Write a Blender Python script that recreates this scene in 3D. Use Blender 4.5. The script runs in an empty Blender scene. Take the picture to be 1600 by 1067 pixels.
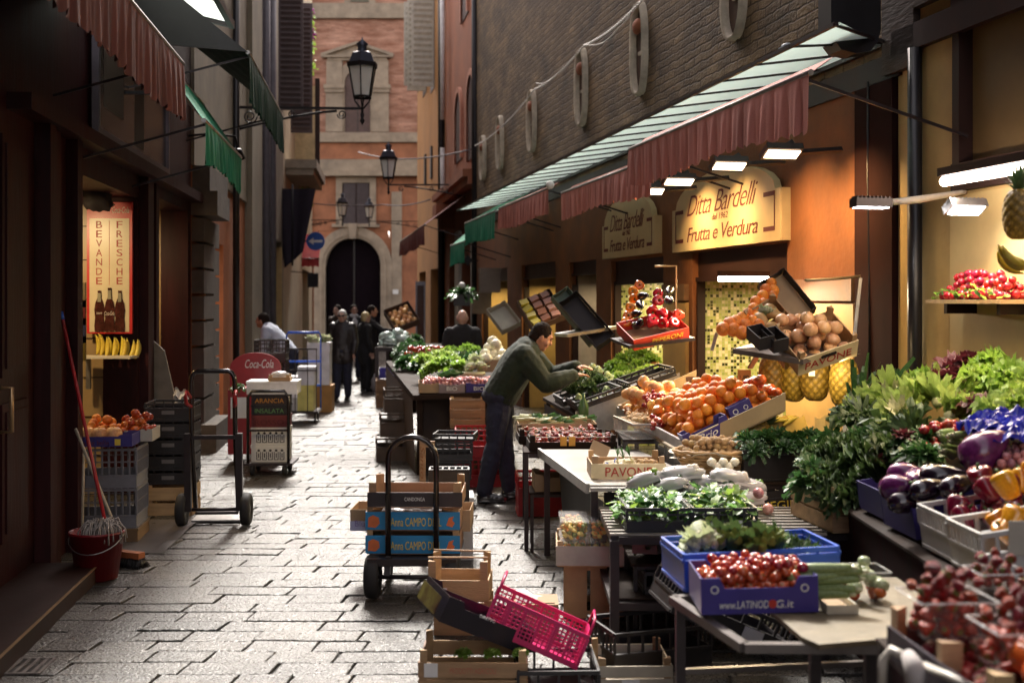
import bpy, math, random
from mathutils import Vector, Matrix, Euler, noise
R = math.radians
random.seed(7)
SC = bpy.context.scene
COL = SC.collection
# ---------------------------------------------------------------- camera, world, sun, exposure
F, VX, HY, CH = 1850.0, 800.0, 468.0, 1.75        # focal length in photo pixels, horizon row, eye height
cd = bpy.data.cameras.new('camera'); cam = bpy.data.objects.new('camera', cd); COL.objects.link(cam)
cam.location = (0, 0, CH); cam.rotation_euler = (R(90), 0, 0)
cd.sensor_width = 36; cd.lens = F / 1600 * 36; cd.shift_y = -(533.5 - HY) / 1600; cd.clip_end = 400
cd.dof.use_dof = True; cd.dof.focus_distance = 8.2; cd.dof.aperture_fstop = 2.2
SC.camera = cam
W = bpy.data.worlds.new('World'); SC.world = W; W.use_nodes = True
nt = W.node_tree; bg = nt.nodes['Background']; sky = nt.nodes.new('ShaderNodeTexSky')
sky.sky_type = 'NISHITA'; sky.sun_disc = False
SUN_EL, SUN_AZ = 47, -6
sky.sun_elevation = R(SUN_EL); sky.sun_rotation = R(SUN_AZ); sky.dust_density = 3.5; sky.air_density = 1.0
hsv = nt.nodes.new('ShaderNodeHueSaturation'); hsv.inputs['Saturation'].default_value = .30; nt.links.new(sky.outputs[0], hsv.inputs['Color'])
tint = nt.nodes.new('ShaderNodeMix'); tint.data_type = 'RGBA'; tint.blend_type = 'MULTIPLY'; tint.inputs[0].default_value = 1; tint.inputs[7].default_value = (1.08, .96, .91, 1); nt.links.new(hsv.outputs[0], tint.inputs[6])
nt.links.new(tint.outputs[2], bg.inputs[0]); bg.inputs[1].default_value = 0.15
sl = bpy.data.lights.new('sun', 'SUN'); so = bpy.data.objects.new('sun', sl); COL.objects.link(so)
sl.energy = 2.05; sl.angle = R(9); sl.color = (1.0, .96, .88)
sd = Vector((math.sin(R(SUN_AZ)) * math.cos(R(SUN_EL)), math.cos(R(SUN_AZ)) * math.cos(R(SUN_EL)), math.sin(R(SUN_EL))))
so.rotation_euler = (-sd).to_track_quat('-Z', 'Y').to_euler(); so.location = (0, 10, 30)
SC.view_settings.view_transform = 'Standard'; SC.view_settings.look = 'None'
SC.view_settings.exposure = 1.78; SC.view_settings.gamma = 1.0
SC.render.engine = 'CYCLES'; SC.cycles.max_bounces = 7; SC.cycles.diffuse_bounces = 4; SC.cycles.glossy_bounces = 3
SC.cycles.transmission_bounces = 5; SC.cycles.transparent_max_bounces = 12; SC.cycles.use_denoising = True
SC.cycles.caustics_reflective = False; SC.cycles.caustics_refractive = False; SC.cycles.sample_clamp_indirect = 6

def P(px, py, Y): return Vector(((px - VX) * Y / F, Y, CH - (py - HY) * Y / F))
def G(px, py): return P(px, py, F * CH / (py - HY))
# ---------------------------------------------------------------- mesh builder
class MB:
    def __init__(s): s.v = []; s.f = []; s.mi = []; s.sm = []; s.T = None; s.i = 0; s.s = False
    def add(s, vs, fs, sm=None, mi=None):
        b = len(s.v)
        if s.T is not None: vs = [s.T @ Vector(p) for p in vs]
        s.v += [tuple(p) for p in vs]; sm = s.s if sm is None else sm; mi = s.i if mi is None else mi
        for f in fs: s.f.append(tuple(b + k for k in f)); s.mi.append(mi); s.sm.append(sm)
        return s
    def box(s, x0, y0, z0, x1, y1, z1, mi=None):
        v = [(x0,y0,z0),(x1,y0,z0),(x1,y1,z0),(x0,y1,z0),(x0,y0,z1),(x1,y0,z1),(x1,y1,z1),(x0,y1,z1)]
        return s.add(v, [(0,3,2,1),(4,5,6,7),(0,1,5,4),(1,2,6,5),(2,3,7,6),(3,0,4,7)], False, mi)
    def cb(s, c, sz, rot=None, mi=None):
        M = Matrix.Translation(c) @ (Euler(rot).to_matrix().to_4x4() if rot else Matrix())
        a, b, c2 = sz[0]/2, sz[1]/2, sz[2]/2
        v = [M @ Vector(p) for p in [(-a,-b,-c2),(a,-b,-c2),(a,b,-c2),(-a,b,-c2),(-a,-b,c2),(a,-b,c2),(a,b,c2),(-a,b,c2)]]
        return s.add(v, [(0,3,2,1),(4,5,6,7),(0,1,5,4),(1,2,6,5),(2,3,7,6),(3,0,4,7)], False, mi)
    def bar(s, p, q, w, h=None, mi=None):
        p, q = Vector(p), Vector(q); h = h or w; d = q - p; L = d.length
        M = Matrix.Translation((p + q) / 2) @ d.to_track_quat('Y', 'Z').to_matrix().to_4x4()
        a, b, c2 = w/2, L/2, h/2
        v = [M @ Vector(t) for t in [(-a,-b,-c2),(a,-b,-c2),(a,b,-c2),(-a,b,-c2),(-a,-b,c2),(a,-b,c2),(a,b,c2),(-a,b,c2)]]
        return s.add(v, [(0,3,2,1),(4,5,6,7),(0,1,5,4),(1,2,6,5),(2,3,7,6),(3,0,4,7)], False, mi)
    def tube(s, pts, r, n=8, mi=None, closed=False):
        pts = [Vector(p) for p in pts]; rs = r if isinstance(r, (list, tuple)) else [r] * len(pts)
        vs, fs = [], []; up = None
        for k, p in enumerate(pts):
            d = (pts[min(k+1, len(pts)-1)] - pts[max(k-1, 0)]).normalized()
            if up is None: up = Vector((0,0,1)) if abs(d.z) < .9 else Vector((1,0,0))
            a = d.cross(up)
            if a.length < 1e-4: a = d.orthogonal()
            a.normalize(); b = a.cross(d).normalized(); up = b
            for j in range(n):
                t = 2*math.pi*j/n; vs.append(p + (a*math.cos(t) + b*math.sin(t)) * rs[k])
        for k in range(len(pts)-1):
            for j in range(n):
                j2 = (j+1) % n; fs.append((k*n+j, k*n+j2, (k+1)*n+j2, (k+1)*n+j))
        s.add(vs, fs, True, mi)
        e = [tuple(range(n))[::-1], tuple((len(pts)-1)*n + j for j in range(n))]
        b0 = len(s.v) - len(vs)
        for f in e: s.f.append(tuple(b0 + k for k in f)); s.mi.append(s.i if mi is None else mi); s.sm.append(False)
        return s
    def cyl(s, p, q, r0, r1=None, n=12, mi=None): return s.tube([p, q], [r0, r0 if r1 is None else r1], n, mi)
    def lathe(s, prof, n=16, c=(0,0,0), rot=None, mi=None, sm=True, lobes=None):
        M = Matrix.Translation(c) @ (Euler(rot).to_matrix().to_4x4() if rot else Matrix())
        vs, fs = [], []; m = len(prof)
        for j in range(n):
            t = 2*math.pi*j/n
            for r, z in prof:
                rr = r * (lobes(t, z) if lobes else 1)
                vs.append(M @ Vector((rr*math.cos(t), rr*math.sin(t), z)))
        for j in range(n):
            j2 = (j+1) % n
            for k in range(m-1): fs.append((j*m+k, j2*m+k, j2*m+k+1, j*m+k+1))
        return s.add(vs, fs, sm, mi)
    def ell(s, c, r, n=12, m=8, rot=None, mi=None, wob=0):
        if not isinstance(r, (tuple, list)): r = (r, r, r)
        M = Matrix.Translation(c) @ (Euler(rot).to_matrix().to_4x4() if rot else Matrix())
        vs, fs = [], []
        for k in range(m+1):
            ph = math.pi*k/m
            for j in range(n):
                t = 2*math.pi*j/n
                p = Vector((math.sin(ph)*math.cos(t), math.sin(ph)*math.sin(t), math.cos(ph)))
                if wob: p = p * (1 + wob*noise.noise(p*2.3 + Vector(c)*7))
                vs.append(M @ Vector((p.x*r[0], p.y*r[1], p.z*r[2])))
        for k in range(m):
            for j in range(n):
                j2 = (j+1) % n; fs.append((k*n+j, (k+1)*n+j, (k+1)*n+j2, k*n+j2))
        return s.add(vs, fs, True, mi)
    def prism(s, poly, z0, z1, M=None, mi=None):
        n = len(poly); vs = [Vector((x, y, z0)) for x, y in poly] + [Vector((x, y, z1)) for x, y in poly]
        if M is not None: vs = [M @ v for v in vs]
        fs = [tuple(range(n))[::-1], tuple(range(n, 2*n))] + [(k, (k+1) % n, n + (k+1) % n, n+k) for k in range(n)]
        return s.add(vs, fs, False, mi)
    def grid(s, fn, nu, nv, sm=True, mi=None):
        vs = [fn(i/nu, j/nv) for j in range(nv+1) for i in range(nu+1)]
        fs = [(j*(nu+1)+i, j*(nu+1)+i+1, (j+1)*(nu+1)+i+1, (j+1)*(nu+1)+i) for j in range(nv) for i in range(nu)]
        return s.add(vs, fs, sm, mi)
    def text(s, t, w, h, M, shear=0, mi=None, th=.002, bold=0, sp=1.0):
        c = bpy.data.curves.new('lettering', 'FONT'); c.body = t; c.size = 1; c.shear = shear; c.extrude = .01; c.offset = bold
        c.space_character = sp; c.resolution_u = 3
        o = bpy.data.objects.new('lettering', c); COL.objects.link(o)
        me = bpy.data.meshes.new_from_object(o.evaluated_get(bpy.context.evaluated_depsgraph_get()))
        xs = [v.co.x for v in me.vertices]; ys = [v.co.y for v in me.vertices]
        x0, x1, y0, y1 = min(xs), max(xs), min(ys), max(ys)
        vs = [M @ Vector(((v.co.x-x0)/(x1-x0)*w - w/2, (v.co.y-y0)/(y1-y0)*h - h/2, v.co.z/.01*th/2 + th/2)) for v in me.vertices]
        s.add(vs, [tuple(p.vertices) for p in me.polygons], False, mi)
        bpy.data.objects.remove(o); bpy.data.curves.remove(c); bpy.data.meshes.remove(me); return s
    def mesh(s, name, mats):
        me = bpy.data.meshes.new(name); me.from_pydata(s.v, [], s.f); 
        for m in (mats if isinstance(mats, (list, tuple)) else [mats]): me.materials.append(m)
        me.polygons.foreach_set('material_index', s.mi); me.polygons.foreach_set('use_smooth', s.sm); me.update()
        return me
    def build(s, name, mats, parent=None, label=None):
        o = bpy.data.objects.new(name, s.mesh(name, mats)); COL.objects.link(o)
        if parent: o.parent = parent
        if label: o['label'] = label
        return o
def tag(o, label, cat=None, group=None, kind=None):
    if label: o['label'] = label
    if cat: o['category'] = cat
    if group: o['group'] = group
    if kind: o['kind'] = kind
    return o
def T(name, label, cat, loc=(0,0,0), rot=0, group=None):
    o = bpy.data.objects.new(name, None); COL.objects.link(o); o.empty_display_size = .1
    o.location = loc; o.rotation_euler = rot if isinstance(rot, (tuple, list, Euler)) else (0, 0, rot)
    return tag(o, label, cat, group)
def inst(me, name, label, cat, M, group=None):
    o = bpy.data.objects.new(name, me); COL.objects.link(o); o.matrix_world = M
    return tag(o, label, cat, group)
KIDS = {}
def dup(root, loc=None, rot=None, label=None, group=None, scale=None):
    def cp(o, par):
        c = o.copy(); COL.objects.link(c); c.parent = par
        for ch in o.children: cp(ch, c)
        return c
    r = cp(root, None)
    if loc is not None: r.location = loc
    if rot is not None: r.rotation_euler = rot if isinstance(rot, (tuple, list)) else (0, 0, rot)
    if label: r['label'] = label
    if group: r['group'] = group
    if scale: r.scale = (scale,)*3
    return r
def MX(loc, rot=(0,0,0), sc=1):
    sc = sc if isinstance(sc, (tuple, list)) else (sc, sc, sc)
    return Matrix.Translation(loc) @ Euler(rot).to_matrix().to_4x4() @ Matrix.Diagonal((*sc, 1))
def FR(loc, z=0): return Matrix.Translation(loc) @ Matrix.Rotation(z, 4, 'Z') @ Matrix.Rotation(R(90), 4, 'X')   # upright board facing -y
def rr(a, b): return random.uniform(a, b)
# ---------------------------------------------------------------- materials
MAT = {}
def M(name, col, rough=.6, metal=0, var=.18, scale=6, bump=0, bscale=None, coat=0, spec=.5, col2=None, obj_var=0, emit=0, ecol=None,
      trans=0, alpha=1, sss=0, stretch=None, thr=None, sheen=0):
    if name in MAT: return MAT[name]
    m = bpy.data.materials.new(name); m.use_nodes = True; n = m.node_tree.nodes; l = m.node_tree.links
    b = n['Principled BSDF']; c4 = (*col, 1)
    b.inputs['Base Color'].default_value = c4; b.inputs['Roughness'].default_value = rough; b.inputs['Metallic'].default_value = metal
    b.inputs['Coat Weight'].default_value = coat; b.inputs['Specular IOR Level'].default_value = spec; b.inputs['Coat Roughness'].default_value = .12
    if sheen: b.inputs['Sheen Weight'].default_value = sheen
    tc = n.new('ShaderNodeTexCoord'); mp = n.new('ShaderNodeMapping'); l.new(tc.outputs['Object'], mp.inputs[0])
    if stretch: mp.inputs['Scale'].default_value = stretch
    if var or col2:
        ns = n.new('ShaderNodeTexNoise'); ns.inputs['Scale'].default_value = scale; ns.inputs['Detail'].default_value = 5; ns.inputs['Roughness'].default_value = .62
        l.new(mp.outputs[0], ns.inputs[0]); cr = n.new('ShaderNodeValToRGB'); l.new(ns.outputs[0], cr.inputs[0])
        a, z = thr or (.32, .68)
        cr.color_ramp.elements[0].position = a; cr.color_ramp.elements[1].position = z
        cr.color_ramp.elements[0].color = (*[max(0, x*(1-var)) for x in col], 1)
        cr.color_ramp.elements[1].color = (*(col2 or [min(1, x*(1+var)) for x in col]), 1)
        out = cr.outputs[0]
        rm = n.new('ShaderNodeMapRange'); l.new(ns.outputs[0], rm.inputs[0]); rm.inputs[3].default_value = max(.02, rough*.82); rm.inputs[4].default_value = min(1, rough*1.18)
        l.new(rm.outputs[0], b.inputs['Roughness'])
        if obj_var:
            oi = n.new('ShaderNodeObjectInfo'); hs = n.new('ShaderNodeHueSaturation'); l.new(out, hs.inputs['Color'])
            r1 = n.new('ShaderNodeMapRange'); l.new(oi.outputs['Random'], r1.inputs[0]); r1.inputs[3].default_value = 1-obj_var*1.5; r1.inputs[4].default_value = 1+obj_var*1.5
            r2 = n.new('ShaderNodeMapRange'); l.new(oi.outputs['Random'], r2.inputs[0]); r2.inputs[3].default_value = .5-obj_var*.09; r2.inputs[4].default_value = .5+obj_var*.09
            l.new(r1.outputs[0], hs.inputs['Value']); l.new(r2.outputs[0], hs.inputs['Hue']); out = hs.outputs[0]
        l.new(out, b.inputs['Base Color'])
    if bump:
        nb = n.new('ShaderNodeTexNoise'); nb.inputs['Scale'].default_value = bscale or scale*4; nb.inputs['Detail'].default_value = 6; l.new(mp.outputs[0], nb.inputs[0])
        bp = n.new('ShaderNodeBump'); bp.inputs['Strength'].default_value = min(1, bump); bp.inputs['Distance'].default_value = .012*max(1, bump); l.new(nb.outputs[0], bp.inputs['Height']); l.new(bp.outputs[0], b.inputs['Normal'])
    if emit: b.inputs['Emission Color'].default_value = (*(ecol or col), 1); b.inputs['Emission Strength'].default_value = emit
    if trans: b.inputs['Transmission Weight'].default_value = trans; b.inputs['IOR'].default_value = 1.2
    if alpha < 1: b.inputs['Alpha'].default_value = alpha
    if sss: b.inputs['Subsurface Weight'].default_value = sss; b.inputs['Subsurface Radius'].default_value = (.02, .01, .005)
    MAT[name] = m; return m
def leafmat(name, col, col2, rough=.45, obj_var=.1, tl=.35):
    m = M(name, col, rough, var=.25, scale=22, col2=col2, obj_var=obj_var, bump=.3, bscale=60)
    n = m.node_tree.nodes; l = m.node_tree.links; b = n['Principled BSDF']; o = n['Material Output']
    t = n.new('ShaderNodeBsdfTranslucent'); t.inputs[0].default_value = (*[min(1, x*1.6) for x in col2], 1); mx = n.new('ShaderNodeMixShader'); mx.inputs[0].default_value = tl
    l.new(b.outputs[0], mx.inputs[1]); l.new(t.outputs[0], mx.inputs[2]); l.new(mx.outputs[0], o.inputs[0]); return m
wood = M('pale_wood', (.42,.27,.14), .7, var=.25, scale=3, stretch=(1,6,6), bump=.3, bscale=30, obj_var=.08)
wood2 = M('brown_wood', (.22,.125,.065), .7, var=.3, scale=3, stretch=(1,6,6), bump=.3, bscale=30, obj_var=.08)
wooddk = M('dark_wood', (.022,.012,.008), .8, var=.3, scale=4, bump=.2, spec=.2)
cardb = M('cardboard', (.36,.25,.15), .85, var=.12, scale=5)
cardgrey = M('grey_cardboard', (.42,.40,.35), .8, var=.1)
whitec = M('white_card', (.68,.66,.62), .75, var=.06)
paper = M('white_paper', (.78,.77,.76), .7, var=.05)
blackp = M('black_plastic', (.012,.011,.013), .35, var=.3, scale=5)
blackc = M('black_crate_plastic', (.02,.018,.02), .42, var=.25)
greyp = M('grey_plastic', (.16,.16,.18), .5, var=.2)
lgreyp = M('light_grey_plastic', (.42,.42,.42), .5, var=.12)
redp = M('red_plastic', (.36,.015,.02), .42, var=.2)
pinkp = M('pink_plastic', (.58,.012,.13), .38, var=.1, sss=.2)
bluep = M('blue_plastic', (.02,.10,.55), .4, var=.2)
metal = M('worn_steel', (.36,.35,.34), .38, metal=.9, var=.2, scale=10)
metaldk = M('dark_painted_steel', (.03,.022,.024), .38, metal=.3, var=.3, scale=8)
iron = M('black_iron', (.018,.016,.018), .5, metal=.5, var=.3)
rubber = M('black_rubber', (.012,.011,.012), .75, var=.3, bump=.2)
rubberg = M('grey_hub', (.05,.05,.055), .5)
glassp = M('clear_plastic', (.9,.92,.9), .12, var=0, alpha=.22)
lampglass = M('lantern_glass', (.90,.92,.88), .3, var=0, alpha=.72)
redt = M('red_print', (.42,.03,.02), .7, var=.1)
dkred = M('dark_red_print', (.10,.01,.012), .7, var=.1)
blkt = M('black_print', (.015,.012,.015), .6, var=.1)
wht = M('white_print', (.75,.75,.72), .6, var=.05)
yelt = M('yellow_print', (.75,.55,.06), .6, var=.1)
navy = M('navy_carton', (.03,.022,.17), .5, var=.15)
cyan = M('sky_blue_carton', (.02,.22,.48), .5, var=.12)
# ================================================================ SETTING
TR = math.atan(.2); TL = math.atan(.111); KR = 1.0198; KL = 1.00614
RL, LL = (4.0, 0, 0), (-2.18, 0, 0)                    # where the right and left wall planes start
def rw(Y, out, z): return Vector((4 - .2*Y - out*.9806, Y - out*.1961, z))
def lw(Y, out, z): return Vector((-2.18 - .111*Y + out*.9939, Y + out*.1103, z))
stone_pave = M('paving_stone', (.046,.040,.032), .36, var=.5, scale=1.3, bump=1.0, bscale=55, spec=.8)
n_ = stone_pave.node_tree.nodes; l_ = stone_pave.node_tree.links
g_ = n_.new('ShaderNodeNewGeometry'); h_ = n_.new('ShaderNodeHueSaturation'); b_ = n_['Principled BSDF']; src = b_.inputs['Base Color'].links[0].from_socket
rm_ = n_.new('ShaderNodeMapRange'); rm_.inputs[3].default_value = .6; rm_.inputs[4].default_value = 1.22
l_.new(g_.outputs['Random Per Island'], rm_.inputs[0]); sp_ = n_.new('ShaderNodeTexNoise'); sp_.inputs['Scale'].default_value = 75; sp_.inputs['Detail'].default_value = 3; tcx = n_.new('ShaderNodeTexCoord'); l_.new(tcx.outputs['Object'], sp_.inputs[0])
rs_ = n_.new('ShaderNodeMapRange'); rs_.inputs[1].default_value = .38; rs_.inputs[2].default_value = .62; rs_.inputs[3].default_value = .35; rs_.inputs[4].default_value = 1.75; l_.new(sp_.outputs[0], rs_.inputs[0])
mm_ = n_.new('ShaderNodeMath'); mm_.operation = 'MULTIPLY'; l_.new(rm_.outputs[0], mm_.inputs[0]); l_.new(rs_.outputs[0], mm_.inputs[1])
ro_ = n_.new('ShaderNodeMapRange'); ro_.inputs[1].default_value = .36; ro_.inputs[2].default_value = .64; ro_.inputs[3].default_value = .62; ro_.inputs[4].default_value = .19; l_.new(sp_.outputs[0], ro_.inputs[0]); l_.new(ro_.outputs[0], b_.inputs['Roughness'])
l_.new(mm_.outputs[0], h_.inputs['Value']); l_.new(src, h_.inputs['Color']); l_.new(h_.outputs[0], b_.inputs['Base Color'])
mb = MB(); mb.box(-60, -20, -.5, 60, 120, -.016)
tag(mb.build('ground', M('joint_dirt', (.010,.008,.007), .85, var=.3, scale=14, bump=.5)), None, kind='structure')
mb = MB(); y = 1.0; rnd = random.Random(3)
while y < 43:
    d = rnd.uniform(.165, .205); x = -8.5 + rnd.uniform(0, .5); xr = 4.5 - .2*y + 2.2
    while x < xr:
        w = rnd.uniform(.25, .60)
        if x + w > -3.2 - .111*y - 1.2:
            g = .006; j = lambda: rnd.uniform(-.004, .004); tz = rnd.uniform(-.004, .004); tx = rnd.uniform(-.003, .003); ty = rnd.uniform(-.003, .003)
            sk = .02
            cs = [(x+g+j(), y+g+j()), (x+w-g+j(), y+g+j()), (x+w-g+j()+sk, y+d-g+j()), (x+g+j()+sk, y+d-g+j())]
            e = .005; cx_, cy_ = x+w/2, y+d/2
            inn = [(a + (e if a < cx_ else -e), b + (e if b < cy_ else -e)) for a, b in cs]
            zt = [tz + (tx if a > cx_ else -tx) + (ty if b > cy_ else -ty) for a, b in inn]
            vs = [(a, b, -.016) for a, b in cs] + [(a, b, z-.003) for (a, b), z in zip(cs, zt)] + [(a, b, z) for (a, b), z in zip(inn, zt)]
            fs = [(k, (k+1)%4, 4+(k+1)%4, 4+k) for k in range(4)] + [(4+k, 4+(k+1)%4, 8+(k+1)%4, 8+k) for k in range(4)] + [(8,9,10,11)]
            mb.add(vs, fs, False)
        x += w
    y += d
tag(mb.build('paving', stone_pave), None, kind='structure')

def wallh(mb, y0, y1, z0, z1, holes, t, s, mi=None):
    ys = sorted({y0, y1, *[v for h in holes for v in h[:2] if y0 < v < y1]}); zs = sorted({z0, z1, *[v for h in holes for v in h[2:4] if z0 < v < z1]})
    full = lambda i, j: 0 <= i < len(ys)-1 and 0 <= j < len(zs)-1 and not any(h[0] <= (ys[i]+ys[i+1])/2 <= h[1] and h[2] <= (zs[j]+zs[j+1])/2 <= h[3] for h in holes)
    a, b = 0, s*t
    for i in range(len(ys)-1):
        for j in range(len(zs)-1):
            if not full(i, j): continue
            Y0, Y1, Z0, Z1 = ys[i], ys[i+1], zs[j], zs[j+1]
            q = lambda *p: mb.add(list(p), [(0,1,2,3)], False, mi)
            q((a,Y0,Z0),(a,Y1,Z0),(a,Y1,Z1),(a,Y0,Z1)); q((b,Y0,Z0),(b,Y0,Z1),(b,Y1,Z1),(b,Y1,Z0))
            if not full(i-1, j): q((a,Y0,Z0),(a,Y0,Z1),(b,Y0,Z1),(b,Y0,Z0))
            if not full(i+1, j): q((a,Y1,Z0),(b,Y1,Z0),(b,Y1,Z1),(a,Y1,Z1))
            if not full(i, j-1): q((a,Y0,Z0),(b,Y0,Z0),(b,Y1,Z0),(a,Y1,Z0))
            if not full(i, j+1): q((a,Y0,Z1),(a,Y1,Z1),(b,Y1,Z1),(b,Y0,Z1))
def room(mb, y0, y1, z1, t, depth, s):     # a back room behind an opening: floor excluded
    a, b = s*t, s*(t+depth); e = .05
    mb.box(min(b, b+s*e), y0-.3, 0, max(b, b+s*e), y1+.3, z1+.3)             # back
    mb.box(min(a, b), y0-.35, 0, max(a, b), y0-.3, z1+.3); mb.box(min(a, b), y1+.3, z1*0, max(a, b), y1+.35, z1+.3)
    mb.box(min(a, b), y0-.3, z1+.25, max(a, b), y1+.3, z1+.3)
# ---- materials of the buildings
plaster_br = M('rough_brown_plaster', (.16,.105,.05), .9, var=.6, scale=1.1, bump=1.4, bscale=22, stretch=(1,1,1.8), col2=(.30,.20,.10))
plaster_or = M('orange_plaster', (.17,.06,.018), .8, var=.3, scale=2, bump=.4, bscale=18)
plaster_or2 = M('pale_orange_plaster', (.50,.27,.11), .85, var=.14, scale=.8, bump=.3)
plaster_rd = M('red_brown_plaster', (.28,.10,.05), .85, var=.25, scale=1.2, bump=.3)
brickpk = M('pink_brick', (.44,.18,.10), .9, var=.4, scale=1.6, col2=(.64,.37,.26), bump=1.5, bscale=9, stretch=(.6,1,2.4))
orpanel = M('orange_render', (.36,.15,.075), .85, var=.3, scale=1.6, bump=.3)
stonep = M('pale_stone', (.34,.275,.20), .85, var=.25, scale=2.5, bump=.5)
stoneg = M('grey_stone', (.10,.085,.07), .85, var=.25, scale=3, bump=.7)
yelwall = M('yellow_wall', (.45,.32,.13), .6, var=.2, scale=1.6, bump=.3, bscale=14)
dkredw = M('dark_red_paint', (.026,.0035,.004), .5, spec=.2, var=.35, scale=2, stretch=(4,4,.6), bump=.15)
dkbrw = M('dark_brown_paint', (.024,.010,.008), .5, spec=.25, var=.3, scale=2, stretch=(3,3,.7))
greywall = M('grey_beige_plaster', (.20,.17,.12), .85, var=.25, scale=1.2, bump=.4)
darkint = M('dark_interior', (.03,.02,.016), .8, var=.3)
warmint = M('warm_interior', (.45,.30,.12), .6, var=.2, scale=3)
slate = M('violet_grey_pipe', (.10,.09,.11), .5)
def brickwork(m, bw=.26, bh=.07, amt=.55, dark=.55):
    n = m.node_tree.nodes; l = m.node_tree.links; b = n['Principled BSDF']; src = b.inputs['Base Color'].links[0].from_socket; tc = n.new('ShaderNodeTexCoord')
    ns = n.new('ShaderNodeTexNoise'); ns.inputs['Scale'].default_value = 5; l.new(tc.outputs['Object'], ns.inputs[0]); sc = n.new('ShaderNodeVectorMath'); sc.operation = 'SCALE'; sc.inputs[3].default_value = .05; l.new(ns.outputs['Color'], sc.inputs[0])
    ad = n.new('ShaderNodeVectorMath'); l.new(tc.outputs['Object'], ad.inputs[0]); l.new(sc.outputs[0], ad.inputs[1]); sx = n.new('ShaderNodeSeparateXYZ'); l.new(ad.outputs[0], sx.inputs[0]); cx_ = n.new('ShaderNodeCombineXYZ'); s2 = n.new('ShaderNodeMath'); l.new(sx.outputs[0], s2.inputs[0]); l.new(sx.outputs[1], s2.inputs[1]); l.new(s2.outputs[0], cx_.inputs[0]); l.new(sx.outputs[2], cx_.inputs[1])
    br = n.new('ShaderNodeTexBrick'); br.inputs['Scale'].default_value = 1; br.inputs['Brick Width'].default_value = bw; br.inputs['Row Height'].default_value = bh; br.inputs['Mortar Size'].default_value = .011; br.inputs['Mortar Smooth'].default_value = .6
    br.inputs['Color1'].default_value = (1,1,1,1); br.inputs['Color2'].default_value = (.55,.55,.55,1); br.inputs['Mortar'].default_value = (dark,dark,dark,1); l.new(cx_.outputs[0], br.inputs[0])
    mx = n.new('ShaderNodeMix'); mx.data_type = 'RGBA'; mx.blend_type = 'MULTIPLY'; mx.inputs[0].default_value = amt; l.new(src, mx.inputs[6]); l.new(br.outputs[0], mx.inputs[7]); l.new(mx.outputs[2], b.inputs['Base Color'])
    ob = b.inputs['Normal'].links[0].from_node; bp = n.new('ShaderNodeBump'); bp.inputs['Strength'].default_value = .9; bp.inputs['Distance'].default_value = .025; l.new(br.outputs[0], bp.inputs['Height']); l.new(ob.outputs[0], bp.inputs['Normal']); l.new(bp.outputs[0], b.inputs['Normal'])
brickwork(plaster_br, .30, .08, .85, .3); brickwork(brickpk, .30, .09, .5, .8)
def tilemat():
    m = bpy.data.materials.new('green_mosaic'); m.use_nodes = True; n = m.node_tree.nodes; l = m.node_tree.links; b = n['Principled BSDF']
    tc = n.new('ShaderNodeTexCoord'); sc = n.new('ShaderNodeVectorMath'); sc.operation = 'SCALE'; sc.inputs[3].default_value = 1/.03
    l.new(tc.outputs['Object'], sc.inputs[0]); fl = n.new('ShaderNodeVectorMath'); fl.operation = 'FLOOR'; fr = n.new('ShaderNodeVectorMath'); fr.operation = 'FRACTION'
    l.new(sc.outputs[0], fl.inputs[0]); l.new(sc.outputs[0], fr.inputs[0])
    wn = n.new('ShaderNodeTexWhiteNoise'); wn.noise_dimensions = '3D'; mu = n.new('ShaderNodeVectorMath'); mu.operation = 'MULTIPLY'; mu.inputs[1].default_value = (1, 0, 1)
    l.new(fl.outputs[0], mu.inputs[0]); l.new(mu.outputs[0], wn.inputs[0]); cr = n.new('ShaderNodeValToRGB'); cr.color_ramp.interpolation = 'CONSTANT'
    e = cr.color_ramp.elements; e[0].color = (.035,.045,.012,1); e[0].position = 0; e[1].position = .17; e[1].color = (.36,.40,.12,1)
    for p, c in ((.45, (.28,.34,.09,1)), (.6, (.50,.50,.22,1)), (.74, (.66,.60,.40,1))): k = e.new(p); k.color = c
    l.new(wn.outputs['Value'], cr.inputs[0])
    sp = n.new('ShaderNodeSeparateXYZ'); l.new(fr.outputs[0], sp.inputs[0])
    mn = []
    for ax in (0, 2):
        s_ = n.new('ShaderNodeMath'); s_.operation = 'SUBTRACT'; s_.inputs[1].default_value = .5; l.new(sp.outputs[ax], s_.inputs[0])
        a_ = n.new('ShaderNodeMath'); a_.operation = 'ABSOLUTE'; l.new(s_.outputs[0], a_.inputs[0]); mn.append(a_)
    mx = n.new('ShaderNodeMath'); mx.operation = 'MAXIMUM'; l.new(mn[0].outputs[0], mx.inputs[0]); l.new(mn[1].outputs[0], mx.inputs[1])
    gt = n.new('ShaderNodeMath'); gt.operation = 'GREATER_THAN'; gt.inputs[1].default_value = .44; l.new(mx.outputs[0], gt.inputs[0])
    mi = n.new('ShaderNodeMix'); mi.data_type = 'RGBA'; l.new(gt.outputs[0], mi.inputs[0]); l.new(cr.outputs[0], mi.inputs[6]); mi.inputs[7].default_value = (.45,.42,.28,1)
    l.new(mi.outputs[2], b.inputs['Base Color']); b.inputs['Roughness'].default_value = .18; return m
tile = tilemat()
def lettering(mb, rows, w, h): pass

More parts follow.
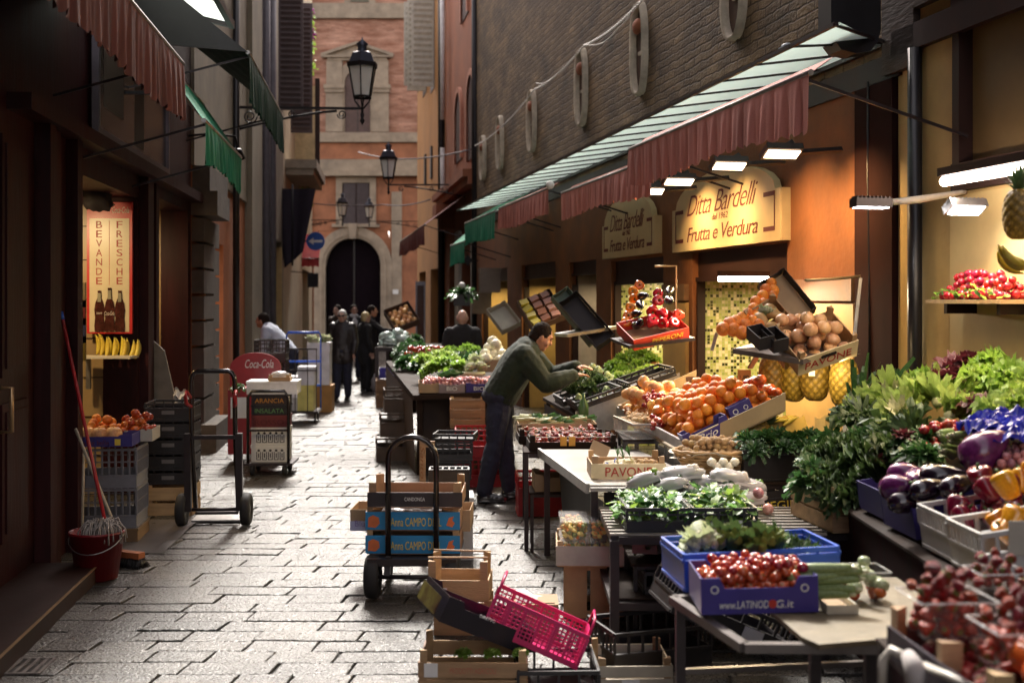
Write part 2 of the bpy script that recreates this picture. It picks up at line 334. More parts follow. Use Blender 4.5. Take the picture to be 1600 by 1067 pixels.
# ================================================================ RIGHT: long brown building with the greengrocer's shops
b1 = T('shop_building', 'long building with rough brown plaster upper wall above the lit greengrocer shops', 'building', RL, TR)
k = KR
HO = [(9.25*k, 11.35*k, 0, 2.2), (12.2*k, 14.1*k, 0, 2.2), (14.75*k, 16.1*k, 0, 2.25), (16.9*k, 19.2*k, 0, 2.3), (20.4*k, 22.9*k, 0, 2.3)]
mb = MB(); wallh(mb, 7.72*k, 23.5*k, 0, 3.3, HO, .10, 1); mb.build('ground_floor_wall', plaster_or, b1)
mb = MB(); wallh(mb, 7.5*k, 23.5*k, 3.3, 12.5, [], .35, 1); mb.box(0, 23.5*k-.02, 0, 4, 23.5*k, 8.2)
mb.build('upper_wall', plaster_br, b1)
mb = MB(); mb.box(-.02, 7.55*k, 3.18, .1, 23.45*k, 3.34); mb.build('string_course', dkbrw, b1)
for i, h in enumerate(HO):
    mb = MB(); mb.box(.06, h[0], 1.96 if i < 2 else 2.1, .30, h[1], h[3]); mb.box(.03, h[0], 1.92 if i < 2 else 2.07, .08, h[1], 1.96 if i < 2 else 2.1)
    mb.build('shutter_box', dkbrw, b1)
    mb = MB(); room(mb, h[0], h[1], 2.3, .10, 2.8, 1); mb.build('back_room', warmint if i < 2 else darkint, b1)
    for q in (.10, h[1]-.03), (.10, h[0]-.004): mb = MB(); mb.box(q[0]-.06, q[1], 0, .12, q[1]+.034, 1.95); mb.build('door_jamb', dkbrw, b1)
for i, h in enumerate(HO[:2]):          # mosaic wall at the far side of each lit shop
    mb = MB(); mb.box(.125, h[1]+.005, 0, 2.85, h[1]+.05, 2.4); mb.build('mosaic_wall', tile, b1)
mb = MB(); mb.box(.125, HO[2][1]+.005, 0, 2.2, HO[2][1]+.05, 2.3); mb.build('side_panel', M('pale_panel', (.5,.42,.34), .6), b1)
mb = MB(); mb.box(.125, HO[3][1]+.005, 0, 2.2, HO[3][1]+.05, 2.3); mb.build('side_panel', warmint, b1)
mb = MB(); mb.box(.125, HO[4][1]+.005, 0, 2.2, HO[4][1]+.05, 2.3); mb.build('side_panel', warmint, b1)
# pier trim: pale lower casing on the two orange piers, stained caps
for y0, y1 in ((8.13, 9.2), (11.45, 12.12)):
    mb = MB(); mb.box(-.035, y0*k, 0, .01, y1*k, 1.72); mb.build('pier_facing', M('ochre_facing', (.52,.33,.11), .55, var=.2, scale=2), b1)
    mb = MB(); mb.box(-.05, y0*k, 1.74, .01, y1*k, 1.9); mb.build('pier_trim', M('stained_trim', (.20,.11,.05), .6, var=.3), b1)
# oval niches in the upper wall
def oval_niche(Y, zb, zt, w=.30):
    mb = MB(); n = 28; zc, hz = (zb+zt)/2, (zt-zb)/2
    for r0, r1, x in ((1.0, .72, -.10),):
        vs = []
        for j in range(n):
            t = 2*math.pi*j/n; c, s = math.cos(t), math.sin(t); sq = 1 + .10*abs(math.sin(2*t))
            for q, xx in ((1.0, .02), (1.0, -.05), (.93, -.08), (.82, -.06), (.76, .004)):
                vs.append((xx, Y*k + c*w/2*(q if q > .9 else q*.9)*sq, zc + s*(hz*(1-(1-q)*.45))*sq*.93))
        fs = [(j*5+a, ((j+1)%n)*5+a, ((j+1)%n)*5+a+1, j*5+a+1) for j in range(n) for a in range(4)]
        mb.add(vs, fs, True); 
    o = mb.build('oval_surround', M('weathered_surround', (.50,.44,.34), .8, var=.3, scale=5, bump=.5), b1)
    mb = MB(); mb.add([(-.012, Y*k+math.cos(2*math.pi*j/n)*w*.40, zc+math.sin(2*math.pi*j/n)*hz*.84) for j in range(n)], [tuple(range(n))[::-1]]); mb.build('niche_back', M('niche_shade', (.10,.06,.04), .9), o)
    mb = MB(); mb.ell((-.05, Y*k, zc+hz*.45), (.05, w*.26, hz*.16)); mb.build('niche_ornament', plaster_rd, o); mb = MB(); mb.cb((-.02, Y*k-.12*w, zc-.05), (.03, w*.4, .035)); mb.build('cross_bar', M('weathered_surround', (0,0,0)), o)
for px, yb, yt in ((1152,67,-90), (1003,154,0), (912,201,73), (834,241,138), (784,268,179), (757,285,210)):
    Y = 4/((px-800)/F+.2); oval_niche(Y, CH+(HY-yb)*Y/F, CH+(HY-yt)*Y/F, .46)
# ---- glass canopy
cn = T('glass_canopy', 'long slim canopy of pale glass panes in black frames above the awnings', 'canopy', RL, TR)
mb = MB(); y0, y1 = 6.9*k, 21*k; N = 24; dy = (y1-y0)/N
mb.box(-.80, y0, 3.308, -.775, y1, 3.332); mb.box(-.04, 7.75*k, 3.40, 0, y1, 3.46)
cl_ = lambda y: max(y, 7.75*k)
for i in range(N+1): mb.bar((-.8, y0+i*dy, 3.315), (0, cl_(y0+i*dy), 3.43), .016, .018)
mb.build('canopy_frame', metaldk, cn)
cg = M('frosted_glass', (.72,.80,.76), .35, var=.12, scale=2.5, col2=(.80,.86,.82)); n = cg.node_tree.nodes
t = n.new('ShaderNodeBsdfTranslucent'); t.inputs[0].default_value = (.78,.88,.84,1); mx = n.new('ShaderNodeMixShader'); mx.inputs[0].default_value = .8
cg.node_tree.links.new(n['Principled BSDF'].outputs[0], mx.inputs[1]); cg.node_tree.links.new(t.outputs[0], mx.inputs[2]); cg.node_tree.links.new(mx.outputs[0], n['Material Output'].inputs[0])
for i in range(N):
    mb = MB(); a, b = y0+i*dy+.014, y0+(i+1)*dy-.014
    a2, b2 = max(a, 7.77*k), max(b, 7.80*k); mb.add([(-.76,a,3.325),(-.04,a2,3.43),(-.04,b2,3.43),(-.76,b,3.325),(-.76,a,3.333),(-.04,a2,3.438),(-.04,b2,3.438),(-.76,b,3.333)], [(0,1,2,3),(7,6,5,4),(0,4,5,1),(1,5,6,2),(2,6,7,3),(3,7,4,0)])
    mb.build('glass_pane', cg, cn)
# ---- awnings
def awning(root, s, y0, y1, out, zb, outt, zt, vh, mat, sc=.11, nf=None, slope_sag=0, ends=True, pipe=None):
    mb = MB(); nu = max(4, int((y1-y0)/.1)); sg = s
    mb.grid(lambda u, v: (sg*(outt+(out-outt)*v), y0+(y1-y0)*u, zt+(zb-zt)*v + .012*math.sin(u*(y1-y0)*9)*math.sin(v*3.1)), nu, 4)
    mb.grid(lambda u, v: (sg*(outt+(out-outt)*v), y0+(y1-y0)*u, zt+(zb-zt)*v + .012*math.sin(u*(y1-y0)*9)*math.sin(v*3.1)-.006), nu, 4)
    mb.build('awning_cloth', mat, root)
    mb = MB(); mb.cyl((sg*out, y0, zb), (sg*out, y1, zb), .018, n=8); mb.build('front_bar', pipe or metal, root)
    mb = MB(); L = y1-y0; nu = int(L/.018); ph = rr(0, 6)
    def fn(u, v, o=0):
        yy = u*L; f = (math.sin(yy*2*math.pi/.21+ph+.7*math.sin(yy*3)) + .6*math.sin(yy*2*math.pi/.093+ph*2) + .8*math.sin(yy*1.9))*.010
        scal = abs(math.sin(math.pi*yy/sc))**.55*.035
        return (sg*(out+.012+o+f*v**.7*1.3), y0+yy+.014*v*math.sin(yy*23), zb-.012-(vh-.035+scal + .02*math.sin(yy*2.2+ph))*v)
    mb.grid(fn, nu, 6); mb.build('valance', mat, root)
    for yy in (y0+.12, y1-.12):
        mb = MB(); mb.bar((sg*out, yy, zb-.01), (0, yy, zb-.05-.25*out), .012, .018); mb.build('folding_arm', metaldk, root)
redcloth = M('faded_red_cloth', (.52,.20,.165), .8, var=.25, scale=3, stretch=(1,1,.4), bump=.2, bscale=200)
redcloth2 = M('faded_rose_cloth', (.46,.17,.14), .8, var=.25, scale=3, bump=.2, bscale=200)
greencloth = M('green_cloth', (.012,.19,.105), .75, var=.25, scale=3)
greendk = M('dark_green_cloth', (.012,.05,.035), .75, var=.3, scale=4)
a = T('red_awning', 'near faded red awning with long scalloped valance over the shop signs', 'awning', RL, TR)
awning(a, -1, 6.72*k, 10.05*k, 1.03, 3.0, .90, 3.09, .31, redcloth)
a = T('red_awning', 'shorter faded red awning set a step back beside the longest awning', 'awning', RL, TR)
awning(a, -1, 10.1*k, 13.3*k, .80, 2.93, .68, 3.01, .28, redcloth)
a = T('red_awning', 'small red awning between the green awning and the long red ones', 'awning', RL, TR)
awning(a, -1, 13.7*k, 16.7*k, .85, 3.02, .72, 3.10, .30, redcloth2)
mb = MB(); mb.ell((-.86, 13.62*k, 3.05), (.05,.04,.05)); mb.build('end_cap', wht, a)
a = T('green_awning', 'bright green awning beyond the small red one on the brown building', 'awning', RL, TR)
awning(a, -1, 16.9*k, 19.6*k, .86, 3.0, .4, 3.26, .36, greencloth)
a = T('green_awning', 'farthest short green awning at the corner of the brown building', 'awning', RL, TR)
awning(a, -1, 20.0*k, 21.6*k, .80, 2.72, .4, 3.05, .36, greencloth)
# ---- shop signs
signm = M('cream_sign_board', (.50,.39,.22), .5, var=.1, scale=3)
def arched_sign(label, Y0, Y1, z0, z1, za):
    L = (Y1-Y0)*k; c = rw((Y0+Y1)/2, .02, 0)
    r = T('shop_sign', label, 'sign', (c.x, c.y, z0), TR-R(90)); w, h1, h2 = L, z1-z0, za-z0      # local x runs towards the camera end
    mb = MB(); poly = [(-w/2, 0), (w/2, 0), (w/2, h1)] + [(w/2*math.cos(math.pi*t/12)*.92, h1+(h2-h1)*math.sin(math.pi*t/12)) for t in range(0, 13)] + [(-w/2, h1)]
    mb.prism(poly, -.0, .06, Matrix.Rotation(R(90), 4, 'X')); mb.build('board', signm, r)
    F0 = lambda x, z: FR((x, -.062, z))
    mb = MB(); mb.text('Ditta Bardelli', w*.66, .19, F0(0, h1*1.02), shear=.5, sp=.9, bold=-.008); mb.text('dal 1962', w*.15, .055, F0(0, h1*.68), shear=.2); mb.text('Frutta e Verdura', w*.66, .135, F0(0, h1*.36), shear=.3, sp=.9)
    mb.build('lettering', dkred, r)
    mb = MB()
    for sx in (-1, 1):
        x = sx*w*.46; mb.box(min(x, x-sx*.012), -.064, .10, max(x, x-sx*.012), -.06, h1*.92)
        for z in (.10, h1*.92): mb.box(min(x, x-sx*w*.085), -.0645, z-.018, max(x, x-sx*w*.085), -.06, z+.018)
    mb.build('border_line', dkred, r)
    mb = MB(); mb.box(w/2, -.055, 0, w/2+.012, .02, h1); mb.build('side_plate', signm, r)
arched_sign('large arched cream sign with script lettering, nearest the camera over the pineapple display', 9.2, 11.7, 2.21, 2.62, 2.90)
arched_sign('darker arched cream sign with script lettering above the hanging box of red peppers', 12.25, 14.2, 2.23, 2.62, 2.92)
# ---- LED floodlights over the signs, with their light
def area(loc, tgt, sx, sy, e, col=(1, .72, .38), name='lamp_or_fill_light', parent=None, spread=150):
    l = bpy.data.lights.new(name, 'AREA'); l.shape = 'RECTANGLE'; l.size = sx; l.size_y = sy; l.energy = e; l.color = col; l.spread = R(spread)
    o = bpy.data.objects.new(name, l); COL.objects.link(o); o.location = loc
    o.rotation_euler = (Vector(tgt) - Vector(loc)).to_track_quat('-Z', 'Y').to_euler(); return o
ledm = M('lit_led_panel', (1,.78,.6), .4, var=0, emit=5, ecol=(1,.70,.46))
for px, py, lab in ((1225,238,'square floodlight nearest the camera under the red awning'), (1142,257,'second floodlight from the near end under the red awning'), (1063,282,'third floodlight from the near end, over the step between awnings'), (1018,297,'farthest of the four lit floodlights under the awnings')):
    z = 2.74; Y = F*(z-CH)/(HY-py); c = P(px, py, Y); r = T('floodlight', lab, 'floodlight', c, (R(-26), 0, TR), 'floodlights under the red awning')
    mb = MB(); mb.box(-.13, -.04, .004, .13, .11, .05); mb.build('housing', metaldk, r)
    mb = MB(); mb.box(-.115, -.015, -.002, .115, .075, .003); mb.build('lamp_glass', ledm, r)
    mb = MB(); mb.bar((.13, .04, .03), (.45, .04, .06), .03); mb.bar((0, .04, .05), (.1, .04, .11), .03); mb.build('bracket', metaldk, r)
    area(c + Vector((0, 0, -.03)), c + Vector((.62, .12, -.62)), .2, .1, 4.2, (1,.62,.26), spread=105)
# ================================================================ RIGHT NEAR: yellow walled shop front
b2 = T('shop_building', 'near shop front with yellow painted wall, dark pipe and dark framed upper window', 'building', RL, TR)
y0, y1 = -9*k, 7.60*k
mb = MB(); wallh(mb, y0, y1, 0, 12.5, [(4.6*k, 6.95*k, 2.52, 3.55)], .35, 1); mb.build('front_wall', yelwall, b2)
mb = MB(); mb.box(-.04, 7.61*k, 0, .09, 8.1*k, 3.17); mb.build('corner_pilaster', M('matt_maroon', (.022,.008,.007), .9, spec=.08, var=.3, scale=2), b2)
mb = MB(); mb.box(-.05, 7.34*k, 3.2, .38, 7.72*k, 5.4); mb.box(-.06, y0, 3.55, .0, 7.34*k, 7.6); mb.build('upper_cladding', M('dark_boards', (.035,.022,.016), .7, var=.4, scale=2, stretch=(1,1,5), bump=.6), b2)
mb = MB(); a, b = 4.6*k, 6.95*k
mb.box(-.04, a, 3.45, .12, b, 3.55); mb.box(-.04, a, 2.38, .12, b, 2.54); mb.box(-.05, y0, 3.3, -.0, y1, 3.46)
for yy in (a, 5.45*k, 6.2*k, b-.07): mb.box(-.03, yy, 2.54, .1, yy+.07, 3.45)
mb.build('window_frame', dkbrw, b2)
mb = MB(); mb.box(.06, a, 2.5, .09, b, 3.5); mb.build('window_blind', M('amber_blind', (.14,.09,.035), .5, var=.2, scale=2), b2)
mb = MB(); mb.box(-.012, 5.9*k, .4, .0, 7.0*k, 2.36); mb.build('wall_panel', M('cream_panel', (.55,.42,.19), .45, var=.12, scale=2, bump=.1), b2)
mb = MB(); mb.cyl((-.05, 7.32*k, 0), (-.05, 7.32*k, 3.3), .045, n=10); mb.build('drain_pipe', blackp, b2)
# tube lamp
r = T('tube_lamp', 'long bright fluorescent tube over the pile of leafy greens', 'lamp', rw(6.6, .3, 2.40), TR)
mb = MB(); mb.cyl((0, 0, 0), (0, -1.5, 0), .027, n=10); mb.build('tube', M('lit_tube', (1,.9,.85), .4, var=0, emit=9, ecol=(1,.80,.66)), r)
mb = MB(); mb.box(-.03, -1.52, .03, .03, .02, .075); mb.build('housing', dkbrw, r)
mb = MB(); mb.bar((0, -.35, .05), (.3, -.35, .12), .02); mb.build('bracket', dkbrw, r)
c = rw(5.9, .36, 2.34); o = area(c, c + Vector((.12, 0, -1)), .1, 1.4, 8, (1,.74,.42), spread=170)
# two floodlights in front of the yellow wall
def flood(loc, rz, tilt, lab, e):
    r = T('floodlight', lab, 'floodlight', loc, (tilt, 0, rz))
    mb = MB(); mb.box(-.11, -.03, .0, .11, .06, .05)
    for q in range(9): mb.box(-.10+q*.024, -.02, .05, -.092+q*.024, .05, .062)
    mb.build('housing', metal if e > 10 else metaldk, r)
    mb = MB(); mb.box(-.09, -.024, -.004, .09, .054, .001); mb.build('lamp_glass', M('lit_lamp_cool', (1,1,1), .4, var=0, emit=14, ecol=(1,.95,.95)), r)
    return r
c = rw(6.8, .62, 2.27); r = flood(c, TR, 0, 'grey finned floodlight on a long arm beside the dark pipe', 5)
mb = MB(); mb.tube([(.11, .03, .03), (.3, .03, .05), (.6, .03, .10)], [.018, .022, .014], 8); mb.build('arm', M('worn_white_arm', (.6,.55,.45), .6), r)
c = rw(6.45, .25, 2.24); r = flood(c, TR, R(-30), 'small white-glowing floodlight below the fluorescent tube end', 20)
mb = MB(); mb.bar((-.0, .06, .06), (0, .14, .12), .03); mb.build('bracket', metal, r)
area(c + Vector((-.03, -.05, -.04)), c + Vector((.1, -.35, -1)), .15, .1, 2, (1,.8,.55), spread=140)
# radish shelf
def sheet(name, mat, label, cat, pts, th=.004): pass
shelf = T('wall_shelf', 'narrow wooden shelf on the yellow wall with a heap of radishes', 'shelf', rw(6.5, 0, 1.75), TR)
mb = MB(); mb.box(-.26, -.36*1, -.022, 0, .36, 0); mb.build('shelf_board', wood, shelf)
for q in (-.25, .25): mb = MB(); mb.box(-.2, q-.015, -.08, 0, q+.015, -.0235); mb.build('bracket', dkbrw, shelf)
# meter cabinet and conduit
r = T('meter_cabinet', 'dull cream metal cabinet on the yellow wall behind the hanging pineapple', 'cabinet', rw(5.66, 0, 1.98), TR)
mb = MB(); mb.box(-.13, -.17, 0, 0, .17, .34); mb.build('box', M('dull_cream_metal', (.36,.30,.18), .5), r)
mb = MB(); mb.box(-.136, -.14, .03, -.13, .14, .31); mb.build('door', M('cream_metal_door', (.45,.38,.22), .5), r)
mb = MB(); mb.tube([(-.03, .0, 0), (-.03, .0, -.12), (-.03, -.03, -.17), (-.03, -.1, -.2), (-.03, -.6, -.2)], .014, 8); mb.build('conduit', M('cream_conduit', (.55,.48,.33), .5), r)
r = T('scale', 'dark grey electronic shop scale half hidden at the wall', 'scale', rw(5.42, .28, 1.33), TR)
mb = MB(); mb.box(-.1, -.16, 0, .1, .16, .11); mb.build('body', metaldk, r); mb = MB(); mb.box(-.12, -.17, .112, .12, .17, .13); mb.build('weighing_plate', greyp, r)
mb = MB(); mb.box(-.04, -.12, .16, .0, .12, .28); mb.box(-.03,-.02,.1,-.01,.02,.17); mb.build('display', blackp, r)
# rolled black awning box hanging at the corner, cctv
r = T('wall_lantern_box', 'big black rounded box hanging high at the corner above the dark pilaster', 'sign box', rw(7.62, .33, 3.30), TR)
mb = MB(); pf = [(-.17, 1.2), (-.17, .16), (-.15, .08), (-.10, .02), (0, 0), (.10, .02), (.15, .08), (.17, .16), (.17, 1.2)]
mb.prism(pf, -.09, .09, Matrix.Rotation(R(90), 4, 'X')); mb.build('case', blackp, r)
mb = MB(); mb.bar((0, 0, 1.0), (.34, 0, 1.0), .04); mb.build('bracket', iron, r)
r = T('hanging_cable', 'thin dark cable running down the dark wall corner below the black box', 'cable')
mb = MB(); mb.tube([rw(7.9, .05, 3.2), rw(7.92, .04, 2.6), rw(7.9, .04, 1.9), rw(7.88, .05, 1.2)], .008, 5); mb.build('wire', blackp, r)
r = T('security_camera', 'grey security camera with round lens above the glass canopy', 'camera', rw(8.9, .16, 3.47), TR)
mb = MB(); mb.box(-.05, -.05, .06, .05, .05, .17); mb.ell((0, 0, .17), (.05, .05, .03)); mb.build('body', M('camera_grey', (.35,.40,.45), .35), r)
mb = MB(); mb.cyl((-.02, -.09, .09), (.0, -.02, .09), .045, n=14); mb.build('lens', blackp, r); mb = MB(); mb.bar((0, 0, 0), (.12, 0, .06), .03); mb.build('bracket', metaldk, r)
# ---- string lights / twisted cords
def cord(name, lab, pts, r=.006, mat=None, cat='cord', twist=0):
    out = []; pts = [Vector(p) for p in pts]
    for i in range(len(pts)-1):
        for q in range(14):
            t = q/14; p = pts[i].lerp(pts[i+1], t); L = (pts[i+1]-pts[i]).length; p.z -= 4*t*(1-t)*L*.018; out.append(p)
    out.append(pts[-1])
    mb = MB()
    if twist:
        fine = []
        for i in range(len(out)-1):
            for q in range(6): fine.append(out[i].lerp(out[i+1], q/6))
        for ph in (0, math.pi): mb.tube([p + Vector((0, math.cos(i*1.3+ph)*.011, math.sin(i*1.3+ph)*.011)) for i, p in enumerate(fine)], r, 5)
    else: mb.tube(out, r, 6)
    return tag(mb.build(name, mat or metal, None), lab, cat)
cm = M('pale_cord', (.55,.52,.48), .5, var=.1)
cord('string_light', 'pale twisted light cord along the upper wall touching the oval niches', [P(742,228,23), P(835,140,17.0), P(912,72,13.3), P(1008,-4,10.2), P(1120,-90,8.3)], .007, cm, 'light cord', 1)
cord('string_light', 'pale twisted light cord above the near end of the glass canopy', [rw(8.95, .14, 3.50), rw(8.2, .25, 3.52), rw(7.6, .3, 3.62), rw(7.3, .3, 3.78)], .007, cm, 'light cord', 1)
for i, (a, b, c) in enumerate((((838,130), (858,127), (880,104)), ((914,70), (945,66), (998,8)))):
    cord('loose_wire', ['short loose wire sagging from the fourth oval niche', 'longer loose wire sagging between the two middle oval niches'][i], [P(*a, 14.5-i*2), P(*b, 13.5-i*2), P(*c, 12.6-i*2)], .006, cm, 'wire')
cord('street_cable', 'horizontal cable across the alley just above the far lantern', [P(560,238,34), P(735,234,24)], .018, slate, 'cable')
cord('street_cable', 'lower sagging cable crossing the alley in front of the far window', [P(470,316,36), P(600,320,34), P(672,312,30)], .018, slate, 'cable')
# ================================================================ LEFT BUILDINGS
kl = KL
lb = T('shop_building', 'near dark red painted shop front with a recess for a drinks sign and bananas', 'building', LL, TL)
holes = [(8.35*kl, 10.62*kl, 0, 2.66), (11.45*kl, 13.4*kl, 0, 2.75)]
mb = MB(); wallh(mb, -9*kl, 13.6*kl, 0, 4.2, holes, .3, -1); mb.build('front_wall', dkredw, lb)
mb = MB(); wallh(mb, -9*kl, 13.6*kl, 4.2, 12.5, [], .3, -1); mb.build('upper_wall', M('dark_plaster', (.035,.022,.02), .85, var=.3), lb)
for yy, d in ((7.45, .10), (7.75, .05), (8.2, .08), (10.7, .08), (10.98, .05), (11.3, .04)):
    mb = MB(); mb.box(.0, yy*kl, 0, d, (yy+.14)*kl, 2.9); mb.build('pilaster', dkredw, lb)
mb = MB(); mb.box(0, 6.9*kl, 2.86, .14, 13.6*kl, 2.96); mb.build('cornice', dkredw, lb)
mb = MB(); mb.box(0, 3*kl, 0, .42, 7.42*kl, .10); mb.build('threshold_step', dkbrw, lb)
mb = MB(); mb.box(.415, 3*kl, .101, .43, 7.42*kl, .106); mb.build('lit_step_edge', M('brass_and_lit_edge', (.45,.30,.16), .3, metal=.7), lb)  # bright strip put in as the thin lit edge of the step
mb = MB(); room(mb, 8.35*kl, 10.62*kl, 2.7, .3, 1.8, -1); mb.build('back_room', M('dim_tiles', (.30,.22,.12), .5, var=.2), lb)
mb = MB(); mb.box(-1.9, 10.64*kl, 0, -.02, 10.68*kl, 2.7); mb.build('tiled_side_wall', M('tan_tiles', (.30,.20,.09), .4, var=.15, scale=2), lb)
for zz in (.35, .7, 1.05, 1.4, 1.75, 2.1, 2.4):
    mb = MB(); mb.box(-1.9, 10.632*kl, zz, -.02, 10.64*kl, zz+.008); mb.build('grout_line', dkbrw, lb)
mb = MB(); mb.box(-.53, 10.615*kl, 0, -.49, 10.64*kl, 2.6); mb.build('dark_strip', blackp, lb)
mb = MB(); room(mb, 11.45*kl, 13.4*kl, 2.75, .3, 1.6, -1); mb.build('back_room', M('dim_tiles2', (.34,.25,.13), .5, var=.2), lb)
mb = MB(); mb.box(-1.6, 13.41*kl, 0, -.02, 13.45*kl, 2.7); mb.build('tiled_side_wall', M('tan_tiles', (0,0,0)), lb)
mb = MB(); mb.box(-.44, 13.36*kl, 0, -.38, 13.41*kl, 2.6); mb.build('dark_strip', blackp, lb)
for q in range(4):
    mb = MB(); ya, yb = (4.9+q*.62)*kl, (4.9+q*.62+.5)*kl
    for z0, z1 in ((.35,1.15),(1.3,2.7)): mb.box(0, ya, z0, .02, yb, z1); mb.box(.02, ya+.05, z0+.05, .032, yb-.05, z1-.05)
    mb.build('door_panel', dkredw, lb)
mb = MB(); mb.tube([(.03,6.70*kl,1.0),(.09,6.70*kl,1.0),(.09,6.70*kl,1.25),(.03,6.70*kl,1.25)], .012, 6); mb.build('door_handle', M('brass_and_lit_edge', (0,0,0)), lb)
# notice board
nb = T('notice_board', 'dark framed glass notice board with faint writing above the drinks sign', 'notice board', (lw(10.3, .03, 2.98)), TL)
mb = MB(); mb.box(-.0, -1.5, 0, .05, 1.5, .06); mb.box(0, -1.5, .90, .05, 1.5, .96); mb.box(0, -1.5, .06, .05, -1.44, .90); mb.box(0, 1.44, .06, .05, 1.5, .90); mb.build('frame', M('aluminium_frame', (.16,.14,.17), .4, metal=.6), nb)
mb = MB(); mb.box(.005, -1.44, .06, .02, 1.44, .90); mb.build('panel', M('dull_board', (.05,.036,.032), .25, var=.3, scale=1.2), nb)
for q in ((-.05,.1,.35,.8),(-1.2,.25,-.5,.75)): mb = MB(); mb.box(.0205, q[0], q[1], .022, q[2], q[3]); mb.build('faded_poster', M('faded_poster', (.07,.05,.04), .5), nb)
# grey rusticated pillar building
lb2 = T('shop_building', 'grey stone building with a rusticated block pillar and orange strip of wall', 'building', LL, TL)
mb = MB(); wallh(mb, 13.6*kl, 19.0*kl, 0, 11.5, [(15.3*kl, 16.4*kl, .0, 2.5)], .3, -1); mb.build('front_wall', M('orange_wall_left', (.38,.13,.045), .8, var=.25, scale=1.5, bump=.3), lb2)
for i in range(9):
    mb = MB(); mb.box(0, 13.65*kl, .02+i*.30, .14, 14.6*kl, .29+i*.30); mb.build('stone_block', stoneg, lb2)
for i in range(8):
    mb = MB(); mb.box(0, 14.75*kl, .02+i*.34, .10, 15.25*kl, .33+i*.34); mb.build('stone_block', stoneg, lb2)
mb = MB(); mb.box(0, 13.6*kl, 2.72, .30, 14.7*kl, 3.0); mb.box(0, 13.7*kl, 3.0, .2, 15.3*kl, 3.3); mb.build('bracket_stone', stoneg, lb2)
mb = MB(); mb.box(0, 13.5*kl, 0, .30, 14.7*kl, .018+.3); mb.build('base_block', stoneg, lb2)
mb = MB(); wallh(mb, 13.6*kl, 19.0*kl, 3.3, 7.4, [], .04, 1); mb.build('upper_facing', greywall, lb2)
mb = MB(); mb.cyl((.08, 17.2*kl, 0), (.08, 17.2*kl, 7.4), .05, n=10); mb.build('drain_pipe', blackp, lb2)
lb3 = T('house', 'beige house with tall pilaster, violet grey drain pipes and open brown shutter', 'house', LL, TL)
mb = MB(); wallh(mb, 19.0*kl, 26.5*kl, 0, 9, [(23.6*kl, 26.2*kl, 0, 3.0)], .3, -1); mb.build('front_wall', greywall, lb3)
mb = MB(); mb.box(0, 19.0*kl, 0, .12, 20.6*kl, 9); mb.build('pilaster', greywall, lb3)
for yy in (21.3, 22.5): mb = MB(); mb.cyl((.12, yy*kl, 0), (.12, yy*kl, 9), .075, n=10); mb.build('drain_pipe', slate, lb3)
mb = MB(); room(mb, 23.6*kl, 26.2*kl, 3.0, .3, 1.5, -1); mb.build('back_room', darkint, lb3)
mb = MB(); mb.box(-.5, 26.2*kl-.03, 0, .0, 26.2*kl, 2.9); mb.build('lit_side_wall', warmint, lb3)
for q in range(2):
    mb = MB(); x0 = .1; Yq = 24.2 + q*3.3
    mb.box(x0, Yq, 5.6 - q*0, x0+.50, Yq+.05, 8.6)
    for z in range(26): mb.cb((x0+.25, Yq-.012, 5.7+z*.11), (.40, .02, .07), (R(30),0,0))
    mb.build('open_shutter', M('plum_brown_shutter', (.085,.06,.062), .55), lb3)
lb4 = T('house', 'farthest house at the street end with balcony and hanging flowers', 'house', LL, TL)
mb = MB(); wallh(mb, 26.5*kl, 37.6*kl, 0, 11.2, [(33*kl, 36*kl, 0, 2.6)], .3, -1); mb.build('front_wall', M('cream_plaster', (.50,.42,.28), .85, var=.2, scale=1), lb4)
mb = MB(); room(mb, 33*kl, 36*kl, 2.6, .3, 1.2, -1); mb.build('back_room', warmint, lb4)
mb = MB(); mb.box(0, 27.0*kl, 4.75, .72, 31.0*kl, 4.95); mb.box(0, 27.05*kl, 4.6, .64, 30.95*kl, 4.75); mb.build('balcony_slab', M('balcony_slab', (.30,.26,.20), .8), lb4)
mb = MB(); mb.box(0, 30.2*kl, 4.95, .5, 30.3*kl, 7.2); mb.build('balcony_door', M('cream_door', (.55,.45,.25), .6), lb4); mb = MB(); mb.box(.5, 30.2*kl, 4.95, .62, 30.3*kl, 7.4); mb.build('door_post', dkbrw, lb4)
# ================================================================ ARCH BUILDING AT THE STREET END
AX, AY = -5.63, 42.0; u = AY/F
def ax(px): return (px-552)*u
def az(py): return CH + (HY-py)*u
ab = T('palace', 'pink brick palace closing the alley with a dark arched portal and pedimented window', 'building', (AX, AY, 0), 0)
def arch_poly(w, z0, zs, n=16): return [(-w, z0), (-w, zs)] + [(-w*math.cos(math.pi*t/n), zs + w*math.sin(math.pi*t/n)) for t in range(1, n)] + [(w, zs), (w, z0)]
XY = Matrix.Rotation(R(90), 4, 'X')
def strip_arch(mb, w0, w1, z0, zs, yf, yb, cx=0, n=18):
    a, b = arch_poly(w0, z0, zs, n), arch_poly(w1, z0, zs, n); m = len(a)
    vs = [(x+cx, yf, z) for x, z in a] + [(x+cx, yf, z) for x, z in b] + [(x+cx, yb, z) for x, z in b] + [(x+cx, yb, z) for x, z in a]
    fs = []
    for q in range(m-1): fs += [(q, m+q, m+q+1, q+1)[::-1], (m+q, 2*m+q, 2*m+q+1, m+q+1)[::-1], (3*m+q, q, q+1, 3*m+q+1)[::-1]]
    mb.add(vs, fs)
mb = MB(); x0, x1 = ax(455), ax(700)
mb.box(x0, 0, az(208), x1, .4, 13.2); mb.build('brick_wall', brickpk, ab)
mb = MB(); w = .98; zs = az(415); n = 16
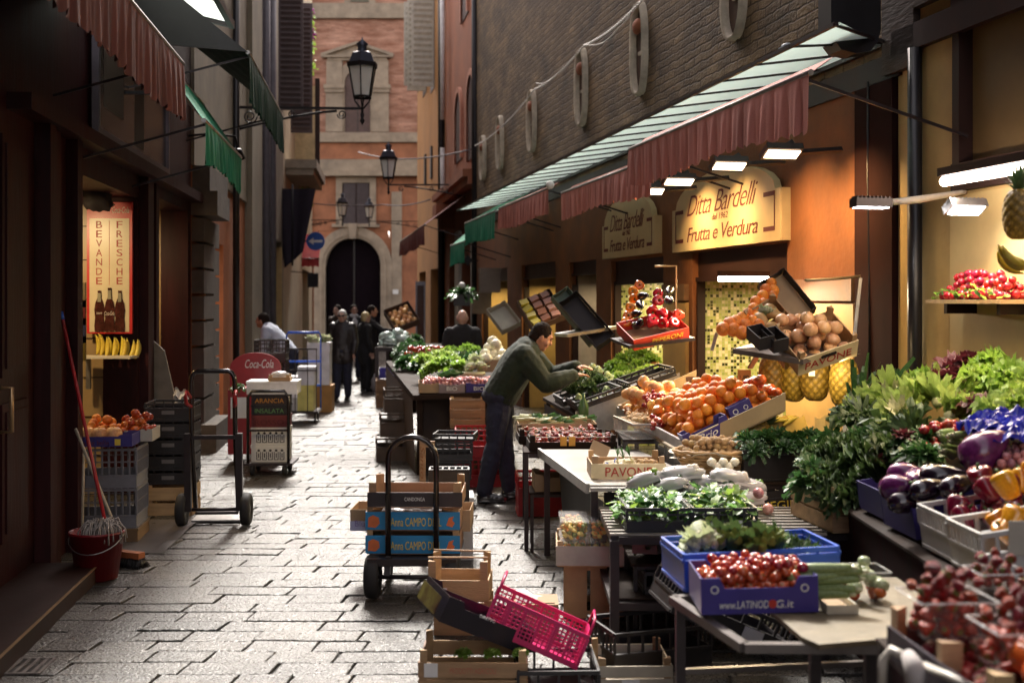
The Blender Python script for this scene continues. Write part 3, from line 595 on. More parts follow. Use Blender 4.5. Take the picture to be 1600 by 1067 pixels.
mb.box(x0, 0, 0, -w-.3, .4, az(275)); mb.box(w+.3, 0, 0, x1, .4, az(275)); mb.box(-w-.3, 0, zs+w+.25, w+.3, .4, az(275)); pa_ = [(w*math.cos(math.pi*t/24), zs+w*math.sin(math.pi*t/24)) for t in range(25)]; sc_ = [min((w+.3)/max(1e-6, abs(math.cos(math.pi*t/24))), (w+.25)/max(1e-6, math.sin(math.pi*t/24))) for t in range(25)]; pb2 = [(sc_[t]*math.cos(math.pi*t/24), zs+sc_[t]*math.sin(math.pi*t/24)) for t in range(25)]; mb.add([(x_, .02, z_) for x_, z_ in pa_+pb2], [(t, t+1, 26+t, 25+t) for t in range(24)]); mb.box(w, .02, 0, w+.3, .3, zs); mb.box(-w-.3, .02, 0, -w, .3, zs); mb.box(x0, 0.01, az(275), x1, .4, az(208)); mb.build('rendered_wall', orpanel, ab)
mb = MB(); strip_arch(mb, w, w+.40, 0, zs, -.10, .4); mb.build('portal_surround', stonep, ab)
mb = MB(); strip_arch(mb, w+.10, w+.20, 0, zs, -.14, -.09); mb.build('portal_moulding', stonep, ab)
mb = MB(); mb.prism(arch_poly(w+.01, 0, zs), -.30, -.25, XY); mb.build('portal_door', M('dark_portal', (.008,.005,.007), .95, spec=.05), ab)
mb = MB(); mb.prism([(-.10, zs+w-.04), (.10, zs+w-.04), (.16, zs+w+.5), (-.16, zs+w+.5)], .1, .24, XY); mb.build('keystone', stonep, ab)
mb = MB(); mb.prism([(-.03,0),(.03,0),(.03,zs+w-.1),(-.03,zs+w-.1)], -.25, -.22, XY); mb.build('door_seam', blackp, ab)
def rect_frame(mb, xa, xb, za, zb, t, yf, yb): mb.box(xa-t, yf, za, xa, yb, zb+t); mb.box(xb, yf, za, xb+t, yb, zb+t); mb.box(xa, yf, zb, xb, yb, zb+t)
xa, xb, za, zb = ax(535), ax(578), az(350), az(286)
mb = MB(); rect_frame(mb, xa, xb, za, zb, .22, -.08, 0); mb.box(xa-.35, -.18, za-.12, xb+.35, 0, za); mb.build('window_surround', stonep, ab)
mb = MB(); mb.box(xa, -.02, za, xb, -.005, zb); mb.build('window', M('dark_window', (.05,.035,.038), .4), ab)
mb = MB(); mb.box(xa+.47, -.035, za, xa+.51, -.02, zb); mb.box(xa, -.035, za, xa+.04, -.02, zb); mb.box(xb-.04, -.035, za, xb, -.02, zb); mb.build('window_frame', dkbrw, ab)
for nm, ya, yb, d in (('cornice', 276, 268, .30), ('cornice', 267.5, 250, .18), ('frieze', 249, 224, .05), ('string_course', 223, 208, .16), ('upper_string_course', 30, 22, .14), ('upper_string_course', 21.5, 6, .08)):
    mb = MB(); mb.box(x0, -d, az(ya), x1, 0, az(yb)); mb.build(nm, orpanel if nm == 'frieze' else stonep, ab)
# panel stones below
for a_, b_ in ((488, 494), (486,520), (596, 612)): pass
xm = ax(559); w2 = 20*u
mb = MB(); strip_arch(mb, w2, w2+.32, az(207), az(130), -.10, 0.01, xm); mb.build('window_surround', stonep, ab)
mb = MB(); mb.prism([(x+xm, z) for x, z in arch_poly(w2, az(207), az(130))], .004, .02, XY); mb.build('window', M('brown_shut_window', (.10,.06,.05), .6), ab)
mb = MB(); mb.box(xm-.012, -.03, az(207), xm+.012, -.021, az(112)); mb.build('window_seam', blackp, ab)
for sx in (-1, 1):
    mb = MB(); x = xm + sx*(w2+.36); mb.box(x-.30, -.16, az(207), x+.30, -.101, az(146)); mb.box(x-.36, -.26, az(140), x+.36, 0, az(134)); mb.box(x-.33, -.22, az(146), x+.33, 0, az(140)); mb.box(x-.28, -.14, az(134), x+.28, -.0, az(96)); mb.build('window_pilaster', stonep, ab)
mb = MB(); mb.box(xm-1.05, -.16, az(96), xm+1.05, 0, az(91)); pe = [(xm-1.22, az(91)), (xm+1.22, az(91)), (xm+1.22, az(88)), (xm, az(70)), (xm-1.22, az(88))]
mb.prism(pe, .0, .10, XY); mb.build('pediment', stonep, ab)
mb = MB(); mb.bar((xm-1.28, -.16, az(88)), (xm, -.16, az(69)), .16, .10); mb.bar((xm+1.28, -.16, az(88)), (xm, -.16, az(69)), .16, .10); mb.bar((xm-1.28,-.16,az(90)),(xm+1.28,-.16,az(90)),.14,.07); mb.build('pediment_moulding', stonep, ab)
mb = MB(); mb.box(ax(548), -.02, az(4), ax(577), -.005, az(-40)); mb.build('top_window', M('olive_window', (.10,.10,.06), .4), ab)
mb = MB(); rect_frame(mb, ax(548), ax(577), az(6), az(-40), .22, -.07, 0); mb.build('top_window_surround', stonep, ab)
mb = MB(); mb.box(x0, -.12, 0, ax(488), 0, 13.1); mb.build('corner_pilaster', stonep, ab)
mb = MB(); mb.box(ax(612), -.08, 0, ax(628), 0, az(300)); mb.build('side_pilaster', stonep, ab)
for lab, px in (('left', 0),): pass
# ================================================================ FAR RIGHT BUILDINGS
fr_root = (-.62, 23.5, 0); TF = math.atan(.165)
rb = T('house', 'red brown house with tall dark arches beyond the brown wall', 'house', fr_root, TF)
mb = MB(); wallh(mb, 0.02, 6.6, 0, 9.8, [(1.2, 3.0, 0, 2.6), (3.9, 5.6, 0, 2.6)], .3, 1); mb.build('front_wall', plaster_rd, rb)
for yc, w_, z0, z1 in ((1.35, .55, 4.7, 5.9), (3.55, .55, 4.9, 5.9), (2.4, .5, 7.9, 8.9)):
    mb = MB(); M_ = Matrix(((0,0,-1,0),(1,0,0,yc),(0,1,0,0),(0,0,0,1))); mb.prism(arch_poly(w_, z0, z1), .004, .02, M_); mb.build('dark_arch', M('dark_arch', (.04,.015,.015), .7), rb)
    mb = MB(); pa, pb = arch_poly(w_, z0, z1), arch_poly(w_+.13, z0, z1); m = len(pa)
    mb.add([(-.06, x+yc, z) for x, z in pa] + [(-.06, x+yc, z) for x, z in pb] + [(0, x+yc, z) for x, z in pb], [(q, q+1, m+q+1, m+q) for q in range(m-1)] + [(m+q, m+q+1, 2*m+q+1, 2*m+q) for q in range(m-1)]); mb.build('arch_trim', M('rose_trim', (.45,.2,.13), .8), rb)
mb = MB(); mb.box(-.35, .1, 4.2, 0, 6.5, 4.35); mb.box(-.25, .1, 4.05, 0, 6.5, 4.2); mb.build('cornice', plaster_rd, rb)
mb = MB(); mb.box(-.45, 4.4, 3.7, 0, 5.3, 4.0); mb.box(-.3, 4.5, 3.4, 0, 5.2, 3.7); mb.build('console', plaster_rd, rb)
for yq in (.3, 3.15): mb = MB(); mb.box(-.07, yq, 0, 0, yq+.75, 3.3); mb.build('marble_pilaster', M('grey_marble', (.42,.40,.35), .5, var=.25, scale=1.4, stretch=(1,1,.4)), rb)
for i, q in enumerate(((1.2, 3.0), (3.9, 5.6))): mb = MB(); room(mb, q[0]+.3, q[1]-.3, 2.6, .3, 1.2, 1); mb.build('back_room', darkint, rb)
mb = MB(); mb.cyl((-.1, .12, 0), (-.1, .12, 9.8), .07, n=8); mb.build('drain_pipe', iron, rb)
mb = MB(); mb.cyl((-.14, 5.9, 6.2), (-.14, 5.9, 9.8), .06, n=8); mb.build('gutter_pipe', M('white_pipe', (.55,.55,.55), .4), rb)
mb = MB(); mb.cyl((-.14, 5.9, 3.6), (-.14, 5.9, 5.5), .06, n=8); mb.build('gutter_pipe', M('white_pipe', (0,0,0)), rb)
ob = T('house', 'orange rendered house with open pale shutters beside the palace', 'house', fr_root, TF)
mb = MB(); wallh(mb, 6.62, 15.0, 0, 12.0, [(8, 10.5, 0, 2.6), (12, 14.3, 0, 2.6)], .3, 1); mb.build('front_wall', plaster_or2, ob)
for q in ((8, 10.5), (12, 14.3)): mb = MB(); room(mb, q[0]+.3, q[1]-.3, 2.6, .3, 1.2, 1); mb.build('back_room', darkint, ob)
mb = MB(); mb.cyl((-.08, 6.75, 0), (-.08, 6.75, 12.7), .09, n=8); mb.build('drain_pipe', iron, ob)
for yy, w_, z0, z1 in ((9.2, .62, 7.6, 11.2), (11.6, .55, 7.9, 10.9), (13.6, .5, 8.4, 11.0)):
    mb = MB(); mb.box(-w_-.03, yy, z0, -.03, yy+.05, z1)
    for z in range(int((z1-z0)/.16)-1): mb.cb((-w_/2-.03, yy-.008, z0+.16+z*.16), (w_*.8, .015, .1), (R(25),0,0))
    mb.build('open_shutter', M('pale_grey_shutter', (.42,.42,.38), .6), ob)
    mb = MB(); mb.box(-.02, yy+.1, z0, -.004, yy+1.2, z1); mb.build('window', M('dark_window', (0,0,0)), ob)
for yy in (10.0, 11.9): mb = MB(); mb.cb((-.03, yy, 5.6), (.05, .35, .9)); mb.build('small_window', blackp, ob)
# far awnings
a = T('shop_awning', 'small red shop awning behind the blue round arrow sign', 'awning', LL, TL)
a.location = P(486, 366, 33.5); a.rotation_euler = (0,0,R(2))
mb = MB(); mb.grid(lambda U, V: (-.32+.64*U, -.75*V+.01*math.sin(U*12), -.72*V), 10, 6); mb.grid(lambda U, V: (-.32+.64*U, -.75+.02*math.sin(U*14), -.72-.20*V-.02*abs(math.sin(U*15))*V), 20, 3); mb.build('awning_cloth', M('rose_cloth', (.42,.05,.055), .8), a)
mb = MB(); mb.cyl((-.33,-.75,-.72),(.33,-.75,-.72),.02); mb.bar((-.33,-.75,-.72),(-.33,0,-.5),.02); mb.build('front_bar', metaldk, a)
a = T('shop_awning', 'dark red awning on the house beside the palace portal', 'awning', fr_root, TF)
awning(a, -1, 1.2, 8.6, 1.0, 3.30, .0, 4.05, .40, M('maroon_cloth', (.14,.03,.028), .8))
a = T('shop_awning', 'dark blue closed parasol cloth hanging under the far balcony', 'awning', (lw(26.2, .22, .3)), 0)
mb = MB(); mb.grid(lambda U, V: ((-.38+.9*U)*(1-.55*V), -.05*math.sin(U*9)*(1-V*.3), 3.9-1.75*V+.35*U*V), 14, 10); mb.grid(lambda U, V: ((-.38+.9*U)*(1-.55*V), .05-.05*math.sin(U*9)*(1-V*.3), 3.9-1.75*V+.35*U*V), 14, 10); mb.build('awning_cloth', M('dark_blue_cloth', (.012,.007,.018), .8), a)
mb = MB(); mb.cyl((0, .03, 2.2), (0, .03, 4.0), .025); mb.build('pole', iron, a)
# left near awnings
a = T('red_awning', 'dusty red striped valance awning over the notice board, nearest at the corner', 'awning', LL, TL)
awning(a, 1, 3.6*kl, 8.0*kl, .82, 3.36, .0, 3.85, .40, M('dusty_red_cloth', (.13,.045,.035), .85, var=.35, scale=5, stretch=(1,2,.2)))
a = T('green_awning', 'small bright green awning beside the noticeboard above the shop doorway', 'awning', LL, TL)
awning(a, 1, 8.3*kl, 10.5*kl, .92, 3.02, .5, 3.62, .30, greencloth, sc=.16)
a = T('green_awning', 'dark green awning with ragged valance high over the orange strip', 'awning', LL, TL)
awning(a, 1, 9.9*kl, 13.4*kl, 1.05, 3.84, .1, 4.6, .40, greendk, sc=.16)
mb = MB(); mb.prism([(.1, 4.6), (1.05, 3.84), (.1, 3.9)], -.0, .02, Matrix.Translation((0, 9.9*kl, 0)) @ XY); mb.build('end_flap', blackp, a)
r = T('shop_sign', 'narrow pale blank sign board beneath the dark green awning', 'sign', lw(9.9, .55, 3.42), TL)
mb = MB(); mb.box(-.02, -.9, 0, .02, .9, .12); mb.build('board', lgreyp, r); mb = MB(); mb.bar((0, 0, .06), (-.5, 0, .06), .03); mb.build('bracket', iron, r)
c2 = T('glass_canopy', 'dark framed canopy of two pale panes at the top of the near facade', 'canopy', LL, TL)
mb = MB()
for yy in (7.6, 8.8, 10.0, 11.0): mb.bar((.0, yy*kl, 4.50), (.78, yy*kl, 4.32), .05, .06)
mb.bar((.78, 7.6*kl, 4.32), (.78, 11.02*kl, 4.32), .05, .07); mb.build('canopy_frame', metaldk, c2)
for yy in (7.63, 8.83, 10.03): mb = MB(); d = 1.14 if yy < 10 else .94; mb.add([(.02, yy*kl, 4.50), (.75, yy*kl, 4.335), (.75, (yy+d)*kl, 4.335), (.02, (yy+d)*kl, 4.50)], [(0,1,2,3)]); mb.build('glass_pane', cg, c2)
r = T('wall_spotlight', 'small dark spotlight hooked on the facade under the dark green awning', 'lamp', lw(13.4, .55, 3.35), TL)
mb = MB(); mb.lathe([(.0,.12),(.05,.11),(.09,0),(.085,0),(0,.02)], 12, rot=(R(20),0,0)); mb.build('lamp_head', iron, r); mb = MB(); mb.tube([(0,0,.11),(-.02,0,.25),(-.3,0,.28),(-.55,0,.25)], .014, 6); mb.build('bracket', iron, r)
# ---- street lanterns
def lantern(label, base, wall, size, e=1.0):      # base: point at the lantern's foot; wall: where the bracket meets the wall
    base, wall = Vector(base), Vector(wall); r = T('street_lamp', label, 'street lamp', base); s = size; d = wall - base; L = d.length; dn = d.normalized()
    mb = MB(); zt = .20*s; n = 6
    a0, a1, h = .15*s, .24*s, .50*s
    for q in range(n):
        t = 2*math.pi*(q+.5)/n; c_, s_ = math.cos(t), math.sin(t)
        mb.bar((a0*c_, a0*s_, zt), (a1*c_, a1*s_, zt+h), .02*s)
    mb.lathe([(a0*1.1, zt-.03*s), (a0*1.1, zt+.01*s), (a0*.9, zt+.01*s)], n, rot=(0,0,R(30)), sm=False)
    mb.lathe([(a1*.95, zt+h-.02*s), (a1*1.12, zt+h-.02*s), (a1*1.15, zt+h+.05*s), (a1*1.0, zt+h+.05*s)], n, rot=(0,0,R(30)), sm=False)
    mb.build('cage', iron, r)
    mb = MB(); mb.lathe([(a0*.97, zt+.01*s), (a1*.97, zt+h-.02*s)], n, rot=(0,0,R(30)), sm=False); mb.build('glass', lampglass, r)
    mb = MB(); mb.lathe([(a1*1.0, zt+h+.05*s), (a1*.72, zt+h+.22*s), (a1*.35, zt+h+.25*s)], n, rot=(0,0,R(30)), sm=False)
    mb.lathe([(a1*.35, zt+h+.24*s), (a1*.3, zt+h+.32*s), (a1*.42, zt+h+.37*s), (.02*s, zt+h+.44*s), (0, zt+h+.50*s)], 10); mb.build('roof', M('lamp_roof', (.05,.06,.09), .35, metal=.4), r)
    mb = MB(); mb.ell((0,0,zt+.22*s), (.055*s,.055*s,.09*s)); mb.build('bulb', M('lamp_bulb', (.6,.6,.58), .3), r); mb = MB(); mb.cyl((0,0,zt), (0,0,zt+.14*s), .035*s); mb.build('socket', iron, r)
    mb = MB()
    for q in range(4):
        t = math.pi/2*q; mb.tube([(a0*.9*math.cos(t), a0*.9*math.sin(t), zt), (a0*.8*math.cos(t), a0*.8*math.sin(t), zt-.08*s), (.02*math.cos(t), .02*math.sin(t), zt-.2*s)], .014*s, 6)
    mb.cyl((0,0,-.12*s), (0,0,.02*s), .022*s); mb.lathe([(0,-.28*s),(.045*s,-.2*s),(.02*s,-.16*s),(.04*s,-.1*s),(0,-.05*s)], 8); mb.build('finial', iron, r)
    mb = MB(); mb.bar((0,0,0), d, .035*s, .04*s)
    def scroll(c, rad, sg, tn=1.6):
        pts = []
        for q in range(18): t = q/17*tn*2*math.pi; rr_ = rad*(1-.72*q/17); pts.append(Vector(c) + dn*(rr_*math.cos(t)*sg) + Vector((0,0,-rr_*math.sin(t))))
        mb.tube(pts, .012*s, 5)
    pts = [dn*L*q + Vector((0,0,-.04*s - (.34*s*L/1.9)*max(0, (q-.15)/.85)**1.5)) for q in [i/10 for i in range(2, 11)]]
    mb.tube(pts, .022*s, 6); scroll(dn*L*.16+Vector((0,0,-.10*s)), .08*s, 1); scroll(dn*L*.55+Vector((0,0,-.10*s)), .07*s, -1); scroll(dn*L*.72+Vector((0,0,-.13*s)), .10*s, 1); scroll(dn*L*.88+Vector((0,0,-.15*s)), .12*s, -1)
    mb.build('bracket', iron, r)
    return r
lantern('large hexagonal lantern on a scrolled bracket, closest and highest over the alley', P(566,170,17.7), lw(17.7, 0, CH+(HY-168)*17.7/F), .90)
c = P(607, 289, 26); lantern('second street lantern on a scrolled bracket from the red brown house', c, (-1.0, 26.0, c.z), .80)
c = P(535, 344, 36); lantern('small distant lantern hanging from the farthest house in front of the window', c, (-6.1, 36, c.z), .72)
c = P(577, 346, 38); lantern('small distant lantern in front of the palace, beside the other small one', c, (-2.9, 38, c.z), .66)
# round blue sign
r = T('road_sign', 'round blue road sign with white arrow in front of the red awning', 'sign', P(493, 377, 29), R(3))
mb = MB(); mb.cyl((0,0,0), (0,.02,0), .225, n=28); mb.build('disc', M('sign_blue', (.015,.09,.40), .4, var=.05), r)
mb = MB(); mb.prism([(-.17,0),(-.05,.085),(-.05,.03),(.17,.03),(.17,-.03),(-.05,-.03),(-.05,-.085)], .003, .006, XY); mb.build('arrow', wht, r)
mb = MB(); mb.cyl((-.0,.03,0), (-1.0,.03,0), .02); mb.build('bracket', iron, r)
r = T('street_sign', 'small dark hanging sign box beside the far lit doorway', 'sign', P(489, 438, 27), 0)
mb = MB(); mb.box(-.12,-.02,-.16,.12,.02,.16); mb.build('board', iron, r); mb = MB(); mb.bar((0,0,.16),(-.5,0,.2),.02); mb.build('bracket', iron, r)
r = T('house_number', 'small white house number plate on the house wall at portal height', 'plate', P(618, 456, 41.8), 0)
mb = MB(); mb.box(-.1,-.03,-.08,.1,0,.08); mb.build('plate', wht, r)
r = T('wall_reflector', 'small black diamond shaped wall bracket at the corner below green awning', 'bracket', P(731, 407, 23.3), 0)
mb = MB(); mb.prism([(-.1,0),(0,.11),(.1,0),(0,-.11)], 0, .03, XY); mb.build('plate', iron, r); mb = MB(); mb.bar((0,0,0),(.25,0,0),.02); mb.build('arm', iron, r)
# ================================================================ PRODUCE AND CRATES (builders)
def fm(name, col, rough=.35, ov=.12, sss=0, bump=0, bs=60, col2=None, coat=0, scale=5, var=.2): return M(name, col, rough, var=var, scale=scale, obj_var=ov, sss=sss, bump=bump, bscale=bs, col2=col2, coat=coat)
stemg = M('stem_green', (.06,.12,.02), .6)
m_orange = fm('orange_skin', (.86,.21,.02), .45, .12, bump=.25, bs=160, col2=(.90,.32,.04))
m_apple = fm('apple_skin', (.62,.16,.05), .28, .2, col2=(.70,.42,.10), scale=7)
m_peach = fm('peach_skin', (.80,.34,.14), .5, .12, col2=(.85,.52,.22), scale=4)
m_tom = fm('tomato_skin', (.30,.012,.012), .2, .2, col2=(.48,.05,.03), scale=4, coat=.3)
m_tomo = fm('orange_tomato_skin', (.48,.09,.02), .22, .15, coat=.3)
m_straw = fm('strawberry_skin', (.24,.005,.006), .36, .25, bump=.6, bs=110)
m_rad = fm('radish_skin', (.36,.008,.03), .25, .15, coat=.3)
m_radw = fm('radish_skin_pale', (.50,.05,.08), .3, .3, col2=(.75,.45,.45))
m_onion = fm('onion_skin', (.72,.36,.17), .32, .12, col2=(.72,.42,.22), scale=3)
m_onw = fm('white_onion', (.75,.70,.55), .4, .06)
m_aub = fm('aubergine_skin', (.012,.004,.014), .18, .1, coat=.5)
m_aubv = fm('violet_aubergine_skin', (.10,.012,.085), .22, .1, coat=.5, col2=(.16,.025,.14))
m_pepr = fm('red_pepper_skin', (.52,.012,.012), .18, .1, coat=.5)
m_pepd = fm('dark_red_pepper_skin', (.17,.006,.022), .2, .15, coat=.5)
m_pepy = fm('yellow_pepper_skin', (.72,.29,.012), .2, .1, coat=.5, col2=(.78,.38,.02))
m_pepo = fm('orange_pepper_skin', (.70,.20,.015), .2, .1, coat=.5)
m_zuc = fm('courgette_skin', (.16,.25,.07), .4, .15, col2=(.28,.37,.15), scale=14)
m_pine = M('pineapple_skin', (.34,.22,.04), .55, var=.5, scale=9, obj_var=.15)
m_pinel = leafmat('pineapple_leaf', (.03,.06,.02), (.07,.12,.04), tl=.15)
m_ban = fm('banana_skin', (.70,.50,.035), .45, .06, col2=(.62,.50,.07))
m_nut = M('walnut_shell', (.50,.33,.16), .7, var=.3, scale=30, bump=.6, bscale=90, obj_var=.1)
m_gar = fm('garlic_white', (.72,.66,.58), .6, .06)
m_pum = fm('squash_skin', (.62,.38,.16), .5, .1, col2=(.50,.34,.12))
m_caul = M('cauliflower_head', (.62,.60,.40), .7, var=.2, scale=20, bump=1.2, bscale=55)
m_rom = M('romanesco_head', (.26,.33,.05), .6, var=.25, scale=20, bump=1.2, bscale=50)
m_let = leafmat('lettuce_leaf', (.09,.20,.02), (.24,.38,.06)); m_letp = leafmat('pale_lettuce_leaf', (.20,.32,.05), (.38,.50,.13))
m_spin = leafmat('dark_green_leaf', (.018,.06,.018), (.05,.13,.035), tl=.2, rough=.3); m_par = leafmat('herb_leaf', (.10,.22,.02), (.22,.36,.05)); m_rad2 = leafmat('radicchio_leaf', (.05,.008,.018), (.12,.02,.03), tl=.15)
m_cab = leafmat('cabbage_leaf', (.28,.36,.14), (.50,.56,.30), tl=.2); m_bok = leafmat('dusky_leaf', (.025,.065,.018), (.075,.13,.035), tl=.15); m_stalk = M('pale_stalk', (.55,.55,.35), .5)

def fruit_round(name, mat, squash=.92, dim=.12, ribs=0, rd=0, stem=stemg, n=18, sl=.12, calyx=0):
    mb = MB(); prof = []
    for q in range(11):
        ph = math.pi*q/10; r = math.sin(ph); z = -math.cos(ph)*squash
        if q > 7: z -= dim*((q-7)/3)**2*1.2
        if q < 2: z += dim*.4*(2-q)/2
        prof.append((r, z))
    mb.lathe(prof, n, lobes=(lambda t, z: 1 - rd*(1-abs(math.cos(t*ribs/2)))) if ribs else None)
    top = squash - dim*1.2
    mb.cyl((0,0,top-.02), (.04,.02,top+sl), .06, .045, 5, mi=1)
    for q in range(calyx):
        t = 2*math.pi*q/calyx; c, s = math.cos(t), math.sin(t); mb.add([(c*.05-s*.06, s*.05+c*.06, top+.03), (c*.05+s*.06, s*.05-c*.06, top+.03), (c*.5, s*.5, top+.10)], [(0,1,2)], mi=1)
    return mb.mesh(name, [mat, stem])
def tubefruit(name, mat, pts, rs, tip=stemg, n=12, capn=2):
    mb = MB(); pts = [Vector(p) for p in pts]; mb.tube(pts, rs, n); mb.tube([pts[-1], pts[-1] + (pts[-1]-pts[-2]).normalized()*.22], [rs[-1]*.7, rs[-1]*.55], 6, mi=1); return mb.mesh(name, [mat, tip])
ME = {}
ME['orange'] = fruit_round('orange', m_orange, .96, .04, stem=stemg, sl=.03)
ME['apple'] = fruit_round('apple', m_apple, .86, .22, stem=M('stem_brown', (.10,.06,.03), .7), sl=.25)
ME['peach'] = fruit_round('peach', m_peach, .9, .16, stem=M('stem_brown', (0,0,0)), sl=.1)
ME['tomato'] = fruit_round('tomato', m_tom, .84, .10, 5, .05, sl=.1, calyx=5, n=20)
ME['otomato'] = fruit_round('tomato', m_tomo, .80, .12, 6, .08, sl=.1, calyx=5, n=24)
ME['onion'] = fruit_round('onion', m_onion, .85, -.12, stem=M('onion_tip', (.55,.40,.22), .7), sl=.3)
ME['wonion'] = fruit_round('onion', m_onw, .85, -.12, stem=M('pale_stalk', (0,0,0)), sl=.3)
ME['walnut'] = fruit_round('walnut', m_nut, 1.1, -.02, 2, .08, stem=m_nut, sl=.02, n=12)
ME['radish'] = fruit_round('radish', m_rad, .95, .0, stem=M('radish_top', (.45,.40,.20), .5), sl=.3, n=14)
ME['smallradish'] = fruit_round('shallot', m_radw, 1.0, -.1, stem=M('pale_stalk', (0,0,0)), sl=.3, n=12)
ME['squash'] = tubefruit('squash', m_pum, [(0,0,-1),(0,0,-.9),(0,0,-.6),(0,0,-.2),(.05,0,.2),(.15,0,.6),(.25,0,.95)], [.1,.35,.52,.50,.33,.27,.22], stemg, 16)
ME['pumpkin'] = fruit_round('pumpkin', fm('pumpkin_skin', (.66,.20,.03), .4, .1, col2=(.60,.30,.08)), .75, .18, 10, .16, n=40, sl=.25)
ME['aubergine'] = tubefruit('aubergine', m_aub, [(0,0,-1),(0,0,-.93),(0,0,-.7),(0,0,-.3),(.03,0,.1),(.08,0,.5),(.14,0,.8),(.17,0,.92)], [.08,.25,.42,.47,.40,.28,.2,.12], stemg, 16)
ME['vaubergine'] = tubefruit('aubergine', m_aubv, [(0,0,-.9),(0,0,-.83),(0,0,-.6),(0,0,-.2),(.03,0,.2),(.05,0,.55),(.08,0,.8),(.1,0,.9)], [.10,.36,.60,.68,.60,.42,.25,.15], stemg, 18)
ME['courgette'] = tubefruit('courgette', m_zuc, [(0,0,-1),(0,0,-.96),(0,0,-.8),(.03,0,-.3),(.05,0,.2),(.04,0,.7),(.02,0,.92)], [.07,.14,.2,.2,.18,.15,.11], M('pale_stalk', (0,0,0)), 12)
def pepper(name, mat):
    mb = MB(); prof = [(0,-.95),(.25,-1.0),(.5,-.92),(.66,-.6),(.76,-.1),(.86,.4),(.82,.75),(.55,.92),(.25,.84),(0,.76)]
    mb.lathe(prof, 28, lobes=lambda t, z: 1 - .17*(1-abs(math.cos(t*1.5+.4)))*(1.15 if z < 0 else .8) + .05*math.sin(t*2+z*3)); mb.tube([(0,0,.75),(.04,0,1.0),(.12,.03,1.2)], [.15,.09,.11], 6, mi=1); return mb.mesh(name, [mat, stemg])
for q, m_ in (('rpepper', m_pepr), ('dpepper', m_pepd), ('ypepper', m_pepy), ('opepper', m_pepo)): ME[q] = pepper('pepper', m_)
def strawb():
    mb = MB(); mb.lathe([(0,-1.15),(.25,-1.0),(.55,-.55),(.80,-.05),(.86,.3),(.66,.6),(.25,.68),(0,.66)], 12)
    for q in range(6): t = 2*math.pi*q/6; c, s = math.cos(t), math.sin(t); mb.add([(c*.1-s*.15, s*.1+c*.15, .68), (c*.1+s*.15, s*.1-c*.15, .68), (c*.75, s*.75, .72)], [(0,1,2)], mi=1)
    return mb.mesh('strawberry', [m_straw, leafmat('strawberry_leaf', (.08,.18,.03), (.15,.28,.06))])
ME['strawberry'] = strawb()
def banana():
    pts = [(math.sin(t)*1.0-.0, 0, -math.cos(t)*1.0) for t in [i/10*1.35-.67 for i in range(11)]]
    mb = MB(); mb.tube(pts, [.03,.09,.13,.155,.165,.17,.165,.155,.13,.08,.045], 7); mb.tube([pts[-1], (.68,0,-.72)], [.045,.04], 5, mi=1); mb.ell(pts[0], .035, 5, 4, mi=2); return mb.mesh('banana', [m_ban, M('banana_stem', (.35,.33,.06), .6), blackp])
ME['banana'] = banana()
def pineapple_meshes():
    mb = MB(); nu, nv = 40, 26; rows = 9
    def fn(u, v):
        ph = math.pi*(.06+.88*v); t = 2*math.pi*u; r = math.sin(ph)**.62; z = -math.cos(ph)
        a = math.sin(t*5+z*rows*.9)*math.sin(t*5-z*rows*.9); r *= 1 + .085*abs(a)**.7 - .04
        return (r*.62*math.cos(t), r*.62*math.sin(t), z)
    mb.grid(fn, nu*2, nv*2)
    body = mb.mesh('body', m_pineb)
    mb = MB()
    for q in range(34):
        t = q*2.4; lv = q/34; L = .9 + .5*lv*(1-lv)*2; out = .75*(1-lv)+.08; c, s = math.cos(t), math.sin(t); w = .10; z0 = .9+.25*lv
        vs = []
        for j in range(5):
            f = j/4; rad = .12 + out*L*f**1.2*.75; z = z0 + L*(f*(.55+.45*lv)) - (1-lv)*.25*f*f; ww = w*(1-f)**.7*(1 if j < 4 else 0) + .004
            vs += [(c*rad - s*ww, s*rad + c*ww, z), (c*rad*(.97)-0, s*rad*.97, z-.03*(1-f)), (c*rad + s*ww, s*rad - c*ww, z)]
        mb.add(vs, [(3*j+a, 3*j+a+1, 3*j+a+4, 3*j+a+3) for j in range(4) for a in (0, 1)], True)
    return body, mb.mesh('crown', m_pinel)
def pinemat():
    m = M('pineapple_eyes', (.40,.26,.045), .5, var=.35, scale=14, obj_var=.12); n = m.node_tree.nodes; l = m.node_tree.links; b = n['Principled BSDF']; g = n.new('ShaderNodeNewGeometry')
    src = b.inputs['Base Color'].links[0].from_socket; cr = n.new('ShaderNodeValToRGB'); cr.color_ramp.elements[0].position = .44; cr.color_ramp.elements[1].position = .56; cr.color_ramp.elements[0].color = (.07,.06,.03,1); cr.color_ramp.elements[1].color = (1,1,1,1)
    l.new(g.outputs['Pointiness'], cr.inputs[0]); mx = n.new('ShaderNodeMix'); mx.data_type = 'RGBA'; mx.blend_type = 'MULTIPLY'; mx.inputs[0].default_value = 1
    l.new(src, mx.inputs[6]); l.new(cr.outputs[0], mx.inputs[7]); l.new(mx.outputs[2], b.inputs['Base Color']); return m
m_pineb = pinemat()
PB, PC = pineapple_meshes()
def pineapple(lab, M_, group=None):
    r = T('pineapple', lab, 'pineapple', (0,0,0), 0, group); r.matrix_world = M_
    for nm, me in (('fruit', PB), ('crown', PC)): o = bpy.data.objects.new(nm, me); COL.objects.link(o); o.parent = r
    return r
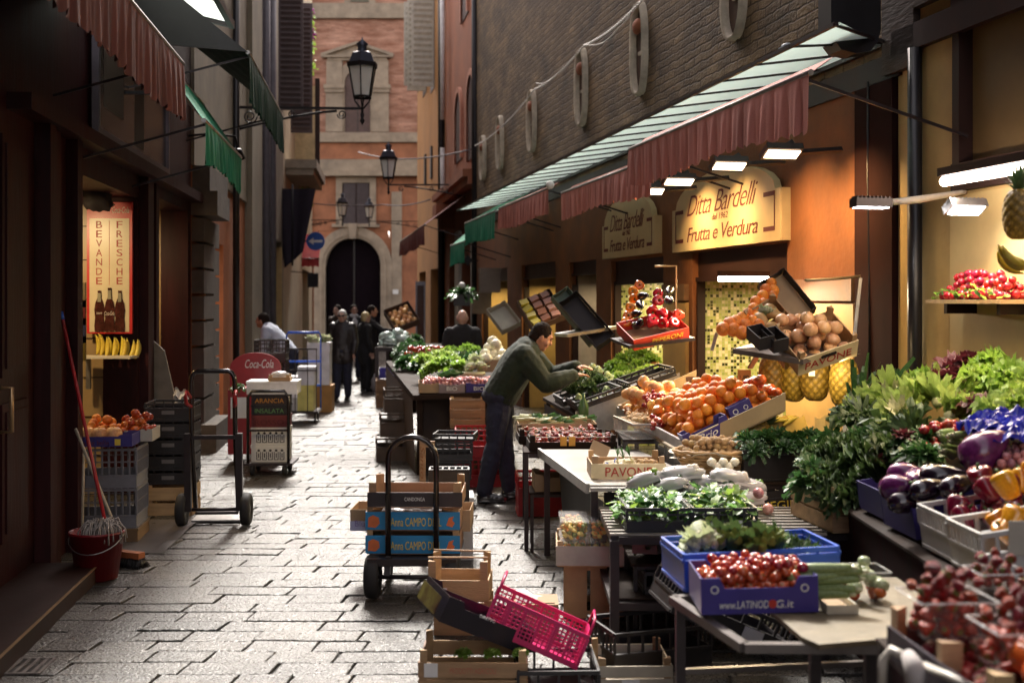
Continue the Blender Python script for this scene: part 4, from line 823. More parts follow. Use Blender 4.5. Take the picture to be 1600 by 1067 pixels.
# leafy things --------------------------------------------------
def leaf(mb, base, az, L, W_, tilt, curl, ruf=.1, mi=0, seg=5, fold=.15):
    c, s = math.cos(az), math.sin(az); vs = []; r, z, a = 0, 0, tilt; ph = rr(0, 6)
    for j in range(seg+1):
        f = j/seg; w = W_*math.sin(math.pi*min(1, .10+f*.80))**.55*(.30+.70*f)
        for kx in (-1, -.5, 0, .5, 1):
            e = ruf*L*math.sin(kx*5+f*11+ph)*abs(kx)*(1+.5*math.sin(f*23+ph*2))
            x = r + e*.4*math.sin(a); zz = z + e + fold*w*abs(kx)
            vs.append((base[0] + c*x - s*w*kx, base[1] + s*x + c*w*kx, base[2] + zz))
        r += L/seg*math.cos(a); z += L/seg*math.sin(a); a -= curl/seg
    mb.add(vs, [(5*j+q, 5*j+q+1, 5*j+q+6, 5*j+q+5) for j in range(seg) for q in range(4)], True, mi)
def head(name, mats, n=26, L=1, W_=.42, ruf=.09, t0=1.45, t1=.25, curl=1.0, core=.35, mi2=0, seed=1, fold=.15):
    random.seed(seed); mb = MB()
    for q in range(n):
        f = q/n; leaf(mb, (rr(-.05,.05), rr(-.05,.05), rr(0,.05)), q*2.4+rr(-.2,.2), L*(.6+.4*f)*rr(.85,1.1), W_*(.6+.4*f)*rr(.8,1.1), t0+(t1-t0)*f, curl*(.4+.6*f), ruf, mi=(mi2 if f < .35 else 0), fold=fold)
    if core: mb.ell((0,0,core*.8), core, 10, 6, wob=.3, mi=mi2)
    return mb.mesh(name, mats)
ME['lettuce'] = head('lettuce', [m_let, m_letp], mi2=1, n=46, W_=.36, ruf=.17)
ME['lettuce2'] = head('lettuce', [m_let, m_letp], mi2=0, ruf=.18, seed=5, n=50, W_=.33)
ME['romaine'] = head('romaine_lettuce', [m_letp, M('pale_stalk', (0,0,0))], n=30, L=1.3, W_=.24, ruf=.15, t0=1.4, t1=.9, curl=.8, core=.2, mi2=1, seed=2)
ME['radicchio'] = head('radicchio', [m_rad2, m_rad2], n=26, ruf=.12, seed=3)
ME['spinach'] = head('spinach_bunch', [m_spin], n=60, L=.9, W_=.15, ruf=.07, t0=1.2, t1=-.1, curl=.9, core=0, seed=4)
ME['chard'] = head('chard_bunch', [m_bok], n=40, L=1.25, W_=.14, ruf=.12, t0=1.1, t1=.2, curl=1.1, core=0, seed=6)
ME['herbs'] = head('herb_bunch', [m_par], n=110, L=.9, W_=.09, ruf=.10, t0=1.5, t1=.1, curl=1.3, core=0, seed=7)
ME['cabbage'] = head('cabbage', [m_cab, m_cab], n=22, L=.85, W_=.6, ruf=.05, t0=1.5, t1=.6, curl=2.2, core=.42, seed=8)
ME['kaleleaf'] = head('kale', [m_bok], n=75, L=1.0, W_=.12, ruf=.2, t0=1.3, t1=.3, curl=.8, core=0, seed=9)
def floret(name, hm, spiral):
    random.seed(11); mb = MB()
    for q in range(60):
        t = q*2.4; f = (q+.5)/60; ph = f*1.45; r = .62; p = (r*math.sin(ph)*math.cos(t), r*math.sin(ph)*math.sin(t), .35+r*.75*math.cos(ph))
        if spiral: mb.lathe([(.13*(.6+f*.6),-.06),(.10,.04),(.05,.13),(0,.2)], 7, p, (0, ph, t))
        else: mb.ell(p, .13*(.8+.5*f), 7, 5, wob=.5)
    for q in range(18): leaf(mb, (0,0,.0), q*2.4, rr(.9,1.25), .26, rr(.5,1.1), rr(-.2,.6), .08, mi=1)
    return mb.mesh(name, [hm, m_bok if spiral else m_cab])
ME['cauli'] = floret('cauliflower', m_caul, False); ME['roman'] = floret('romanesco', m_rom, True)
def leek():
    random.seed(12); mb = MB(); mb.tube([(0,0,-1),(0,0,-.2),(0,0,.1)], [.09,.08,.10], 8)
    for q in range(9): leaf(mb, (0,0,.05), q*2.4, rr(.7,1.1), .07, rr(1.1,1.5), rr(0,.5), .02, mi=1)
    return mb.mesh('leek', [M('pale_stalk', (0,0,0)), m_spin])
ME['leek'] = leek()
def asp():
    mb = MB()
    for q in range(14): a = q*2.4; r = .16*math.sqrt(q/14); mb.tube([(r*math.cos(a), r*math.sin(a), -1), (r*math.cos(a), r*math.sin(a), .7), (r*1.1*math.cos(a), r*1.1*math.sin(a), .95)], [.045,.045,.01], 5)
    mb.tube([(.24*math.cos(t), .24*math.sin(t), -.2) for t in [i*.63 for i in range(11)]], .03, 5, mi=1); return mb.mesh('asparagus_bunch', [M('white_asparagus', (.66,.58,.42), .5), bluep])
ME['asparagus'] = asp()

def put(key, r, name, label, cat, loc, rot=(0,0,0), group=None, sc=None):
    return inst(ME[key], name, label, cat, MX(loc, rot, sc or r), group)
# ---- crates; origin at base centre, x width, y depth
def wcrate(name, label, loc, rot, w, d, h, mat=None, slats=2, post=.05, front=None, text=None, tmat=None, tw=.7, thh=.6, sides=None, endmat=None, pw=.032, base=True, group=None, dz=0, label_mat=None):
    mat = mat or wood; r = T(name, label, 'crate', loc, rot, group); t = .007
    def boards(nm, vert, span, axis, off, m, n=slats, hh=None):
        hh = hh or h; mb = MB(); sh = hh/n*(.86 if n > 1 else 1)
        for q in range(n):
            z0 = q*hh/n + .004; 
            if axis == 'x': mb.box(-span/2, off-t/2, z0, span/2, off+t/2, z0+sh)
            else: mb.box(off-t/2, -span/2, z0, off+t/2, span/2, z0+sh)
        return mb.build(nm, m, r)
    f = boards('front_board', 0, w, 'x', -d/2, front or mat); boards('back_board', 0, w, 'x', d/2, mat)
    boards('end_board', 0, d-.01, 'y', -w/2+t/2+.001, endmat or mat, sides or slats); boards('end_board', 0, d-.01, 'y', w/2-t/2-.001, endmat or mat, sides or slats)
    for sx in (-1, 1):
        for sy in (-1, 1):
            mb = MB(); x, y = sx*(w/2-.008), sy*(d/2-.0045)
            mb.prism([(x, y), (x-sx*pw, y), (x, y-sy*pw)], .001, h+post); mb.build('corner_post', wood if mat is not wooddk else mat, r)
    if base: mb = MB(); [mb.box(-w/2+.008, -d/2+.006+q*d/5, -.004, w/2-.008, -d/2+(q+1)*d/5-.008, .002) for q in range(5)]; mb.build('base_slat', mat, r)
    if text:
        mb = MB(); mb.text(text, w*tw, h*thh, FR((0, -d/2-t/2-.001, h/2))); mb.build('lettering', tmat or redt, r)
    return r
def pcrate(name, label, loc, rot, w, d, h, mat=None, nx=8, nz=1, solid=.45, group=None, fine=False, handle=False, tag_=None):
    mat = mat or blackc; r = T(name, label, 'crate', loc, rot, group); t = .006
    def wall(nm, L, M_):
        mb = MB(); mb.T = M_
        mb.box(-L/2, -t/2, 0, L/2, t/2, h*solid); mb.box(-L/2, -t, h-.018, L/2, t, h)
        if fine:
            for q in range(int(L/.021)): x = -L/2+.02+q*.021; mb.box(x, -t/2.5, h*solid, x+.006, t/2.5, h-.018)
            for q in range(int((h*(1-solid))/.018)): z = h*solid+q*.018; mb.box(-L/2, -t/3, z, L/2, t/3, z+.006)
            for q in range(nx+1): x = -L/2+L*q/nx; mb.box(x-.006, -t*1.3, 0, x+.006, t*1.3, h-.018)
        else:
            for q in range(nx+1): x = -L/2 + L*q/nx; mb.box(x-.0055, -t*.8, h*solid, x+.0055, t*.8, h-.018)
            for q in range(1, nz): z = h*solid + (h-h*solid)*q/nz; mb.box(-L/2, -t/2, z-.005, L/2, t/2, z+.005)
            mb.box(-L/2, -t*1.4, h*solid-.008, L/2, t*1.4, h*solid+.004)
            mb.box(-L/2, -t*1.4, 0, L/2, t*1.4, .012)
        if handle and nm == 'end_wall':
            mb.tube([(-L/2,0,h),( -L/2+.03,0,h+.07),(L/2-.03,0,h+.07),(L/2,0,h)], .007, 6)
        mb.T = None; return mb.build(nm, mat, r)
    wall('front_wall', w, Matrix.Translation((0,-d/2,0))); wall('back_wall', w, Matrix.Translation((0,d/2,0)))
    Z = Matrix.Rotation(R(90), 4, 'Z'); wall('end_wall', d-.014, Matrix.Translation((-w/2+.003,0,0)) @ Z); wall('end_wall', d-.014, Matrix.Translation((w/2-.003,0,0)) @ Z)
    mb = MB(); mb.box(-w/2+.007, -d/2+.007, .002, w/2-.007, d/2-.007, .007); mb.build('base', mat, r)
    if tag_: mb = MB(); mb.box(w*.10, -d/2-.012, h*.12, w*.27, -d/2-.010, h*.5); mb.build('paper_label', paper, r)
    return r
def carton(name, label, loc, rot, w, d, h, mat, inner=None, notch=.35, texts=(), group=None, cat='carton', tabs=True):
    r = T(name, label, cat, loc, rot, group); t = .005; n = h*(1-notch)
    def side(nm, L, M_, cut):
        mb = MB(); mb.T = M_; c = L*.16 if cut else 0
        poly = [(-L/2,0),(L/2,0),(L/2,h),(L/2-c,h),(L/2-c-.02,n),(-L/2+c+.02,n),(-L/2+c,h),(-L/2,h)] if cut else [(-L/2,0),(L/2,0),(L/2,h),(-L/2,h)]
        mb.prism(poly, -t/2, t/2, XY); mb.T = None; return mb.build(nm, mat, r)
    side('front_panel', w, Matrix.Translation((0,-d/2,0)), notch > 0); side('back_panel', w, Matrix.Translation((0,d/2,0)), notch > 0)
    Z = Matrix.Rotation(R(90), 4, 'Z'); side('end_panel', d-.012, Matrix.Translation((-w/2+.003,0,0)) @ Z, False); side('end_panel', d-.012, Matrix.Translation((w/2-.003,0,0)) @ Z, False)
    mb = MB(); mb.box(-w/2+.008, -d/2+.006, .001, w/2-.008, d/2-.006, .006); mb.build('base', inner or cardb, r)
    for s_, x, z, tw, th_, m_, sh in texts:
        mb = MB(); mb.text(s_, tw, th_, FR((x, -d/2-t/2-.0015, z)), shear=sh); mb.build('lettering', m_, r)
    return r
def solidbox(name, label, loc, rot, w, d, h, mat, cat='box', lid=None, text=None, tmat=None, group=None):
    r = T(name, label, cat, loc, rot, group); mb = MB(); mb.box(-w/2, -d/2, 0, w/2, d/2, h*.8); mb.build('box_body', mat, r)
    mb = MB(); mb.box(-w/2-.006, -d/2-.006, h*.8+.001, w/2+.006, d/2+.006, h); mb.build('lid', lid or mat, r)
    if text: mb = MB(); mb.text(text, w*.5, h*.2, FR((0, -d/2-.002, h*.4))); mb.build('lettering', tmat or blkt, r)
    return r
# ---- heaps of fruit on a tilted or flat rectangle
def heap(key, r, name, label, cat, M_, w, d, group=None, layers=2, jit=.2, sv=.08, rot='any', sq=.82, shrink=1.0, seed=0, skip=0, zs=1.0, lay=None, maxn=300, st=0):
    rs = random.Random(seed*77+5); out = 0; s2 = 2*r*.98
    for L in range(layers):
        ww, dd = w - L*s2*shrink, d - L*s2*shrink; nx, ny = max(1, int(ww/s2)), max(1, int(dd/(s2*.88)))
        for j in range(ny):
            for i in range(nx - (j % 2 if nx > 2 else 0)):
                if rs.random() < skip*(L+1)/layers or out >= maxn: continue
                jit2 = max(jit, .3); ox_, oy_ = (math.sin(L*2.4+seed)*r*.9, math.cos(L*2.4+seed)*r*.9) if L else (0, 0); x = ox_ + -ww/2 + r + (i + (.5 if j % 2 and nx > 2 else 0))*(ww-2*r)/max(1, nx-1) + rs.uniform(-jit2, jit2)*r; y = oy_ - dd/2 + r + j*(dd-2*r)/max(1, ny-1) + rs.uniform(-jit2, jit2)*r
                if nx == 1: x = rs.uniform(-jit, jit)*r
                z = r*.95 + L*s2*sq*zs + rs.uniform(-.35, .45)*r + (.5*r*math.sin(x*19+y*13+seed) if L else 0)
                if rot == 'any': e = (rs.uniform(-.7,.7), rs.uniform(-.7,.7), rs.uniform(0,6.3))
                elif rot == 'up': e = (rs.uniform(-.2,.2), rs.uniform(-.2,.2), rs.uniform(0,6.3))
                elif rot == 'free': e = (rs.uniform(0,6.3), rs.uniform(0,6.3), rs.uniform(0,6.3))
                else: e = (rot[0]+rs.uniform(-.15,.15), rot[1]+rs.uniform(-.15,.15), rot[2]+rs.uniform(-.25,.25))
                MM = M_ @ MX((x, y, z), e, r*rs.uniform(1-sv, 1+sv)); out += 1
                if L < st: STUFF.setdefault((key, name), []).append(MM)
                else: inst(ME[key], name, label, cat, MM, group)
    return out
STUFF = {}
def flush_stuff():
    for (key, name), Ms in STUFF.items():
        me = ME[key]; mb = MB()
        for MM in Ms:
            b = len(mb.v); mb.v += [tuple(MM @ v.co) for v in me.vertices]
            for p in me.polygons: mb.f.append(tuple(b+i for i in p.vertices)); mb.mi.append(p.material_index); mb.sm.append(p.use_smooth)
        tag(mb.build(name + '_filling', list(me.materials)), {'strawberry':'lower layers of strawberries under the countable ones in all the punnets'}.get(name, 'lower layer of %s under the visible ones in the boxes' % name), name, kind='stuff')
def TM(o): bpy.context.view_layer.update(); return o.matrix_world.copy()
def LM(loc, rot=0): return Matrix.Translation(loc) @ (Euler(rot).to_matrix().to_4x4() if isinstance(rot, (tuple, list)) else Matrix.Rotation(rot, 4, 'Z'))
def loose(name, label, cat, key_mats, M_, w, d, h, n, L=.09, W_=.03, seed=0, kind='stuff', ruf=.08, mound=1.0):
    random.seed(seed+100); mb = MB(); mb.T = M_
    for q in range(n):
        x, y = rr(-w/2, w/2), rr(-d/2, d/2); m_ = (1-(abs(x)/(w/2))**2.5*.6)*(1-(abs(y)/(d/2))**2.5*.6)
        leaf(mb, (x, y, h*m_*mound*rr(.45, 1)), rr(0, 6.3), L*rr(.7,1.2), W_*rr(.7,1.2), rr(-.3,.9), rr(.2,1.4), ruf, mi=random.randrange(len(key_mats)), seg=4)
    mb.T = None
    mb2 = mb.build(name, key_mats, None); return tag(mb2, label, cat, kind=kind)
# ================================================================ RIGHT SIDE STALLS, near to far
def frame_table(name, label, x0, y0, x1, y1, z, mat=None, leg=.03, top=None, slats=0, rot=0, tt=.012, cat='table', shelf=None, ztop=None):
    cx_, cy_ = (x0+x1)/2, (y0+y1)/2; w, d = x1-x0, y1-y0; r = T(name, label, cat, (cx_, cy_, 0), rot); mat = mat or metaldk
    for sx in (-1, 1):
        for sy in (-1, 1): mb = MB(); mb.box(sx*w/2-leg/2, sy*d/2-leg/2, 0, sx*w/2+leg/2, sy*d/2+leg/2, z-tt-.001); mb.build('leg', mat, r)
    for zz in [z-tt-leg/2] + ([shelf] if shelf else []):
        mb = MB(); a, b = w/2-leg/2-.001, d/2-leg/2-.001
        for s in (-1, 1): mb.box(-a, s*d/2-leg/2+.002, zz-leg/2, a, s*d/2+leg/2-.002, zz+leg/2-.001); mb.box(s*w/2-leg/2+.002, -b, zz-leg/2, s*w/2+leg/2-.002, b, zz+leg/2-.001)
        mb.build('frame_rail', mat, r)
    if slats:
        mb = MB(); n = int(d/.06)
        for q in range(n): y = -d/2 + (q+.5)*d/n; mb.box(-w/2-.01, y-.014, z-tt, w/2+.01, y+.014, z)
        mb.build('slat_top', top or mat, r)
    elif top: mb = MB(); mb.box(-w/2-.02, -d/2-.02, z-tt, w/2+.02, d/2+.02, z); mb.build('table_top', top, r)
    return r
# ---- near sloping stall of the yellow shop
st = T('market_stall', 'dark sloping stall of the yellow walled shop carrying peppers, aubergines and greens', 'stall', (0,0,0))
def poly3(mb, pts, t=.012):
    n = len(pts); mb.add([Vector(p) for p in pts] + [Vector(p) - Vector((0,0,t)) for p in pts], [tuple(range(n)), tuple(range(n, 2*n))[::-1]] + [(q, n+q, n+(q+1)%n, (q+1)%n) for q in range(n)])
mb = MB(); poly3(mb, [(1.60,3.75,.735),(1.62,6.45,.735),(2.60,6.5,1.02),(2.95,3.9,1.02)][::1]); mb.build('table_top', wooddk, st)
mb = MB(); mb.add([(1.63,3.75,.72),(1.65,6.4,.72),(1.70,6.4,0),(1.68,3.75,0)], [(0,1,2,3)]); mb.add([(1.68,3.75,0),(2.9,3.95,0),(2.9,3.95,1.0),(1.63,3.75,.72)], [(0,1,2,3)]); mb.build('skirt', M('dark_maroon_cloth', (.03,.006,.008), .8, var=.4, scale=3, stretch=(6,6,.5)), st)
ctl = 'pepper crate'
def slopez(x): return .74 + (x-1.62)*.29
ca = pcrate('plastic_crate', 'light grey plastic crate full of yellow peppers, nearest the camera', (1.90, 4.29, .80), (0, R(-8), R(2)), .50, .30, .17, lgreyp, nx=9, nz=1, solid=.55)
cb_ = pcrate('plastic_crate', 'light grey plastic crate of dark red peppers behind the yellow pepper crate', (1.90, 4.605, .80), (0, R(-8), R(2)), .50, .30, .17, lgreyp, nx=9, nz=1, solid=.55)
A = TM(ca); B = TM(cb_)
heap('ypepper', .052, 'pepper', 'glossy yellow pepper heaped in the nearest grey crate', 'pepper', A @ LM((.03,0,.07)), .42, .24, 'yellow peppers in the nearest crate', 3, .3, .12, 'any', .8, .9, 1)
heap('dpepper', .052, 'pepper', 'dark red pepper heaped in the second grey crate', 'pepper', B @ LM((0,0,.07)), .44, .24, 'dark red peppers in the second crate', 2, .3, .12, 'any', .8, .9, 2)
heap('ypepper', .055, 'pepper', 'big yellow pepper at the back of the pepper crates against the aubergines', 'pepper', B @ LM((.16,.0,.20)), .22, .18, 'big yellow peppers at the back', 1, .3, .12, 'any', .8, .9, 3)
put('dpepper', .058, 'pepper', 'single large dark red pepper standing up between aubergines and yellow peppers', 'pepper', (1.845, 4.66, 1.04), (.1,-.3,0))
mb = MB(); mb.box(-.14,-.002,0,.14,.002,.12); tag(mb.build('price_card', cardgrey), 'blank grey card stuck in front of the yellow peppers', 'card'); bpy.data.objects['price_card'].location = (1.87, 4.125, .86)
cc = carton('carton', 'navy blue carton under the violet aubergines at the stall edge', (1.87, 5.03, .80), (0, R(-8), R(3)), .46, .36, .13, navy, notch=.2)
cd2 = carton('carton', 'navy blue carton under the glossy black aubergines', (1.88, 5.42, .80), (0, R(-8), R(3)), .46, .36, .13, navy, notch=.2)
for q, (px, py, Y, key, s, ro) in enumerate([(1400,760,4.95,'vaubergine',.085,(1.2,.3,.3)), (1432,752,5.05,'vaubergine',.09,(1.35,.5,-.6)), (1425,782,4.9,'aubergine',.105,(0,1.45,.1)), (1455,762,4.85,'aubergine',.10,(0,1.35,.25)), (1478,742,4.95,'aubergine',.11,(0,1.4,-.2)), (1500,756,4.8,'aubergine',.1,(0,1.3,.4)), (1462,738,5.15,'aubergine',.1,(0,1.5,.6)), (1412,740,5.2,'vaubergine',.08,(1.3,.2,.9))]):
    if key == 'aubergine': put(key, s, 'aubergine', 'slim glossy black aubergine on the heap beside the yellow peppers', 'aubergine', P(px, py, Y), ro, 'slim black aubergines')
    else: put(key, s, 'aubergine', 'plump violet aubergine on the corner of the stall above the navy carton', 'aubergine', P(px, py, Y), ro, 'plump violet aubergines')
put('vaubergine', .125, 'aubergine', 'largest round dark violet aubergine, on top between courgettes and blue wrap', 'aubergine', P(1538, 702, 5.0), (.9, .3, 1.2))
# wooden crate of leafy kale at the stall front corner
wc = wcrate('wooden_crate', 'pale wooden crate under overhanging dark leaves at the far stall corner', (1.78, 6.08, .61), R(10), .52, .50, .17)
frame_table('side_table', 'low dark stand under the corner crate of dark leaves', 1.56, 5.85, 2.0, 6.3, .605, top=wooddk)
random.seed(21)
def scatter(key, s, name, label, cat, group, spots, seed=1, rx=.5):
    rs = random.Random(seed)
    for (px, py, Y) in spots:
        p = P(px, py, Y); inst(ME[key], name, label, cat, MX(p, (rs.uniform(-rx,rx), rs.uniform(-rx,rx)-.15, rs.uniform(0,6.3)), s*rs.uniform(.85,1.15)), group)
scatter('kaleleaf', .15, 'kale', 'dusky green kale bunch hanging over the wooden corner crate', 'kale', 'kale bunches at the stall corner', [(1285,755,5.95),(1310,740,6.0),(1335,760,5.9),(1290,715,6.15),(1325,705,6.1),(1355,720,5.9),(1370,745,5.75),(1345,780,5.8),(1395,705,5.8),(1300,780,5.85)], 3)
scatter('spinach', .15, 'spinach', 'dark green leafy bunch above the kale by the stall corner', 'spinach', 'dark leafy bunches', [(1270,735,6.0),(1262,760,5.95),(1350,690,6.1),(1385,680,6.0),(1415,700,5.7),(1440,715,5.5),(1300,695,6.3),(1450,690,5.65),(1320,790,5.8)], 4)
scatter('chard', .15, 'chard', 'long stemmed chard bunch lying between kale and pale lettuce', 'chard', 'chard bunches', [(1350,655,6.3),(1330,670,6.35),(1375,665,6.2),(1400,680,6.0),(1430,680,5.8)], 5, .9)
scatter('romaine', .15, 'romaine_lettuce', 'pale yellow green romaine head on the upper slope of the stall', 'lettuce', 'romaine heads', [(1365,640,6.4),(1395,625,6.45),(1430,640,6.2),(1465,635,6.1),(1480,655,5.9),(1410,655,6.1),(1445,615,6.4),(1500,625,6.1)], 6, 1.2)
scatter('lettuce', .14, 'lettuce', 'frilly light green lettuce head on the upper slope by the wall', 'lettuce', 'frilly lettuces by the yellow wall', [(1385,640,6.5),(1420,620,6.5),(1475,612,6.3),(1515,640,5.9),(1350,650,6.6),(1585,640,5.6),(1560,650,5.6),(1600,625,5.8)], 7)
scatter('lettuce2', .15, 'lettuce', 'darker curly lettuce standing behind the radicchio under the tube lamp', 'lettuce', 'curly lettuces at the back', [(1450,605,6.5),(1545,575,6.2),(1535,600,6.1),(1560,610,6.0),(1580,600,6.0)], 8)
scatter('radicchio', .15, 'radicchio', 'dark purple leafy radicchio head against the yellow wall', 'radicchio', 'dark radicchio heads', [(1495,585,6.4),(1515,578,6.35),(1530,590,6.3),(1480,600,6.3)], 9)
scatter('radicchio', .10, 'radicchio', 'small dark radicchio tucked between the greens lower on the slope', 'radicchio', 'small radicchio among greens', [(1415,690,5.7),(1380,725,5.75),(1530,640,5.8)], 10)
scatter('leek', .30, 'leek', 'white stemmed spring leek curving out of the greens by the dark pilaster', 'leek', 'leeks at the greens edge', [(1335,655,6.7),(1345,645,6.7),(1372,625,6.9),(1380,618,6.9)], 11, 1.3)
for lab, px, py, Y, w, d, n, key, r_, g in (('small red tomato in the heap between greens and courgettes', 1470, 675, 5.65, .26, .20, 3, 'tomato', .026, 'red tomatoes on the slope'), ('tiny pale shallot beside the big round aubergine', 1585, 698, 5.0, .22, .2, 2, 'smallradish', .018, 'shallots near the aubergine')):
    heap(key, r_, 'tomato' if key == 'tomato' else 'shallot', lab, 'tomato' if key == 'tomato' else 'shallot', MX(P(px, py+22, Y), (0, R(-14), .1)), w, d, g, n, .3, .15, 'any', .75, 1, 12)
for q in range(13):
    put('courgette', .095, 'courgette', 'slender pale green courgette in the bundle on the stall slope', 'courgette', P(1500+rr(-25,30), 688+rr(-16,22), 5.3+rr(-.1,.1)), (R(80)+rr(-.1,.1), 0, R(-38)+rr(-.15,.15)), 'slender courgettes')
# crumpled blue wrapping
mb = MB(); random.seed(5)
for c0, s0 in (((1565,665,5.15),(.16,.10,.045)), ((1590,680,5.05),(.15,.12,.05)), ((1575,655,5.3),(.18,.09,.05))):
    c = P(*c0); mb.grid(lambda U, V: (c.x+(U-.5)*2*s0[0]+.02*noise.noise(Vector((U*7,V*9,c.x))), c.y+(V-.5)*2*s0[1], c.z+s0[2]*(math.sin(math.pi*U)*math.sin(math.pi*V))**.5+.05*noise.noise(Vector((U*6,V*8,c.y*3)))-.01), 26, 22, sm=False)
tag(mb.build('wrapping_paper', M('royal_blue_wrap', (.015,.025,.42), .22, var=.3, coat=.5)), 'crumpled royal blue wrapping around asparagus behind the big aubergine', 'wrapping')
# radishes on the wall shelf
SM = TM(shelf)
heap('radish', .0235, 'radish', 'round red radish piled on the narrow wall shelf', 'radish', SM @ LM((-.13, 0, 0), (0,0,R(90))), .62, .19, 'radishes on the wall shelf', 4, .3, .12, 'any', .8, 1.1, 13, skip=.2)
loose('radish_leaves', 'small green radish leaves hanging over the shelf edge', 'leaves', [m_spin, m_par], SM @ LM((-.20, 0, .0)), .12, .66, .06, 60, .05, .02, 3)
# hanging pineapple and bananas at the frame edge
pineapple('pineapple hanging in front of the cream meter cabinet', MX(P(1592, 335, 5.35), (0, 0, 1), .115))
for q in range(4): put('banana', .115, 'banana', 'yellow banana hanging beside the high pineapple', 'banana', P(1600, 368+q*6, 5.2) + Vector((.0+q*.012, q*.02, 0)), (rr(-.2,.2), R(30)+q*.1, rr(-.2,.2)), 'bananas hanging under the high pineapple')
# ---- dark crate of greens and its stand
frame_table('crate_stand', 'dark metal stand under the black crate of dark round leaves', 1.33, 6.85, 1.95, 7.25, .695, top=wooddk)
r = pcrate('plastic_crate', 'deep black plastic crate overflowing with dark round leaves near the pineapples', (1.60, 7.05, .70), R(6), .56, .36, .18, nx=6, solid=.8)
scatter('spinach', .12, 'spinach', 'dark glossy round leaved bunch in the deep black crate', 'spinach', 'round leaved bunches', [(1170,690,7.0),(1195,688,6.95),(1215,684,7.1),(1240,690,6.95),(1265,682,7.05),(1285,690,6.95),(1300,695,6.9),(1180,705,6.85),(1225,700,6.85),(1255,700,6.85),(1280,705,6.85),(1310,690,7.1)], 14)
r = carton('carton', 'black carton with yellow lettering below the deep black crate', (1.50, 6.72, .56), (0, R(-4), R(8)), .46, .2, .085, blkt, notch=0, texts=[('CILIEGINO', -.02, .045, .36, .045, yelt, 0)])
frame_table('low_stand', 'low dark stand under the black and yellow lettered carton', 1.28, 6.62, 1.72, 6.82, .555, top=wooddk, leg=.02)
for q in range(9): put('banana', .085, 'banana', 'small greenish yellow banana behind the deep black crate', 'banana', P(1225+rr(-14,16), 650+rr(-10,12), 7.35+rr(-.05,.05)), (R(80)+rr(-.3,.3), rr(-.6,.2), rr(-.4,.6)), 'small bananas behind the dark crate')
pineapple('small pineapple lying with its crown among the little bananas', MX(P(1183, 672, 7.3), (0, R(62), R(20)), .08))
mb = MB(); c = P(1230, 690, 7.45); mb.grid(lambda U, V: (c.x+(U-.5)*.42*(1-.5*V), c.y-.03*math.sin(U*3.1), c.z-.06+.22*V+.012*math.sin(U*20)*math.cos(V*12)), 20, 10); tag(mb.build('net_bag', M('yellow_net', (.62,.42,.10), .5)), 'yellow net bag standing behind the dark leaves by the pineapples', 'bag')
for px, h, m_ in ((1285, 44, 'cream_paper'), (1302, 38, 'cream_paper'), (1330, 42, 'white_paper')):
    mb = MB(); mb.grid(lambda U, V: (-.05+.1*U, .02*math.sin(U*3), .17*V*(1-.1*math.sin(U*5))), 6, 6); o = mb.build('paper_bag', M(m_, (.75,.60,.30), .7)); o.location = P(px, 692, 7.6 if px < 1320 else 6.9)
    tag(o, {1285:'cream paper bag on the wall side behind dark leaves, beside its twin', 1302:'second cream paper bag standing nearer the dark pilaster', 1330:'white paper bag against the dark pilaster by the leeks'}[px], 'paper bag')
# ---- hanging pineapples
for i, (px, py, Y, s, lab) in enumerate(((1207,588,7.8,.15,'golden pineapple hanging lowest to the oranges, first in the row'), (1240,592,7.75,.15,'narrow golden pineapple hanging second from the oranges'), (1274,588,7.6,.16,'large lit pineapple with a white tag, third from the oranges'), (1319,598,7.4,.155,'dark shaded pineapple with full crown at the end of the row'))):
    pineapple(lab, MX(P(px, py, Y), (rr(-.08,.08), rr(-.08,.08), i*1.3), (s*.95, s*.95, s)), 'pineapples hanging in a row')
mb = MB(); mb.box(-.02,-.006,-.05,.02,-.004,.04); o = mb.build('price_tag', paper); o.location = P(1268, 575, 7.45); tag(o, 'little white tag tied on the third hanging pineapple', 'tag')
# ---- high wall shelf with oranges, squash and onions (tilted boxes)
hs = T('hanging_shelf', 'steel bracket shelf high on the orange pier carrying boxes of onions and oranges', 'shelf', (0,0,0))
a0, a1, a2, a3 = P(1145,545,7.35), P(1255,562,7.0), P(1335,528,7.35), P(1235,520,7.9)
mb = MB(); poly3(mb, [a0, a1, a2, a3], .03); mb.build('shelf_board', M('old_zinc', (.16,.13,.12), .5, metal=.4), hs)
mb = MB(); mb.bar(P(1195,535,7.3), P(1172,575,7.5), .035, .01); mb.build('strap', metal, hs)
for pp in ((P(1335,528,7.35), P(1345,436,7.7)), (P(1120,520,7.9), P(1112,548,7.9))): mb = MB(); mb.bar(*pp, .02, .02); mb.build('hook', metal, hs)
mb = MB(); mb.tube([P(1258,438,7.7), P(1300,436,7.8), P(1345,432,7.75)], .011, 6); mb.build('rail', M('brass_rail', (.5,.38,.2), .35, metal=.6), hs)
r = wcrate('wooden_crate', 'wooden crate with red lettering tilted out on the high shelf, full of onions', P(1272, 548, 7.25), (R(38), R(-17), R(12)), .40, .30, .13, front=M('cream_print_board', (.66,.55,.34), .6), text='PAVONE', tw=.78, thh=.42, slats=1)
A = TM(r); mb = MB(); mb.prism([(-.055,0),(-.045,.012),(.045,.012),(.055,0),(.045,-.012),(-.045,-.012)], .155, .158, XY @ Matrix.Translation((0,.10,0))); o = mb.build('hand_slot', blkt, r)
heap('onion', .043, 'onion', 'golden onion stacked in the tilted lettered crate on the high shelf', 'onion', A @ LM((0,.0,.02)), .37, .28, 'golden onions on the high shelf', 3, .12, .06, 'any', .8, .5, 15)
